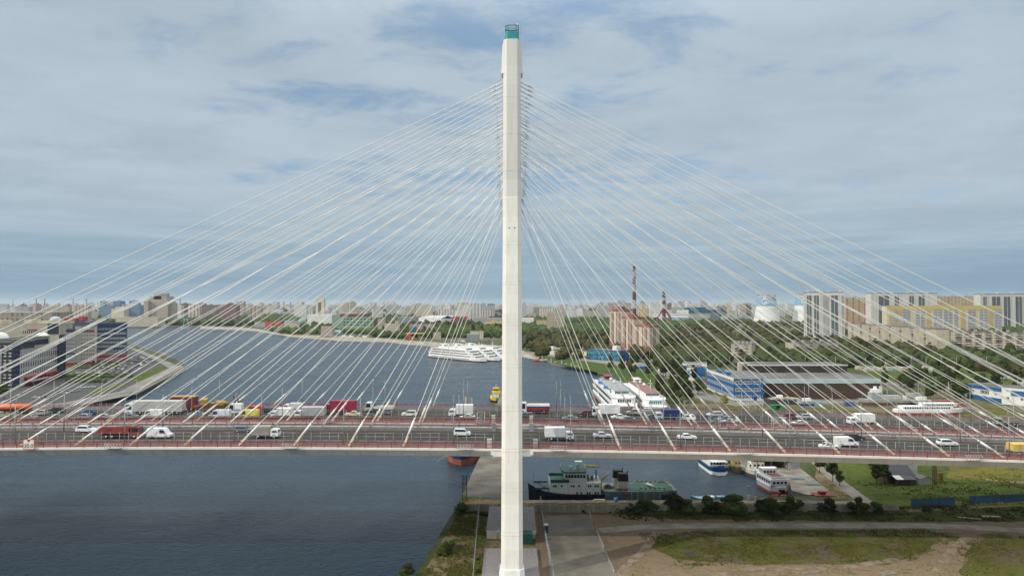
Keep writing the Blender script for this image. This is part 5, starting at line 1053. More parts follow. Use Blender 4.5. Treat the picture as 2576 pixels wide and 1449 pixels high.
# ---------------- buildings ----------------
FOOT=[]
def winmesh(w,h,fr=white,gl=glassd,mull=1,t=.06):
    b=MB(); f=.07*min(w,h)+.03; b.box(0,w,-t*.4,0,0,h,1)
    for a in ((0,w,0,f),(0,w,h-f,h)): b.box(a[0],a[1],-t,-t*.41,a[2],a[3],0)
    for x in [0,w-f]+[w*(i+1)/(mull+1)-f/2 for i in range(mull)]: b.box(x,x+f,-t,-t*.41,f,h-f,0)
    return b.data('window',[fr,gl])
def balmesh(w,h,m=white,gl=glassb,d=1.1):
    b=MB(); b.box(0,w,-d,0,0,.15,0); b.box(0,w,-d,-d+.1,.15,1.05,0); b.box(0,.1,-d+.1,0,.15,h,0); b.box(w-.1,w,-d+.1,0,.15,h,0); b.box(.1,w-.1,-d+.12,-d+.16,1.05,h-.1,1)
    return b.data('balcony',[m,gl])
def slab(name,label,pL,pR,depth,ztop,wm,zb=GZ,rm=None,cat='building',parapet=.7,group=None):
    pL=Vector(pL); pR=Vector(pR); rz=math.atan2(pR.y-pL.y,pR.x-pL.x); L=(pR-pL).length
    t=thing(name,label,cat,(pL.x,pL.y,zb),rz,group); H=ztop-zb
    b=MB(); b.box(0,L,0,depth,-1,H); b.obj('wall',wm,t)
    b=MB(); b.box(-.15,L+.15,-.15,depth+.15,H,H+.25); 
    if parapet:
        for q in ((-.15,L+.15,-.15,.15),(-.15,L+.15,depth-.15,depth+.15),(-.15,.15,.15,depth-.15),(L-.15,L+.15,.15,depth-.15)): b.box(*q,H+.25,H+.25+parapet)
    b.obj('roof',rm or mat('roof_felt',(.15,.15,.15),.9,var=.2,scale=.2),t)
    n=Vector((-math.sin(rz),math.cos(rz)))*depth; FOOT.append([pL,pR,pR+n,pL+n]); t['_L']=L; return t,L,H
def grid(root,me,name,pts,face='front',L=0,depth=0,limit=100,mats=None):
    """pts: (x along the face, z)"""
    k=0; rest=[]
    for x,z in pts:
        if face=='front': loc=(x,-.01,z); rz=0
        elif face=='left': loc=(-.01,depth-x,z); rz=-PI/2
        else: loc=(L+.01,x,z); rz=PI/2
        c=root.get('_n'+name,0)
        if c<limit: link(name,me,root,loc,rz); root['_n'+name]=c+1
        else: rest.append((loc,rz))
    if rest:
        b=MB(); mv=[v.co.copy() for v in me.vertices]
        for loc,rz in rest:
            ca,sa=math.cos(rz),math.sin(rz)
            o=len(b.v); b.v+=[(loc[0]+v.x*ca-v.y*sa,loc[1]+v.x*sa+v.y*ca,loc[2]+v.z) for v in mv]
            for p in me.polygons: b.f.append(tuple(i+o for i in p.vertices)); b.m.append(p.material_index); b.sm.append(False)
        o=b.obj(name,[m for m in me.materials],root); o['kind']='stuff'
def rng(a,b,n): return [a+(b-a)*i/max(1,n-1) for i in range(n)]
def cross(xs,zs): return [(x,z) for z in zs for x in xs]
def add(root,name,m,*boxes):
    b=MB()
    for q in boxes: b.box(*q)
    return b.obj(name,m,root)
def far(label,px0,px1,ptop,Y,depth,m,name='apartment_block',cat='building',group=None,roof=True,steps=None,zb=GZ):
    x0,_=onY(px0,ptop,Y); x1,zt=onY(px1,ptop,Y); H=max(3,zt-zb); b=MB(); b.box(0,x1-x0,0,depth,0,H)
    if roof:
        n=max(1,int((x1-x0)/28))
        for i in range(n): xx=(x1-x0)*(i+.5)/n; b.box(xx-2.5,xx+2.5,depth*.3,depth*.7,H,H+2.8)
    if steps:
        for a,c,h in steps: b.box((x1-x0)*a,(x1-x0)*c,.5,depth-.5,H,H+h)
    o=tag(b.obj(name,m),label,cat,group); o.location=(x0,Y,zb); FOOT.append([Vector((x0,Y)),Vector((x1,Y)),Vector((x1,Y+depth)),Vector((x0,Y+depth))]); return o
wm_grey=mat('wall_grey_panel',(.31,.31,.305),.8,var=.06,scale=.3); wm_cream=mat('wall_cream',(.50,.45,.33),.8,var=.08,scale=.2)
wm_blue=mat('wall_blue',(.010,.045,.125),.6,var=.1,scale=.3); wm_navy=mat('wall_navy',(.012,.022,.05),.4,var=.15); wm_red=mat('wall_red',(.36,.035,.045),.7,var=.08)
wm_beige=mat('wall_beige',(.42,.37,.28),.85,var=.12,scale=.12); wm_brick=mat('wall_brick',(.24,.085,.05),.85,var=.12,scale=.3)
wm_white=mat('wall_white',(.62,.62,.60),.7,var=.06,scale=.2); wm_green=mat('wall_mint',(.22,.34,.25),.8,var=.08,scale=.1)
win_s=winmesh(1.6,1.7,white,glassd); win_l=winmesh(2.2,1.8,white,glassd,2); win_n=winmesh(1.3,3.6,mat('frame_grey',(.2,.2,.2),.6),glassd,0)
# blue office with red base at the end of the left peninsula
t,L,H=slab('office_building','dark blue office tower with pale window bands and red ground floors beside the river',*facing(239.8,316,911),24,41.8,wm_blue)
fh=H/8.6
for k in (1.6,3.2,4.1,5.0,6.1): add(t,'pale_band',wm_grey,(-.1,L+.12,-.12,-.01,k*fh,k*fh+fh*.52))
add(t,'red_base',wm_red,(-.2,L+.2,-.2,-.01,0,fh*1.45),(L+.01,L+.2,0,24,0,fh*1.45)); 
grid(t,win_l,'window',cross(rng(2,L-4,8),[fh*k for k in (7.2,6.15,5.0,4.1,3.2,2.3,1.55)])); grid(t,winmesh(2.6,3,white,glassd,2),'window',[(x,.8) for x in rng(2,L-5,8)])
for o in [c for c in t.children if c.name.startswith('window')]: o.location.y=-.24 if o.location.z<2 else -.14
# cream slab with small windows
t,L,H=slab('office_building','cream-grey office block with small windows and red canopy, left of the blue tower',*facing(188,239,918),30,40.2,mat('wall_warmgrey',(.46,.42,.36),.8,var=.05,scale=.2)); fh=H/10
grid(t,win_s,'window',[(x,fh*(k+.35)) for k in range(10) for x in rng(L*.28,L*.55,3)+rng(L*.68,L*.88,3)]); add(t,'red_canopy',wm_red,(L*.35,L*.92,-1.2,-.01,H-4.4,H-3.5)); add(t,'red_plinth',wm_red,(-.1,L+.1,-.15,-.01,0,2.6))
add(t,'plain_pier',mat('pier_cream',(.52,.47,.40),.8),(0,L*.22,-.5,-.01,0,H))
t,L,H=slab('office_building','grey office wing with navy cornice between the glass corner and the cream block',*facing(165,188,922),22,37,wm_grey); fh=H/9
grid(t,win_s,'window',cross(rng(.6,L-2.2,4),[fh*(k+.3) for k in range(9)])); add(t,'navy_cornice',wm_navy,(-.1,L+.1,-.5,-.01,H-1.2,H)); add(t,'red_plinth',wm_red,(-.1,L+.1,-.15,-.01,0,3.5)); add(t,'navy_band',wm_navy,(-.1,L+.1,-.2,-.01,fh*3,fh*3.3))
# long office block facing the quay
pa=G(49,974); pb=G(147,951)
t,L,H=slab('office_building','long grey office block with tall narrow windows and red ground floor, left bank',pa,pb,32,29.3,wm_grey,parapet=0)
fh=H/7
for k,hh in ((2,0),(3,0),(4,0),(5,0)): pass
grid(t,win_n,'window',cross(rng(1.5,L-3,17),[fh*2.05,fh*3.55,fh*5.0]))
grid(t,winmesh(1.3,1.8,white,glassd,0),'attic_window',[(x,fh*6.3) for x in rng(1.5,L-3,17)])
add(t,'red_canopy',wm_red,(L*.10,L*.92,-2.2,-.01,fh*1.45,fh*1.75)); add(t,'red_pier',wm_red,*[(x,x+.8,-2.0,-.01,0,fh*1.45) for x in rng(L*.12,L*.88,9)]); add(t,'entrance_canopy',grey,(L*.05,L*.6,-7,-2.3,fh*.9,fh*.9+.4),(L*.1,L*.1+.4,-6.6,-6.2,0,fh*.9),(L*.5,L*.5+.4,-6.6,-6.2,0,fh*.9))
t,L,H=slab('office_building','dark glass corner block with a pale green sign, right end of the long office block',*facing(147,165,952,1),12,36.5,wm_navy); fh=H/10
add(t,'glass_band',mat('glass_slate',(.05,.08,.11),.2,var=.3),*[(.3,L-.3,-.08,-.01,fh*k+.6,fh*k+2.4) for k in range(9)]); add(t,'sign_panel',mat('sign_mint',(.45,.62,.52),.5),(L*.1,L*.75,-.3,-.09,H-4.6,H-1.8))
t,L,H=slab('office_building','dark tiled tower block with bracket-shaped window frames at the left edge of the picture',G(-60,975),G(26,975),24,34.2,mat('wall_darktile',(.022,.030,.030),.4,var=.2)); fh=H/6.2
wI=MB(); wI.box(0,2.4,-.12,0,2.5,2.8); wI.box(0,2.4,-.12,0,0,.3); wI.box(.75,1.65,-.1,0,.3,2.5); wI.box(.9,1.5,-.14,-.101,.5,2.3,1); wid=wI.data('window',[white,glassd])
grid(t,wid,'window',cross([L*.78,L*.93,L*.60,L*.42,L*.2],[fh*(k+.3) for k in range(6)])); add(t,'red_sign',wm_red,(L*1.05-3.4,L-.2,-.3,-.01,H-2.6,H-1.4)) 
t,L,H=slab('office_building','dark blue glass wing between the dark tower and the long grey office block',G(26,975),pa,24,34.0,wm_navy); add(t,'glass_band',MATS['glass_slate'],*[(.3,L-.3,-.08,-.01,k*3.6+.8,k*3.6+2.8) for k in range(9)])
# roof storey with domes
t,L,H=slab('roof_pavilion','grey rooftop pavilion with dark recess above the long office block',pa+Vector((-5.5,3)),pb+Vector((-5.5,-3)),14,35.6,wm_grey,zb=29.6); add(t,'dark_recess',wm_navy,(L*.45,L*.95,-.1,-.01,1,H-.8))
for i,(px,Y) in enumerate(((106,560),(3,560))):
    x,z=onY(px,852,Y); b=MB(); b.lathe([(4.6,-3.5),(5.2,-2),(5.4,0),(5.0,2.0),(4.0,3.6),(2.4,4.8),(.1,5.3)],20); o=simple('antenna_dome',b,white,'white spherical antenna dome on the office roof, %s one'%('right' if i==0 else 'left')+(' cut by the picture edge' if i else ''),'dome'); o.location=(x,Y,z)
    b=MB(); 
t,L,H=slab('office_building','cream stepped office block behind the domes on the left bank',G(-20,884),G(150,884),25,36.5,mat('wall_dullcream',(.36,.33,.26),.85,var=.1,scale=.1),rm=mat('roof_pale',(.30,.29,.27),.9)); 
add(t,'red_canopy',wm_red,(L*.52,L*.66,-.6,-.01,H-7,H-6)); grid(t,win_n,'window',[(x,H-11.5) for x in rng(L*.45,L*.70,9)]); add(t,'rooftop_block',wm_cream,(L*.0,L*.12,2,20,H+.3,H+5),(L*.45,L*.56,2,20,H+.3,H+6),(L*.66,L*.99,2,30,H+.3,H+4)); add(t,'navy_corner',wm_navy,(L*.82,L*.98,-.5,-.01,H-12,H+1))
b=MB(); b.lathe([(7,0),(6.6,2),(5,4.2),(2.5,5.6),(.1,6)],12); o=b.obj('glass_dome',mat('dome_glass',(.35,.42,.45),.3),t); o.location=(L*.84,12,H+4)
t,L,H=slab('shopping_hall','long low shopping hall with blue cladding and red boxes behind the office blocks',G(-40,846),G(224,846),60,31,mat('wall_slate',(.20,.23,.25),.7,var=.08),parapet=0); add(t,'blue_cladding',wm_blue,(L*.43,L,-.3,-.01,H-14,H-3)); add(t,'red_box',wm_red,(L*.77,L*.89,-3,20,H+.3,H+5)); add(t,'red_box',wm_red,(L*.91,L*.95,-3,12,H+.3,H+8)); add(t,'red_stripe',wm_red,(0,L*.36,-.3,-.01,H-13,H-12)); add(t,'blue_panel',mat('panel_azure',(.02,.15,.32),.5),(L*.23,L*.33,-.4,-.31,H-20,H-14),(0,L*.08,-.4,-.31,H-8,H-1)); add(t,'roof_fan',white,*[(L*f,L*f+3,5,8,H+.3,H+4) for f in (.23,.24+.29,.86,.88)])
far('long ochre warehouse with broad grey roof behind the shopping hall',-60,132,788.5,1250,60,facade('f_hangar',(.30,.25,.16),su=9,sv=9,wu=.5,wv=.6,roof=(.30,.31,.29)),'warehouse',roof=False,steps=[(.0,1,2.5)])
# ---- far bank, left half
FA={}
def fm(k):
    spec={'white':((.60,.60,.58),None),'grey':((.36,.36,.36),None),'tan':((.42,.36,.27),None),'cream':((.52,.47,.34),None),'pink':((.40,.30,.26),None),'brick':((.19,.095,.075),None),'brown':((.19,.14,.12),None),'yellow':((.52,.42,.18),None),
          'blue':((.10,.19,.30),None),'whitered':((.56,.54,.50),(.25,.07,.06)),'whitegrey':((.62,.61,.58),(.16,.17,.18)),'tanred':((.46,.40,.32),(.26,.10,.07)),'green':((.22,.34,.25),None)}[k]
    return facade('f_'+k,spec[0],band=spec[1])
for a in (('pale grey slab with reddish roof, far left beyond the warehouse',40,73,772,2300,18,'grey'),('wide cream slab block with dark red roof at the far left',131,173,770,2300,18,'tan'),('slimmer cream slab block next to the wide one',104,131,773,2400,18,'tan'),('cream slab with brown cap left of the blue glass cluster',185,221,769,2250,20,'tanred'),
 ('small blue glass office cube, leftmost of the glass cluster',252,262,758,3100,40,'blue'),('pale glass office cube with striped front',264,279,758.5,3120,40,'white'),('blue glass tower cube, second of the cluster',285,303,757,3080,40,'blue'),('wide low blue glass office block',250,284,770,2950,40,'blue'),('blue glass block at the right end of the cluster',325,342,756.5,3100,40,'blue'),('low blue glass block in the middle of the cluster',312,352,768,2900,40,'blue'),('pale blue block in the centre of the glass cluster',290,312,772,2950,40,'white'),
('lower left wing of the big stepped apartment complex',362,373,757,1940,40,'tan'),
 ('white and red apartment block right of the stepped complex',441,456,768,2200,20,'white'),('dark red apartment block next to the white one',454,470,764,2230,20,'brick'),('white striped apartment row, third from the stepped complex',473,502,767,2200,20,'whitered'),('dark red apartment block behind the bank trees',500,512,763,2300,20,'brick'),('brown stepped apartment block',511,543,767.5,2050,20,'brown'),
 ('orange brick stepped building with roof tower',549,594,766,1980,28,'brick'),('tall flat pink block behind the orange brick building',593.5,613,758,2900,25,'pink'),('beige and dark apartment block in front of the tree belt',624,655,771,2000,22,'tanred'),('white hall with vertical ribs on the left skyline',740,771,767,2350,25,'white'),
 ('mid grey office slab right of the ribbed white hall',775,790,770,3300,20,'grey'),('large pale office building with stepped roof left of the white ships',1164,1180,767,2450,30,'white'),('white office slab with tall dark windows above the ships',1180,1211,764,2400,30,'whitegrey'),('cream apartment row above the exhibition hall',1046,1088,766.5,2900,20,'cream'),
 ('slim dark residential tower left of the pylon',1153,1163,760.5,5200,30,'brown'),('dark glass office pair on the skyline just left of the pylon',1226,1244,764,4300,30,'blue'),('pale domed public building on the central skyline',963,991,758.5,6500,60,'white'),
 ('brown-grey tower group on the skyline left of the pylon',931,945,760,5200,30,'tan'),('weathered beige twelve-storey apartment tower right of the pylon',1377,1420,787,1420,16,'tan'),
 ('pink apartment group behind the stepped brick block, right skyline',1530,1557,761.5,3200,20,'pink'),('pink-grey residential towers beside the striped chimney',1562,1588,762,3300,20,'pink'),('yellow-white apartment row between the two chimneys',1613,1650,776,2900,20,'yellow'),
 ('long low ochre factory on the far left bank with regular windows',291,397,798,1800,40,'cream')):
    o=far(*a[:6],fm(a[6]))
far('tall brown-grey stepped apartment complex, the biggest block on the left skyline',371,422,753,1950,45,fm('tan'),steps=[(.10,.92,9),(.30,.68,16)],roof=False)
far('slim grey right wing of the big stepped apartment complex',422,434,762,1960,30,fm('tan'),roof=False)
o=far('twin-slab cream residential tower with dark centre, tallest on the middle left skyline',795,814.5,751.5,1900,18,MATS['wall_cream'],roof=False,steps=[(.25,.75,3)])
b=MB(); b.box(6,14.5,-.3,-.01,0,64); c=b.obj('dark_bay',facade('f_dark',(.10,.10,.11),su=3,sv=3),o)
o=far('mint green factory building with brown roof on the far bank',862,939.5,798.2,1560,30,wm_green,'factory',roof=False); 
wx=onY(939.5,800,1560)[0]-onY(862,800,1560)[0]; Hh=onY(900,798.2,1560)[1]-GZ
for x in rng(2,wx-7,9):
    for z in (Hh-5.5,Hh-12.5,Hh-19): add(o,'window',glassd,(x,x+4.6,-.12,-.01,z,z+3.2))
add(o,'brown_roof',mat('roof_brown',(.14,.07,.045),.9,var=.2,scale=.1),(-8,wx-10,8,28,Hh,Hh+8)); 
far('mint green factory wing left of the main green building',835,862,791.5,1600,40,fm('green'),'factory',roof=False); 
far('white flat-roofed logistics hall on the far bank',773,836,791.5,1850,60,wm_white,'warehouse',roof=False)
far('tan and rust industrial block right of the green factory',950,967,803,1500,20,fm('tan'),'factory',roof=False); far('dark rust annex between the green factory and the tan block',939.5,951,800,1520,20,mat('wall_rust',(.10,.065,.05),.9),'factory',roof=False); far('tan industrial building with yellow tower on the far bank',968,1002,814,1330,20,fm('cream'),'factory',roof=False,steps=[(.75,1,5)])
b=MB(); b.lathe([(8.6,0),(8.6,13),(9.6,13.2),(9.6,20),(7.5,24.5),(3,27.5),(.1,28)],16); x,_=onY(760.5,800,1560); o=simple('silo_tower',b,[wm_green],'green domed water tower on the far bank left of the green factory','tower'); o.location=(x,1560,GZ)
for a in (('pink low house on the far bank beach',605,633,810.5,1900,12,'pink'),('grey long shed on the far bank, left part',545,579,810.5,1950,14,'grey'),('white-walled riverside house with red roof',681,699,820.5,1600,10,'white'),('pink two-storey house by the bank road',807,836,821,1250,12,'pink'),('low grey workshop behind the red roofs',640,681,810.5,1750,16,'grey'),('beige ruined brick building by the green water tower',727,751,813.5,1500,12,'cream'),('grey-white row of garages below the water tower',715,748,806,1650,12,'grey'),('small tan house in the trees near the filling station',1090,1108,836,1150,10,'tan'),('cream flat building among trees left of the pylon',1183,1216,833.5,1180,10,'cream')): far(*a[:6],fm(a[6]),'house',roof=False)
rf=mat('roof_scarlet',(.45,.06,.05),.7)
for i,(p0,p1,pt,Y) in enumerate(((667,683,809,1700),(690,707,809.5,1720))): far('small house with bright red roof on the far bank, %s one'%('left','right')[i],p0,p1,pt,Y,12,rf,'house',roof=False)
t,L,H=slab('kiosk_building','blue and white shed on the far bank below the green factory',G(838,839),G(857,839.5),14,9.5,mat('wall_azure',(.10,.30,.42),.7)); add(t,'white_top',wm_white,(0,L,-.2,-.01,H-2.4,H))
t,L,H=slab('exhibition_hall','big white exhibition hall with grey pitched roof above the river road',G(1047.5,812.5),G(1110,814.5),50,18,wm_white,parapet=0); b=MB(); b.add([(0,-1,H+.3),(L,-1,H+.3),(L,25,H+9),(L*.35,25,H+9),(0,50,H+.3),(L,50,H+.3)],[(0,1,2,3),(3,2,5,4),(0,3,4)]); b.obj('pitched_roof',mat('roof_silver',(.42,.43,.44),.5),t)
far('white rear half of the exhibition hall with sloping roof',1090,1140,794,2250,40,wm_white,'warehouse',roof=False); far('crimson shop box right of the exhibition hall',1138,1152,796.5,2150,30,wm_red,'shop',roof=False); far('second crimson shop front right of the exhibition hall',1163,1176,796.5,2150,30,wm_red,'shop',roof=False)
far('yellow warehouse just left of the pylon',1220,1262,812,1800,40,mat('wall_yellow',(.50,.38,.06),.7,var=.08),'warehouse',roof=False,steps=[(.35,.55,4)]); far('yellow commercial building right of the pylon',1350,1375,806,1700,20,fm('yellow'),'building',roof=False); far('white sports hall right of the pylon',1313,1343,800,1900,30,wm_white,'sports hall',roof=False); far('long grey warehouse left of the pylon',1190,1262,799.5,1900,40,fm('grey'),'warehouse',roof=False); far('grey-green depot hall by the trees',1000,1046,797.5,1900,60,MATS['wall_slate'],'warehouse',roof=False)
far('grey-blue roadside workshop with flat roof near the ships',1174,1204,841,1080,18,mat('wall_slategreen',(.20,.25,.25),.8),'workshop',roof=False); far('long pale red-brick barracks row below the exhibition hall',1030,1092,815.5,1400,14,fm('pink'),'building',roof=False); far('blue workshop box among the trees',1035,1046,822,1300,12,mat('wall_azure2',(.02,.12,.30),.6),'workshop',roof=False)
boxthing('petrol_station','yellow and red petrol station canopy on the river road','petrol station',1042,851,[(-14,16,-6,6,8,9.2),(-11,-10,-1,1,0,8),(10,11,-1,1,0,8),(-6,8,0,4,0,4)],mat('station_yellow',(.60,.42,.05),.6)); boxthing('station_wall','red price board of the petrol station','sign',1030,853,[(-4,3,0,.5,0,9)],wm_red)
# chimneys, masts
def chimney(label,px,ptop,Y,r0,r1,bands,zb=GZ,name='chimney'):
    x,zt=onY(px,ptop,Y); b=MB(); n=len(bands); H=zt-zb
    zc=0
    for i,(f,mi) in enumerate(bands):
        z0=zc*H; zc+=f; z1=zc*H; q=lambda z: r0+(r1-r0)*z/H
        b.loft([[(q(z)*math.cos(2*PI*k/16),q(z)*math.sin(2*PI*k/16),z) for k in range(16)] for z in (z0,z1)],mi,i==n-1,True)
        if mi==0: b.loft([[(q(z1)*1.08*math.cos(2*PI*k/16),q(z1)*1.08*math.sin(2*PI*k/16),z) for k in range(16)] for z in (z1-.9,z1)],2,True,True)
    o=tag(b.obj(name,[mat('chimney_maroon',(.115,.022,.026),.8,var=.15,scale=.1),mat('chimney_white',(.36,.33,.30),.8,var=.1,scale=.1),mat('chimney_ring',(.08,.02,.02),.8)]),label,'chimney'); o.location=(x,Y,zb); return o
chimney('tall maroon and white striped chimney behind the stepped brick apartment block',1595.2,669,2000,6.4,3.7,[(.27,0),(.15,1),(.14,0),(.13,1),(.115,0),(.10,1),(.095,0)])
o=chimney('shorter red and white chimney standing on a forked red base',1670,732.8,1900,5.0,3.9,[(.50,0),(.12,1),(.10,0),(.10,1),(.18,0)])
b=MB()
for s in (-1,1): b.tube((s*21,0,0),(s*19,0,20),2.3,8); b.tube((s*19,0,20),(s*4,0,44),2.3,8)
b.obj('forked_flue',mat('flue_red',(.20,.035,.032),.7),o)
for i,(px,pt,Y,r,l) in enumerate(((136.5-45,752,5200,5,'thin striped chimney on the far left skyline, left of a pair'),(112.3,752,5200,4.5,'thin striped chimney on the far left skyline, right of a pair'))): chimney(l,px,pt,Y,r,r*.7,[(.3,0),(.2,1),(.2,0),(.15,1),(.15,0)])
for px,pt,Y,l in ((59.7,759.5,4200,'short black chimney on the far left skyline'),(173,764.5,3000,'black chimney beside the wide cream slab'),(423.5,738,2100,'short dark chimney on top of the big stepped complex'),(440,750,4000,'thin black chimney right of the big stepped complex'),(699.5,757,5500,'thin dark chimney on the left skyline, first of three'),(714,757,5500,'thin dark chimney on the left skyline, second of three'),(731.5,758.5,5500,'thin dark chimney on the left skyline, third of three')): chimney(l,px,pt,Y,4,3,[(1,2)])
for px,l in ((184,'grey tower with a flat dish top on the left skyline, first'),(217,'grey tower with a flat dish top on the left skyline, second'),(453,'grey tower with a flat dish top right of the stepped complex')):
    x,zt=onY(px,751,4800); b=MB(); b.tube((0,0,0),(0,0,zt-6),4.5,10); b.box(-13,13,-6,6,zt-6,zt-3); simple('dish_tower',b,mat('tower_greybrown',(.25,.23,.2),.8),l,'tower').location=(x,4800,0)
x,zt=onY(33,738,9000); b=MB(); b.tube((0,0,0),(0,0,zt),7,6,r2=1.5); simple('tv_mast',b,grey,'very thin tall radio mast on the far left horizon','mast').location=(x,9000,0)
x,zt=onY(468,790,1700); b=MB(); b.box(-12,12,-5,5,0,5); b.tube((-8,0,5),(-3,0,26),1.0,6); b.tube((8,0,5),(3,0,26),1.0,6); b.tube((0,0,20),(6,0,zt),1.2,6,r2=.6); b.tube((-8,0,24),(8,0,24),1,6); simple('floating_crane',b,mat('crane_pale',(.22,.32,.38),.6),'pale blue floating crane on the far left river bank','crane').location=(x,1700,0)
# cooling towers
def cooling(label,px,hwb,hwt,pbase,ptop,txt):
    c=G(px,pbase); Y=c.y; x=c.x; k=Y/F; H=onY(px,ptop,Y)[1]-GZ
    t=thing('cooling_tower',label,'cooling tower',(x,Y,GZ))
    def rad(z): f=z/H; return hwb*k*(1-f)**1.25+ (hwt*k)*(1-(1-f)**1.25)*(1+.0*f)
    b=MB(); n=48
    def band(z0,z1,mi,m=7): b.loft([[(rad(z)*math.cos(2*PI*i/n),rad(z)*math.sin(2*PI*i/n),z) for i in range(n)] for z in [z0+(z1-z0)*j/m for j in range(m+1)]],mi,False,True)
    zb_=H*.60; band(4,zb_,0); band(zb_,H*.925,1); band(H*.925,H,2,2); b.obj('shell',[mat('tower_white',(.62,.63,.62),.8,var=.05,scale=.02),mat('tower_blue',(.17,.34,.47),.8,var=.05,scale=.02),mat('tower_rim',(.55,.42,.38),.8)],t)
    b=MB(); b.loft([[(rad(H)*f*math.cos(2*PI*i/n),rad(H)*f*math.sin(2*PI*i/n),z) for i in range(n)] for f,z in ((1.03,H-1.6),(1.03,H),(.93,H),(.93,H-20))],0,False,True); b.obj('rim',mat('rim_dark',(.16,.07,.07),.8),t)
    b=MB()
    for i in range(40): a=2*PI*i/40; r0=rad(0)*1.0; b.tube((r0*math.cos(a),r0*math.sin(a),0),(rad(4)*math.cos(a+.06),rad(4)*math.sin(a+.06),4.2),.5,4)
    b.obj('support_columns',concrete,t)
    # white flame-and-G emblem with lettering, wrapped round the shell
    cu=bpy.data.curves.new('t','FONT'); cu.body=txt; cu.size=15; cu.align_x='CENTER'; cu.align_y='CENTER'; cu.resolution_u=2
    o=bpy.data.objects.new('t',cu); COL.objects.link(o); bpy.context.view_layer.update(); me=bpy.data.meshes.new_from_object(o.evaluated_get(bpy.context.evaluated_depsgraph_get())); bpy.data.objects.remove(o)
    bm=bmesh.new(); bm.from_mesh(me); 
    for z_,ang in ((H*.74,-PI/2+.02),):
        for v in bm.verts: 
            r=rad(z_+v.co.y)+.5; a=ang+(v.co.x+8)/r; zz=z_+v.co.y; v.co=(r*math.cos(a),r*math.sin(a),zz)
    bm.to_mesh(me); me.materials.clear(); me.materials.append(white); link('lettering',me,t)
    b=MB(); z_=H*.755; P=[]
    for i in range(22): 
        a=.6+i/21*5.1; P.append((9*math.cos(a)-16,8.5*math.sin(a)))
    P+= [(-9.5,-1),(-14,-1)]
    P2=[(-17,6),(-18.5,10),(-16,13),(-13.5,20),(-12.5,13),(-13.5,8)]
    def onS(x_,y_): r=rad(z_+y_)+.8; a=-PI/2+x_/r; return (r*math.cos(a),r*math.sin(a),z_+y_)
    for a,c in list(zip(P,P[1:]))+list(zip(P2,P2[1:])): b.tube(onS(*a),onS(*c),1.25,5)
    b.obj('emblem',white,t); return t
cooling('white cooling tower with light blue top and white flame emblem, fully visible',1928.5,32,21.8,811.4,742.6,'азпром')
cooling('second cooling tower with blue top, its right half hidden by the white towers',2027,33,22.5,810.5,740.6,'азпром')
# power station halls
t,L,H=slab('power_station_hall','white and blue striped power station hall below the red chimney',G(1641,808.5),G(1731,809.5),60,30,wm_white); add(t,'blue_stripe',mat('stripe_blue',(.08,.20,.36),.6),(0,L,-.3,-.01,H*.45,H*.55),(0,L,-.3,-.01,H*.78,H*.86)); add(t,'window',glassd,*[(L*f,L*f+14,-.35,-.31,6,14) for f in (.3,.05)])
t,L,H=slab('power_station_hall','pale power station hall with teal-blue roof box',G(1733,809),G(1819,808),70,42,mat('wall_pale_panel',(.46,.46,.43),.7,var=.06)); tb=mat('wall_tealblue',(.02,.13,.19),.5,var=.1); add(t,'teal_roof_band',tb,(-1,L+1,-.6,-.01,H-11,H)); add(t,'teal_end',tb,(L*.88,L+1,-.8,-.61,0,H-12)); add(t,'grey_end',MATS['wall_slate'],(L*.62,L*.87,-.8,-.61,2,H-13)); add(t,'roof_box',tb,(0,L*.55,10,50,H+.3,H+9))
far('glass-fronted low annex in front of the striped power station hall',1687,1732,800,2150,20,facade('f_glassy',(.30,.42,.50),su=6,sv=5),'annex',roof=False)
far('low industrial sheds at the foot of the cooling tower',1820,1900,795,2300,30,fm('grey'),'workshop',roof=False,steps=[(.2,.3,8),(.6,.75,5)]); far('blue tank building left of the cooling tower foot',1822,1842,806,2080,20,wm_blue,'workshop',roof=False)
# ---- stepped beige and brick apartment block
bei=mat('apart_beige',(.50,.42,.32),.8,var=.06,scale=.1); brk=mat('apart_brick',(.24,.095,.065),.85,var=.1,scale=.3); lw=winmesh(1.7,1.6,white,glassd); bal=balmesh(3.4,2.6,brk,mat('balcony_glass',(.42,.42,.40),.3,var=.3,scale=1))
A=G(1534,879); Bp=G(1634,888); dirv=(Bp-A); 
segs=((0,.33,779.5,'tallest brick-capped section at the left',18),(.33,.62,799,'middle section',15),(.62,1.0,819.5,'lowest section at the right',12))
t=thing('apartment_building','beige stepped apartment block with brick-red top and base, three heights','building',(A.x,A.y,GZ),math.atan2(dirv.y,dirv.x)); L=dirv.length; t['_L']=L; FOOT.append([A,Bp,Bp+Vector((20,10)),A+Vector((20,10))])
for f0,f1,pt,nm,nf in segs:
    pp=A.lerp(Bp,(f0+f1)/2); px=1288+pp.x/pp.y*F; H=onY(px,pt,pp.y)[1]-GZ; x0,x1=L*f0,L*f1
    b=MB(); b.box(x0,x1,0,16,-1,H*.955); b.obj('wall',bei,t); add(t,'brick_top',brk,(x0-.2,x1+.2,-.3,16.2,H*.955,H+1)); add(t,'brick_base',brk,(x0,x1,-.35,-.01,0,H*(.22 if f0<.6 else .26)))
    add(t,'roof_cabin',brk,((x0+x1)/2-4,(x0+x1)/2+5,4,12,H+1,H+4)); add(t,'beige_pier',bei,(x0+(x1-x0)*.44,x0+(x1-x0)*.60,-1.5,-.36,0,H*.95))
    fh=H*.93/nf; w=x1-x0
    grid(t,bal,'balcony',[(x0+w*f-1.7,fh*k+.4) for k in range(2,nf) for f in (.25,.80)])
    grid(t,lw,'window',[(x0+w*f,fh*k+1.0) for k in range(nf) for f in (.06,.40,.64,.93)])
He=onY(1640,820,Bp.y)[1]-GZ
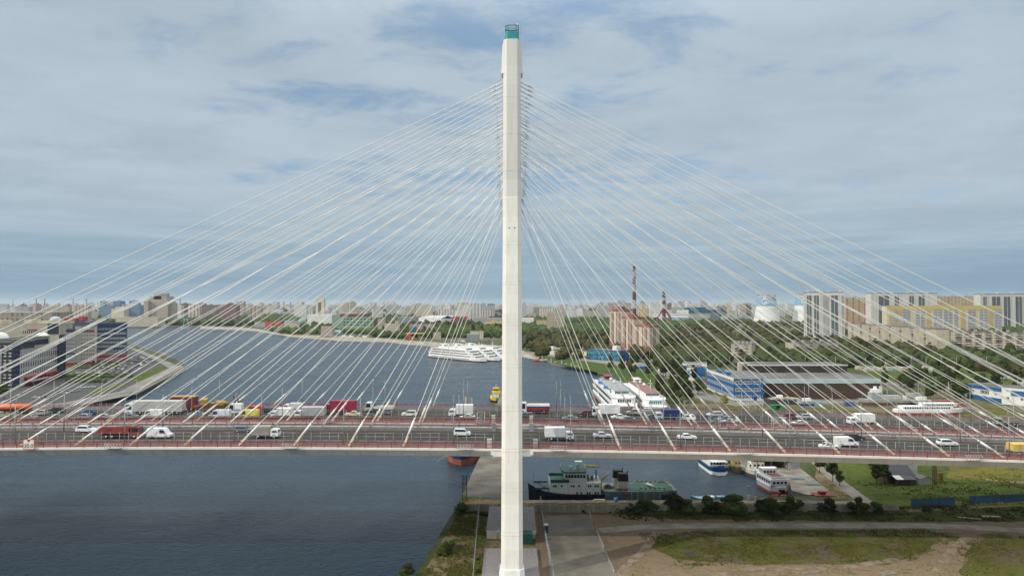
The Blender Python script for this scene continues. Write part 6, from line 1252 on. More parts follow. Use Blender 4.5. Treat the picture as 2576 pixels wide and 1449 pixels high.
grid(t,bal,'balcony',[(6.2,He/12.5*k+.4) for k in range(2,12)],'right',L,16,limit=140); grid(t,lw,'window',[(f,He/12.5*k+1) for k in range(12) for f in (2,12.6)],'right',L,16,limit=140)
add(t,'brick_base',brk,(L+.01,L+.35,-.3,16,0,He*.14))
# ---- tall white towers on the right
glz=facade('f_glazed',(.10,.12,.13),win=(.02,.025,.03),su=2.2,sv=3.0,wu=.6,wv=.55); wt=mat('tower_wall_white',(.50,.49,.46),.7,var=.05,scale=.1); gt=mat('tower_wall_grey',(.27,.28,.29),.8,var=.1,scale=.1)
def tower(label,px0,px1,pbase,ptop,bays,Y=None,depth=22,low=False,m=wt,greys=(),winf=(),nf=25):
    if Y is None: pl,pr=facing(px0,px1,pbase)
    else: pl=Vector((onY(px0,0,Y)[0],Y)); pr=Vector((onY(px1,0,Y)[0],Y))
    H=onY((px0+px1)/2,ptop,pl.y)[1]
    t,L,Hh=slab('residential_tower',label,pl,pr,depth,H,m,parapet=1.2)
    for a,c in bays: add(t,'glazed_bay',glz,(L*a,L*c,-1.2,-.01,3,Hh-4.5)); 
    for a,c in greys: add(t,'grey_bay',gt,(L*a,L*c,-.6,-.01,0,Hh-5))
    for a,c in bays: add(t,'white_rib',wt,(L*(a+c)/2-.35,L*(a+c)/2+.35,-1.6,-1.21,0,Hh-3))
    add(t,'roof_cabin',wt,*[(L*f-2,L*f+2,5,12,Hh+.3,Hh+4.2) for f in (.1,.35,.6,.9)])
    fh=Hh/nf
    grid(t,win_s,'window',[(L*f,fh*k+.9) for k in range(nf) for f in winf])
    return t
tower('white residential tower with dark glazed bays, first from the left of the tall white group',2023.5,2126,848,737,((.07,.18),(.25,.36),(.67,.83)),greys=((.47,.62),(.92,.98)),winf=(.01,.40,.43,.87),nf=26)
tower('white residential tower with dark balconies behind the long yellow block, second of the white group',2181,2347,0,739,((.12,.27),(.36,.42),(.58,.64),(.72,.80)),Y=1480,winf=(.03,.08,.46,.87),nf=24)
tower('white residential tower with dark glazed bays at the right edge, third of the white group',2454,2600,0,741,((.05,.10),(.20,.33),(.40,.50),(.60,.70),(.74,.80)),Y=1500,winf=(.02,.13,.53),nf=24)
tan_=facade('f_tanlog',(.46,.36,.22),win=(.12,.07,.06),su=4.2,sv=3.0,wu=.45,wv=.5,band=(.30,.16,.10)); far('tan and brown high-rise between two white towers',2129.5,2180,749,1700,22,tan_,'residential_tower'); far('long beige high-rise with brown balcony rows behind the yellow block',2347,2456,745.5,1750,22,facade('f_brownrow',(.45,.37,.24),win=(.10,.075,.06),su=9,sv=3,wu=.7,wv=.45),'residential_tower'); far('low white parking structure below the tan high-rise',2180,2222,815,1400,20,wm_white,'annex',roof=False)
# yellow block
ym2=mat('apart_yellow',(.47,.37,.15),.8,var=.05,scale=.1); yw=mat('apart_ochre',(.43,.31,.15),.8,var=.05,scale=.1)
Y=1330; pl=Vector((onY(2221,0,Y)[0],Y)); pr=Vector((onY(2507,0,Y)[0],Y)); H=onY(2360,770,Y)[1]
t,L,Hh=slab('apartment_building','long yellow-topped apartment block with white balcony columns in front of the white towers',pl,pr,18,H,mat('apart_sand',(.50,.45,.33),.8,var=.06,scale=.1)); add(t,'yellow_top',ym2,(-.2,L+.2,-.3,-.01,Hh-9,Hh+.9)); 
for f in (.02,.09,.345,.64,.885): add(t,'ochre_pier',yw,(L*f,L*f+L*.035,-.8,-.01,0,Hh-9.1))
wb=balmesh(7.0,2.7,mat('balcony_white',(.60,.61,.62),.6),mat('balcony_greyglass',(.22,.25,.28),.3,var=.4,scale=.6))
grid(t,wb,'balcony',[(L*f,3.0*k+.5) for k in range(15,3,-1) for f in (.055,.13,.165,.245,.29,.40,.44,.49,.53,.58,.70,.735,.80,.84,.93,.965)],limit=100)
# beige nine-storey blocks
bw=winmesh(1.7,1.5,white,glassd); bb2=balmesh(3.2,2.4,mat('balcony_brown',(.16,.09,.075),.7,var=.4,scale=.4),mat("loggia_glass",(.09,.085,.08),.3,var=.3),1.0); bb3=balmesh(3.2,2.4,mat('balcony_pale',(.46,.43,.36),.7,var=.25,scale=.4),mat('loggia_glass',(.09,.085,.08),.3,var=.3),1.0)
def panelblock(label,pl,pr,H,nf,nc,bcols,depth=14,end=None):
    t,L,Hh=slab('apartment_building',label,pl,pr,depth,H,wm_beige,parapet=.5); fh=Hh/nf
    pts=[]; bp=[]; bp2=[]
    for k in range(nf):
        for i in range(nc):
            x=L*(i+.5)/nc
            if i%4 in bcols: (bp if (i//4+k)%3==0 else bp2).append((x-1.6,fh*k+.3))
            else: pts.append((x-.8,fh*k+1.0))
    pts.sort(key=lambda p:-p[1]); grid(t,bb2,'balcony',bp,limit=60); grid(t,bb3,'balcony',bp2,limit=100); grid(t,bw,'window',pts)
    add(t,'roof_vent',concrete,*[(L*f-1.5,L*f+1.5,5,8,Hh+.3,Hh+3) for f in (.1,.3,.5,.7,.9)]); return t,L,Hh
pl=G(2133,862); pr=G(2357,893); H=onY(2357,829,pr.y)[1]
t,L,Hh=panelblock('long beige nine-storey panel block with its blank end wall towards the right',pl,pr,H,9,34,(2,))
e,Le,He2=slab('apartment_building','blank beige end wall section closing the nine-storey panel block',pr,G(2393.6,893),14,H,wm_beige); add(e,'panel_joint',mat('joint_dark',(.25,.22,.17),.9),*[(.5,Le-.5,-.06,-.01,He2/9*k,He2/9*k+.15) for k in range(1,9)])
pl=G(2393.6,887); pr=G(2600,895); H=onY(2500,834,pl.y)[1]
panelblock('beige nine-storey panel block with dark brown balconies at the right edge',pl,pr,H,9,32,(2,3))
pl=G(1997,896); pr=G(2110,893); H=onY(2050,863,pl.y)[1]; panelblock('low beige five-storey panel block half hidden by trees',pl,pr,H,5,18,(2,))
far('second low beige five-storey block behind trees, further right',2160,2275,864,990,12,facade('f_panel5',(.47,.42,.31),su=4,sv=3),roof=False)
pl=G(1839.5,903); pr=G(1891,905.5); H=onY(1865,865,pl.y)[1]; panelblock('small beige five-storey block standing alone among trees',pl,pr,H,5,9,(2,),12)
far('low grey flat-roofed building behind the small five-storey block',1942,1977,899.5,745,14,wm_white,'building',roof=False)
far('long low beige service building in the woods below the cooling towers',1740,1800,846,1350,14,fm('cream'),'building',roof=False); far('second long low beige service building in the woods, lower right',1800,1885,851,1180,12,fm('cream'),'building',roof=False); far('long pale concrete wall hall behind the stepped block',1650,1732,815,1850,30,mat('wall_palehall',(.40,.37,.30),.8),'warehouse',roof=False)
far('long white low hall near the right bank with rounded roof',1562,1639,900.5,770,20,wm_white,'warehouse',roof=False)
# ---- blue and white shipyard office
royal=mat('wall_royal',(.012,.10,.27),.6,var=.08,scale=.2)
c1=G(1846.6,1007); c2=G(1920,1007)
t,L,H=slab('shipyard_office','royal blue three-storey office with white window frames, its long side facing left',c1,c2,58,15.6,royal,parapet=0); bigw=winmesh(4.6,1.9,white,glassd,4)
fh=H/3
for k in range(3): grid(t,bigw,'window',[(x,fh*k+1.2) for x in (.9,6.2,11.8)])
sw=winmesh(2.6,1.9,white,glassd,2)
for k in range(3): grid(t,sw,'window',[(x,fh*k+1.2) for x in rng(1,54,15)],'left',L,58)
add(t,'white_roof_band',wm_white,(-.4,-.02,0,58,H-.9,H+.5)); add(t,'white_plinth',wm_white,(-.2,L+.1,-.2,-.01,0,.9),(-.3,-.01,0,58,0,.9)); add(t,'roof_hatch',royal,(2,4.5,20,28,H+.3,H+2.2)); add(t,'roof_hatch',royal,(2,4.5,34,43,H+.3,H+2.2)); add(t,'entrance_door',mat('door_blue',(.01,.05,.16),.4),(L*.66,L*.78,-.25,-.21,0,2.6))
d1=G(1728,957); d2=G(1764,958)
t,L,H=slab('shipyard_office','white and blue office wing with big windows, left of the royal blue office',d1,d2,18,12.8,wm_white,parapet=.4); add(t,'blue_band',royal,(0,L,-.1,-.01,H*.42,H*.55),(L*.55,L,-.1,-.01,0,H)); grid(t,winmesh(2.2,2.4,white,glassb,2),'window',[(x,H*.6) for x in (.6,3.2,5.6)])
t,L,H=slab('shipyard_office','blue building with white cornice behind the office wing',G(1707,944),G(1778,946),24,12,royal,parapet=0); add(t,'white_cornice',wm_white,(-.3,L+.3,-.4,-.01,H-1.4,H+.3),(-.3,.8,-.4,-.01,0,H-1.4))
far('dark rusty brown hangar roof block between the blue offices and the hangar',1800,1920,941,470,25,mat('roof_felt2',(.13,.12,.115),.9,var=.15,scale=.1),'warehouse',roof=False)
# brown hangar with pale blue fascia
brn=mat('hangar_brown',(.050,.034,.028),.85,var=.3,scale=.25,col2=(.075,.045,.03),streak=True)
t,L,H=slab('hangar','huge brown shipyard hangar with pale blue fascia and flat dark roof',G(1920.5,1003),G(2214,1003),38,14.8,brn,rm=mat('hangar_roof',(.11,.11,.108),.9,var=.2,scale=.05),parapet=0); add(t,'pale_fascia',mat('fascia_pale',(.36,.46,.47),.6,var=.06,scale=.1),(-.3,L+.3,-.5,-.01,H-2.6,H+.3)); add(t,'rust_rib',mat('rib_rust',(.12,.055,.03),.9),*[(x,x+.35,-.25,-.01,0,H-2.7) for x in rng(6,L-6,12)]); add(t,'white_end_post',wm_white,(L-1,L+.8,-1.2,-.51,0,8))
add(t,'gate',mat('gate_dark',(.02,.02,.02),.8),(2,9,-.3,-.26,0,4.2))
t,L,H=slab('hangar','long dark workshop roof with thin white edge behind the brown hangar',G(1880,962),G(2132,962),30,15.5,mat('workshop_dark',(.045,.04,.036),.9,var=.2,scale=.1),rm=MATS['hangar_roof'],parapet=0); add(t,'white_edge',wm_white,(-.3,L+.3,-.4,-.01,H-.3,H+.35))
boxthing('roof_tank','pale square water tank at the left end of the workshop roof','tank',1868,958,[(-2.6,2.6,0,4,0,14),],mat('tank_pale',(.48,.45,.36),.8,var=.15,scale=.5))
# right blue-white building
t,L,H=slab('boat_club','white and blue two-storey boat club building near the right edge',G(2435,1000),G(2520,1014),14,11.6,wm_white,rm=MATS['hangar_roof'],parapet=0); add(t,'blue_fascia',royal,(-.2,L,-.3,-.01,H-2.4,H-.2)); add(t,'blue_plinth',royal,(-.1,L,-.3,-.01,0,2.6)); grid(t,winmesh(6.5,2.6,white,glassd,5),'window',[(L*.38,H*.42)]); grid(t,win_s,'window',[(L*.06,H*.45),(L*.14,H*.45),(L*.8,H*.45)])
t,L,H=slab('boat_club','white stair tower and blue wing at the right end of the boat club',G(2520,1016),G(2600,1024),14,12.6,wm_white,rm=MATS['hangar_roof'],parapet=0); add(t,'blue_fascia',royal,(L*.3,L,-.3,-.01,H-4.6,H-1.6)); grid(t,win_s,'window',[(L*.15,H*.3),(L*.6,H*.3)])
# glass pavilion on the right bank
t,L,H=slab('glass_pavilion','long pavilion with bright blue glass front on the right bank',G(1478,903),G(1560,909),16,13,mat('pavilion_blue',(.015,.09,.19),.3),parapet=.4); add(t,'glass_band',mat('glass_aqua',(.07,.24,.34),.15,var=.4,scale=.4),*[(x,x+L/13,-.3,-.01,H*f,H*(f+.34)) for x in rng(0.5,L-L/12-.5,12) for f in (.1,.55)]); add(t,'roof_house',wm_white,(L*.72,L*.85,3,10,H+.4,H+5))
cw=mat('wall_pale_cream',(.55,.52,.38),.8,var=.05,scale=.2)
t,L,H=slab('boundary_wall','long cream wall building along the right bank car park',G(1397,884.5),G(1477,896),6,7.5,cw); 
t,L,H=slab('gatehouse','cream gatehouse with a small tower on the right bank',G(1356,890),G(1394,893),10,8,mat('wall_palewarm',(.55,.52,.44),.8)); add(t,'roof_tower',wm_white,(L*.6,L*.9,1,6,H+.3,H+4)); boxthing('moored_yacht','white and blue motor yacht standing in front of the gatehouse','yacht',1385,889.5,[(-6,6,-1.5,1.5,.5,2.2),(-3,3,-1.2,1.2,2.2,3.6)],shipw)
bd=G(1655,937.5); t=thing('billboard','white billboard with blue lettering and a pink-red blot on a blue fence','billboard',(bd.x,bd.y,GZ)); b=MB(); b.box(0,9.6,-.1,.1,.3,3.3); b.obj('panel',white,t); b=MB(); b.box(4.4,6.9,-.16,-.11,.6,2.9); b.obj('red_field',mat('logo_pink',(.55,.08,.14),.6),t); text('ДОК',1.6,mat('logo_navy',(.03,.05,.2),.6),t,(3.0,-.14,1.8))
boxthing('blue_hoarding','dark blue hoarding around the billboard yard','fence',1700,937,[(-13,-6.5,0,.3,0,4.0),(0,12,0,.3,0,4.0)],wm_blue); boxthing('blue_roofed_booth','hut with deep blue sides and brown roof by the bank lawn','hut',1620,928,[(-6,6,0,6,0,2.2)],royal)
# foreground houses under the right part of the bridge
p=G(2258,1216); t=thing('small_house','brown house with dark slate roof below the bridge deck','house',(p.x,p.y,GZ))
b=MB(); b.xprism([(0,0),(9,0),(9,3.0),(4.5,5.6),(0,3.0)],-3.4,5.0); b.obj('wall',mat('house_wood',(.13,.065,.04),.85,var=.2,scale=1),t)
b=MB(); b.add([(-4,-.7,2.75),(5.5,-.7,2.75),(5.5,4.5,5.8),(-4,4.5,5.8),(-4,9.7,2.75),(5.5,9.7,2.75),(-4,-.7,2.6),(5.5,-.7,2.6),(5.5,4.5,5.62),(-4,4.5,5.62),(-4,9.7,2.6),(5.5,9.7,2.6)],[(0,1,2,3),(3,2,5,4),(6,9,8,7),(9,10,11,8),(0,6,7,1),(4,5,11,10),(1,7,8,2),(2,8,11,5),(0,3,9,6),(3,4,10,9)]); b.obj('roof',mat('roof_slate',(.045,.052,.07),.7,var=.1,scale=.5),t)
p=G(2264,1217); t=thing('lean_to','ramshackle wooden lean-to with white and dark roof sheets in front of the brown house','shed',(p.x+1.2,p.y-2.2,GZ)); b=MB(); b.box(-3.4,-3.2,0,.2,0,2.3);b.box(2.6,2.8,0,.2,0,2.1); b.box(-3.4,2.8,1.6,1.8,0,2.3); b.box(-3.2,2.6,.5,1.4,0,.9); b.obj('frame',mat('wood_grey',(.14,.115,.085),.9,var=.3,scale=2),t); b=MB(); b.add([(-3.7,-.4,2.1),(-1.2,-.4,2.1),(-1.5,2,2.9),(-4,2,2.9)],[(0,1,2,3)]); b.add([(-1.15,-.45,2.1),(3,-.4,2.05),(2.7,2,2.8),(-1.45,2,2.92)],[(0,1,2,3)],1); b.obj('roof',[mat('sheet_white',(.5,.52,.54),.4),mat('sheet_dark',(.05,.045,.05),.6)],t)
p=G(2331,1220); t=thing('garage','white metal garage with grey gabled roof beside the brown house','garage',(p.x,p.y,GZ),.12); b=MB(); b.yprism([(-2,0),(2,0),(2,2.1),(0,2.8),(-2,2.1)],0,7); b.obj('wall',mat('garage_white',(.50,.52,.48),.7,var=.12,scale=.8),t); b=MB(); b.add([(-2.25,-.25,2.05),(0,-.25,2.88),(0,7.2,2.88),(-2.25,7.2,2.05),(2.25,-.25,2.05),(2.25,7.2,2.05)],[(0,1,2,3),(1,4,5,2)]); b.obj('roof',mat('roof_garage',(.12,.12,.12),.8),t); b=MB(); b.box(-1.5,1.5,-.05,-.01,.1,2.0); b.obj('door',mat('garage_door',(.42,.44,.41),.6),t)
boxthing('white_house_wing','small white house with a window peeping out under the bridge behind the slate roof','house',2285,1195,[(-3,3.2,0,7,0,6.4)],mat('wing_white',(.46,.49,.46),.7,var=.1))
# garages rows
gcol=[(.45,.44,.40),(.30,.20,.15),(.38,.40,.38),(.20,.30,.34),(.42,.36,.28)]
for i in range(22):
    px=2165+i*11; o=boxthing('lockup_garage','low %s garage, number %d from the left in the long lock-up row'%(('pale','rusty brown','greenish','blue-grey','tan')[i%5],i+1),'garage',px,930+(i%3)*2.0,[(-2.2,2.2,0,6,0,2.8),(-1.6,1.6,-.06,-.01,.1,2.3)],mat('garage_%d'%(i%5),gcol[i%5],.8,var=.2,scale=.5)); o['group']='lock-up garages in the long row'
# posts and lamps on land
for i,(px,py,pt,l) in enumerate(((2527,955,935,'pale A-shaped concrete power pole on the right field'),(2228,930,912,'A-shaped concrete pole with turquoise box among the garages'))):
    p=G(px,py); h=onY(px,pt,p.y)[1]-GZ; b=MB(); b.tube((-2,0,0),(0,0,h),.2,5); b.tube((2,0,0),(0,0,h),.2,5); b.tube((-1,0,h*.5),(1,0,h*.5),.15,4); simple('power_pole',b,mat('pole_pale',(.45,.44,.38),.8),l,'pole').location=(p.x,p.y,GZ)
lm=MB(); lm.tube((0,0,0),(0,0,10),.14,5); lm.tube((0,0,10),(1.8,0,10.5),.08,4); lm.box(1.4,2.4,-.15,.15,10.4,10.6); lmd=lm.data('road_lamp',mat('lamp_pale',(.38,.40,.39),.6))
for wh,ps in (('beside the right bank car park and blue pavilion',[(1466+i*21,889+i*2.0) for i in range(9)]),('along the riverside road just right of the pylon',[(1320+i*22,871+i*1.3) for i in range(7)]),('along the road behind the shipyard',[(1760+i*38,922+(i%2)*3) for i in range(20)]),('standing in the boatyard area',[(x,y) for x,y in ((2386,1000),(2355,960),(2560,992),(2110,1000),(1900,930),(2310,1003),(2035,1004))]),('on the river road above the white ships',[(1030+i*26,860+i*.9) for i in range(9)])):
    for px,py in ps:
        o=link('road_lamp',lmd,None,(*G(px,py),GZ)); tag(o,'slim pale street lamp '+wh,'street lamp','street lamps '+wh)
# ---------------- city on the skyline ----------------
PH={}
def region(px): return 'far left' if px<420 else 'left' if px<800 else 'centre-left' if px<1290 else 'centre-right' if px<1560 else 'right'
cols=[('white','white'),('grey','grey'),('tan','tan'),('cream','cream'),('pink','pinkish'),('brick','red-brick'),('whitered','white and red'),('whitegrey','white and grey'),('brown','brown'),('yellow','yellowish')]
r2=random.Random(21)
for i in range(300):
    side=r2.random()
    if side<.60: px=r2.uniform(-20,1258); Y=r2.choice((r2.uniform(2500,4200),r2.uniform(3800,8500)))
    elif side<.72: px=r2.uniform(1318,1540); Y=r2.uniform(2800,7000)
    else: px=r2.uniform(1535,2030); Y=r2.uniform(2700,5200)
    H=r2.uniform(22,46) if r2.random()<.72 else r2.uniform(48,70)
    if px>1560: H=r2.uniform(38,80)
    if px>1900: Y=r2.uniform(3500,6500); H*=.8
    w=r2.uniform(18,75) if H<45 else r2.uniform(18,36)
    k,nm=cols[r2.choices(range(10),(16,14,13,12,4,2,5,8,4,3) if px<1530 else (22,12,8,8,3,2,2,20,5,10))[0]]
    x0=(px-1288)/F*Y; b=MB(); d=r2.uniform(14,26); b.box(-w/2,w/2,0,d,0,H)
    if H>45: b.box(-w/4,w/4,d*.3,d*.7,H,H+4)
    o=tag(b.obj('city_block',fm(k)),'%s %s block in the distant city on the %s skyline'%(nm,'tall' if H>46 else 'low',region(px)),'building','%s %s distant blocks, %s'%(nm,'tall' if H>46 else 'low',region(px)))
    o.location=(x0,Y,GZ); o.rotation_euler=(0,0,r2.uniform(-.4,.4))
r3=random.Random(77); CB={}
for i in range(1500):
    px=r3.uniform(-20,2030); Y=r3.uniform(3000,14000)
    if 1262<px<1312: continue
    H=r3.uniform(16,34) if r3.random()<.8 else r3.uniform(38,62); w=r3.uniform(16,60); x=(px-1288)/F*Y; d=15; k=r3.choice(('white','grey','tan','cream','pink','whitegrey','tan','grey'))
    CB.setdefault(k,MB()).box(x-w/2,x+w/2,Y,Y+d,GZ,GZ+H)
for k,b in CB.items(): tag(b.obj('distant_city',fm(k)),'mass of %s distant city blocks along the whole horizon, too many to count'%k.replace('whitegrey','white and grey'),'buildings',None,'stuff')
# ---------------- trees ----------------
def folm(name,c1,c2):
    m=bpy.data.materials.new(name); m.use_nodes=True; t=m.node_tree; b=t.nodes['Principled BSDF']
    oi=N(t,'ShaderNodeObjectInfo'); tc=N(t,'ShaderNodeTexCoord')
    f=RNG(t,NOI(t,tc.outputs['Object'],1.1,5,.75),.32,.68)
    c=MIX(t,f,tuple(x*.85 for x in c1),tuple(x*1.18 for x in c2)); hs=N(t,'ShaderNodeHueSaturation'); t.links.new(c,hs.inputs['Color']); t.links.new(RNG(t,oi.outputs['Random'],0,1,.62,1.45),hs.inputs['Value']); t.links.new(RNG(t,oi.outputs['Random'],0,1,.47,.52),hs.inputs['Hue'])
    t.links.new(hs.outputs[0],b.inputs['Base Color']); b.inputs['Roughness'].default_value=.8; b.inputs['Specular IOR Level'].default_value=.15
    return m
FO={'dark':folm('foliage_dark',(.021,.033,.010),(.047,.065,.017)),'mid':folm('foliage_mid',(.031,.047,.012),(.066,.086,.021)),'olive':folm('foliage_olive',(.034,.040,.011),(.068,.068,.020)),'autumn':folm('foliage_autumn',(.12,.085,.015),(.22,.16,.03))}
bark=mat('bark',(.07,.055,.04),.9)
def ico(sub=1):
    bm=bmesh.new(); bmesh.ops.create_icosphere(bm,subdivisions=sub,radius=1); v=[x.co.copy() for x in bm.verts]; bm.verts.ensure_lookup_table(); f=[tuple(q.index for q in p.verts) for p in bm.faces]; bm.free(); return v,f
I1=ico(2); I0=ico(1)
def crown(seed,h,w,leaf=.40,n=2800,lobes=12,low=.22):
    r=random.Random(seed); b=MB(); cs=[]
    for i in range(lobes):
        f=r.uniform(0,1); z=h*(low+.15+(.80-low)*f*.92); sp=w*(.62*math.sin(PI*(.25+.68*f))); a=r.uniform(0,2*PI); q=r.uniform(.15,1)
        cs.append((Vector((sp*q*math.cos(a),sp*q*math.sin(a),z)),w*r.uniform(.30,.48)*(1-.35*f)))
    for c,s in cs:
        o=Vector((r.uniform(0,50),0,0))
        vs=[c+Vector((v.x,v.y,v.z*.85))*s*.74*(1+.6*noise.noise(v*1.9+o)) for v in I1[0]]; b.add(vs,I1[1],0,True)
    for i in range(n):
        c,s=r.choice(cs); d=Vector((r.gauss(0,1),r.gauss(0,1),r.gauss(0,1)+.25)).normalized(); rad=s*(r.uniform(.70,1.22)); p=c+Vector((d.x,d.y,d.z*.85))*rad
        if r.random()<.12: p+=d*s*.18
        u=Vector((r.gauss(0,1),r.gauss(0,1),r.gauss(0,1))).normalized(); v=u.cross(d+Vector((.01,.02,0))).normalized(); l=leaf*r.uniform(.6,1.4)
        b.add([p-u*l,p+v*l*.55,p+u*l,p-v*l*.55],[(0,1,2,3)])
    return b
TREES=[]
for sd,(h,w,k) in enumerate(((11,4.2,'dark'),(13,4.6,'mid'),(9,4.0,'mid'),(12,5.0,'olive'),(14,3.8,'dark'),(8,3.6,'autumn'))):
    cb=crown(sd+3,h,w).data('crown',FO[k]); tb=MB(); tb.tube((0,0,-.3),(0,0,h*.45),.22,6,r2=.13); 
    for j in range(4): a=j*1.6; tb.tube((0,0,h*(.28+.05*j)),(math.cos(a)*w*.45,math.sin(a)*w*.45,h*(.5+.05*j)),.09,4,r2=.04)
    TREES.append((cb,tb.data('trunk',bark),k,h))
def inpoly(p,P):
    ins=False; j=len(P)-1
    for i in range(len(P)):
        a,c=P[i],P[j]
        if (a[1]>p[1])!=(c[1]>p[1]) and p[0]<(c[0]-a[0])*(p[1]-a[1])/(c[1]-a[1])+a[0]: ins=not ins
        j=i
    return ins
BB=[(min(q.x for q in f),max(q.x for q in f),min(q.y for q in f),max(q.y for q in f)) for f in FOOT]
def free(p,mar=3):
    for f,bb in zip(FOOT,BB):
        if bb[0]-mar<p.x<bb[1]+mar and bb[2]-mar-4<p.y<bb[3]+mar: return False
    return True
def tree(kind,x,y,s,label,group=None,rz=None):
    cb,tb,k,h=TREES[kind]; t=thing('tree',label,'tree',(x,y,GZ),rnd.uniform(0,6.28) if rz is None else rz,group); t.scale=(s*rnd.uniform(.9,1.15),s*rnd.uniform(.9,1.15),s*rnd.uniform(.85,1.15))
    link('crown',cb,t); link('trunk',tb,t); return t
kn={'dark':'dark green','mid':'fresh green','olive':'olive-brown','autumn':'yellow autumn'}
REG=[ # n, px0, px1, py0, py1, scale, where
 (52,1656,2015,842,900,1.15,'in the wood belt below the cooling towers'),(24,1655,1765,945,1022,1.0,'on the bank slope right of the cruise ships'),(36,1318,1530,842,872,1.15,'along the road right of the pylon'),
 (26,960,1260,826,850,1.1,'beside the river road left of the pylon'),(22,705,1000,818,838,1.0,'on the far bank near the green factory'),(60,2020,2580,866,918,1.15,'in front of the beige panel blocks'),(22,2290,2600,938,985,1.0,'on the field at the right'),
 (10,2215,2330,965,990,.9,'behind the hangar at the right'),(18,1530,1660,900,950,.8,'on the lawn near the right bank'),(10,170,300,905,930,.45,'in the left car park'),(14,1750,2000,905,925,.8,'along the road behind the shipyard'),(10,2330,2470,985,1015,.8,'beside the boat club')]
total=0
for n,a,c,d,e,s,wh in REG:
    k=0; tr=0
    while k<n and tr<n*25:
        tr+=1; px=rnd.uniform(a,c); py=rnd.uniform(d,e); p=G(px,py)
        if not inpoly(p,land) and a>400: continue
        if not free(p): continue
        kd=rnd.choices(range(6),(26,22,14,8,18,1.2))[0]; tree(kd,p.x,p.y,(sf:=s*rnd.uniform(.75,1.25)),'%s %s tree %s, %s'%(('small','medium','tall')[(sf>s*.92)+(sf>s*1.08)],kn[TREES[kd][2]],wh,pt:=('left part','left-centre part','right-centre part','right part')[min(3,int((px-a)/(c-a)*4))]),'%s %s trees %s, %s'%(('small','medium','tall')[(sf>s*.92)+(sf>s*1.08)],kn[TREES[kd][2]],wh,pt)); k+=1; total+=1
print('trees',total)
for px,py,kd,s,l in ((1822,1021,5,.85,'round yellow-brown autumn tree in front of the royal blue office'),(2122,1008,5,.7,'small yellow-green tree in front of the brown hangar'),(1672,1012,3,.9,'brownish tree right behind the cruise ships'),(2225,1218,0,.62,'dark round tree left of the brown house'),(2205,1216,1,.5,'light bushy tree beside the dark one near the brown house'),(2095,1212,1,.62,'slim tree on the path beside the harbour ramp'),(2062,1190,0,.6,'tree between the ramp and the access road'),(2112,1222,1,.42,'young tree with yellowish leaves by the ramp corner'),(2190,1178,2,.5,'shrub under the bridge left of the house'),(10,1003,3,.9,'olive tree at the left edge below the dark tower')):
    x,y=G(px,py); tree(kd,x,y,s,l)
# bushes along the panel fence
BU=[crown(50+i,3.2,2.1,.20,1500,8,.02).data('foliage',FO[k]) for i,k in enumerate(('dark','mid','dark'))]
for i,(px,py,s,w) in enumerate(((1617,1289,.85,1.5),(1585,1287,.6,1.3),(1640,1288,.7,1.2),(1700,1290,1.25,1.0),(1727,1291,1.0,1.1),(1782,1290,1.15,1.1),(1800,1291,.8,1.2),(1851,1291,1.3,1.15),(1925,1291,.95,1.2),(1938,1296,1.15,1.0),(1990,1291,1.15,1.1),(2088,1290,1.0,.9),(2070,1290,.7,1.1),(2158,1290,1.1,1.0),(2205,1290,.75,1.4),(2333,1290,.6,.7),(1555,1288,.45,1.6),(1470,1287,.3,2.2),(1160,1290,.9,1.5),(1120,1388,.8,.9),(1137,1378,.6,1.0),(1112,1398,.7,.8),(1214,1297,.35,2.0),(2428,1271,.75,.8),(1038,1452,.95,.8),(1024,1462,.8,.8),(1201,1410,.25,1.2),(1203,1440,.3,1.2))):
    x,y=G(px,py); 
    if px<1060: x-=1.0
    o=link('bush',BU[i%3],None,(x,y,GZ-.2),rnd.uniform(0,6.28)); q_=1.5 if 1550<px<2340 and s>.5 else 1.2; o.scale=(s*w*q_*1.5,s*w*.9*q_,s*q_*.85)
    w_='in front of the concrete panel fence' if 1550<px<2340 else 'on the grassy left bank strip' if px<1250 else 'beside the blue fence' if px>2400 else 'at the fence foot'
    z_='low' if s<.65 else 'tall' if s>=1.1 else 'middling'
    tag(o,'%s green bush %s%s'%(z_,w_,'' if not 1550<px<2340 else ', left third of it' if px<1800 else ', middle of it' if px<2100 else ', right end of it'),'bush','bushes %s'%w_)
# tufts and rubble on the bare ground in front
def tufts(n,poly,h,label,mk,seed,z0=GZ+.05):
    r=random.Random(seed); b=MB(); P=[G(x,y) for x,y in poly]; xs=[p.x for p in P]; ys=[p.y for p in P]; k=0
    while k<n:
        p=Vector((r.uniform(min(xs),max(xs)),r.uniform(min(ys),max(ys))))
        if not inpoly(p,P): continue
        k+=1
        if noise.noise(Vector((p.x*.13,p.y*.13,seed)))+.5*noise.noise(Vector((p.x*.5,p.y*.5,seed)))<r.uniform(-.25,.45): continue
        for q in range(4):
            a=r.uniform(0,6.28); l=h*r.uniform(.5,1.3); c,s_=math.cos(a),math.sin(a); w=l*.5; x,y=p.x+r.uniform(-.2,.2),p.y+r.uniform(-.2,.2); dx,dy=r.uniform(-.3,.3)*l,r.uniform(-.3,.3)*l
            b.add([(x-c*w,y-s_*w,z0),(x+c*w,y+s_*w,z0),(x+c*w*.4+dx,y+s_*w*.4+dy,z0+l),(x-c*w*.4+dx,y-s_*w*.4+dy,z0+l)],[(0,1,2,3)])
    tag(b.obj('grass_tufts',mk),label,'grass',None,'stuff')
gtm=folm('tuft_green',(.065,.085,.018),(.15,.15,.042))
gtm2=folm('tuft_dark',(.048,.066,.015),(.10,.115,.030))
tufts(9000,[(1600,1340),(2360,1330),(2400,1360),(2300,1410),(1700,1425)],.22,'rough dry grass tufts over the pale field patch',gtm,31)
tufts(2500,[(2400,1360),(2700,1340),(2800,1470),(2420,1470)],.24,'greener grass tufts at the right edge of the dirt field',gtm,32)
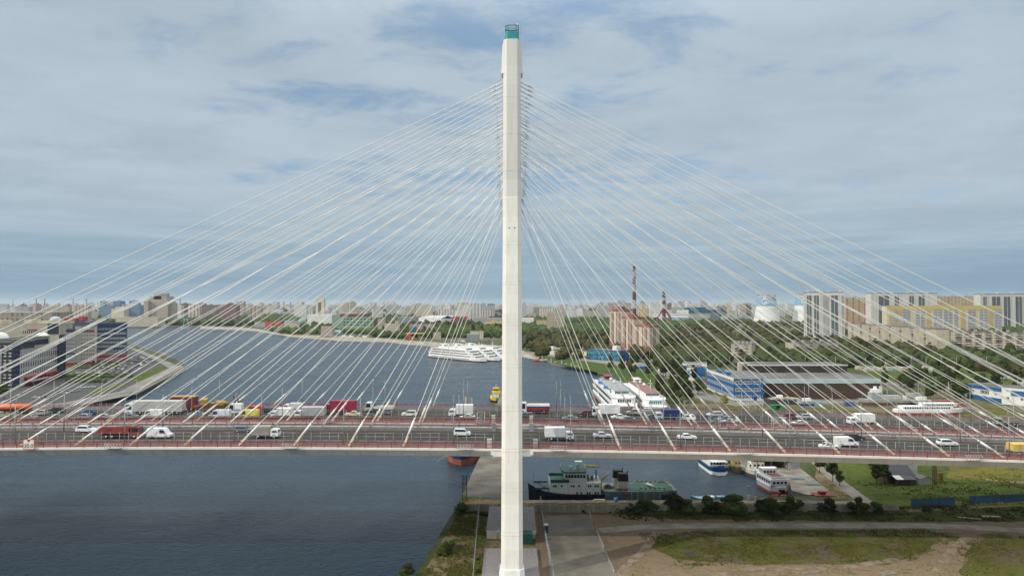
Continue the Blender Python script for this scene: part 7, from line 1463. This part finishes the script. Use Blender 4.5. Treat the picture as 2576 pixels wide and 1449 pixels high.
tufts(6000,[(1500,1285),(2700,1270),(2700,1312),(1600,1312)],.32,'dark rough grass along the verge between fence and road',gtm2,33)
tufts(4500,[(1152,1291),(1200,1280),(1190,1449),(1062,1449)],.25,'rough grass on the narrow strip between river wall and wire fence',gtm,34)
tufts(1500,[(1210,1285),(1222,1290),(1216,1449),(1192,1449)],.25,'weeds between the left wire fence and the pylon foundation',gtm,35)
tufts(5000,[(2210,1215),(2700,1160),(2700,1262),(2300,1276),(2130,1205)],.3,'tall meadow grass behind the blue fence and round the brown house',gtm,37,GZ+.03)
tufts(2500,[(1560,1415),(2440,1415),(2470,1475),(1600,1475)],.16,'sparse weeds scattered over the bare sandy dirt',gtm,36)
b=MB(); r=random.Random(12)
for i in range(900):
    p=G(r.uniform(1560,2450),r.uniform(1395,1470)); s=r.choice((.05,.08,.12,.2)); o=Vector((r.uniform(0,99),0,0)); b.add([Vector((p.x,p.y,GZ+.06))+Vector((v.x,v.y,v.z*.5))*s*(1+.6*noise.noise(v*2+o)) for v in I0[0]],I0[1])
tag(b.obj('rubble',MATS['slab_stone']),'small stones and rubble strewn over the bare sandy dirt','stones',None,'stuff')
rutm=mat('rut_dirt',(.27,.205,.145),.95,var=.22,scale=.5)
for pts in ([(1560,1449),(1600,1400),(1640,1360),(1650,1335)],[(2432,1350),(2385,1395),(2350,1449)],[(1750,1455),(1900,1432),(2100,1428),(2290,1405)]):
    q=[G(*p) for p in pts]; q2=[]
    for i in range(len(q)-1):
        for j in range(6): c=q[i].lerp(q[i+1],j/6); nn=noise.noise_vector(Vector((c.x*.15,c.y*.15,2))); q2.append((c.x+nn.x*.7,c.y+nn.y*.7))
    ribbon('wheel_track',q2,2.1,GZ+.095,rutm)
# woods that read as one mass
def woods(name,n,pxr,pyr,size,label,mk,seed,veto=True):
    r=random.Random(seed); b=MB(); k=0; tr=0
    while k<n and tr<n*6:
        tr+=1; px=r.uniform(*pxr); py=r.uniform(*pyr); p=G(px,py)
        if not inpoly(p,land): continue
        if veto and not free(p,6): continue
        if veto and noise.noise(Vector((p.x*.0022,p.y*.0011,seed)))<-.12: continue
        s=size*r.uniform(.7,1.3); o=Vector((r.uniform(0,99),0,0)); 
        for q in range(2): 
            c=Vector((p.x+r.uniform(-.6,.6)*s,p.y+r.uniform(-.6,.6)*s,GZ+s*(.8+.5*q))); sc=s*(1-.3*q)
            b.add([c+v*sc*(1+.5*noise.noise(v*2.1+o)) for v in I0[0]],I0[1],0,False)
        k+=1
    o=tag(b.obj(name,FO[mk]),label,'wood',None,'stuff'); return o
woods('woodland',1500,(1310,2600),(800,845),6.5,'mixed dark woodland between the power station and the apartment blocks','dark',3)
woods('woodland',800,(1310,2600),(812,905),6.0,'olive-green woodland patches on the right side','olive',4)
woods('woodland',700,(-20,1262),(788,822),6.5,'belt of trees on the far river bank','dark',5)
woods('woodland',900,(940,1262),(812,851),4.2,'trees and shrubs between the river road and the warehouses, left of the pylon','dark',44)
woods('woodland',700,(620,1262),(800,842),5.0,'mixed greenery on the far bank','mid',6)
woods('woodland',1100,(400,760),(797,819),8.0,'dense belt of tall trees along the far left river bank','dark',17,False)
woods('woodland',700,(-20,2600),(771,790),13,'distant strips of woodland among the city blocks','dark',7)
woods('hedge',260,(1500,1750),(940,1020),3.0,'shrubs covering the bank slope beside the cruise ships','mid',8)
woods('woodland',520,(1660,2600),(868,925),5.0,'dense greenery filling the gaps between the tall trees on the right','dark',23,False)
woods('hedge',300,(2230,2600),(932,1000),3.0,'shrubs round the boatyard and field','olive',9)
b=MB(); r=random.Random(5)
for i in range(1500):
    px=r.uniform(1560,2300); p=G(px,r.uniform(1288.5,1295)); s=r.uniform(.25,.6)*(1.1 if noise.noise(Vector((p.x*.15,p.y*.1,0)))>-.15 else .3); o=Vector((r.uniform(0,99),0,0)); b.add([Vector((p.x,p.y,GZ+s*.4))+Vector((v.x*1.2,v.y,v.z*.9))*s*(1+.5*noise.noise(v*2+o)) for v in I0[0]],I0[1])
tag(b.obj('undergrowth',FO['dark']),'dark weedy undergrowth along the foot of the concrete panel fence','undergrowth',None,'stuff')
b=MB()
for i in range(420):
    px,py=r.choice(((r.uniform(165,330),r.uniform(943,951)),(r.uniform(180,300),r.uniform(921,927)),(r.uniform(170,265),r.uniform(955,962)))); p=G(px,py); s=r.uniform(.8,1.7); o=Vector((r.uniform(0,99),0,0)); b.add([Vector((p.x,p.y,GZ+s*.4))+v*s*(1+.5*noise.noise(v*2+o)) for v in I0[0]],I0[1])
tag(b.obj('hedge',FO['dark']),'dark clipped hedges between the rows of the left car park','hedge',None,'stuff')
# ---------------- air ----------------
hm=bpy.data.materials.new('haze_air'); hm.use_nodes=True; ht=hm.node_tree; ht.nodes.clear(); pv=N(ht,'ShaderNodeVolumePrincipled'); pv.inputs['Color'].default_value=(.80,.90,1,1); pv.inputs['Density'].default_value=HAZE; pv.inputs['Anisotropy'].default_value=.2
ho=N(ht,'ShaderNodeOutputMaterial'); ht.links.new(pv.outputs[0],ho.inputs['Volume'])
if HAZE>0:
    b=MB(); b.box(-26500,26500,-700,26500,-6,190); h=b.obj('haze',hm); tag(h,'thin pale haze over the river and the distant city','haze',None,'stuff')
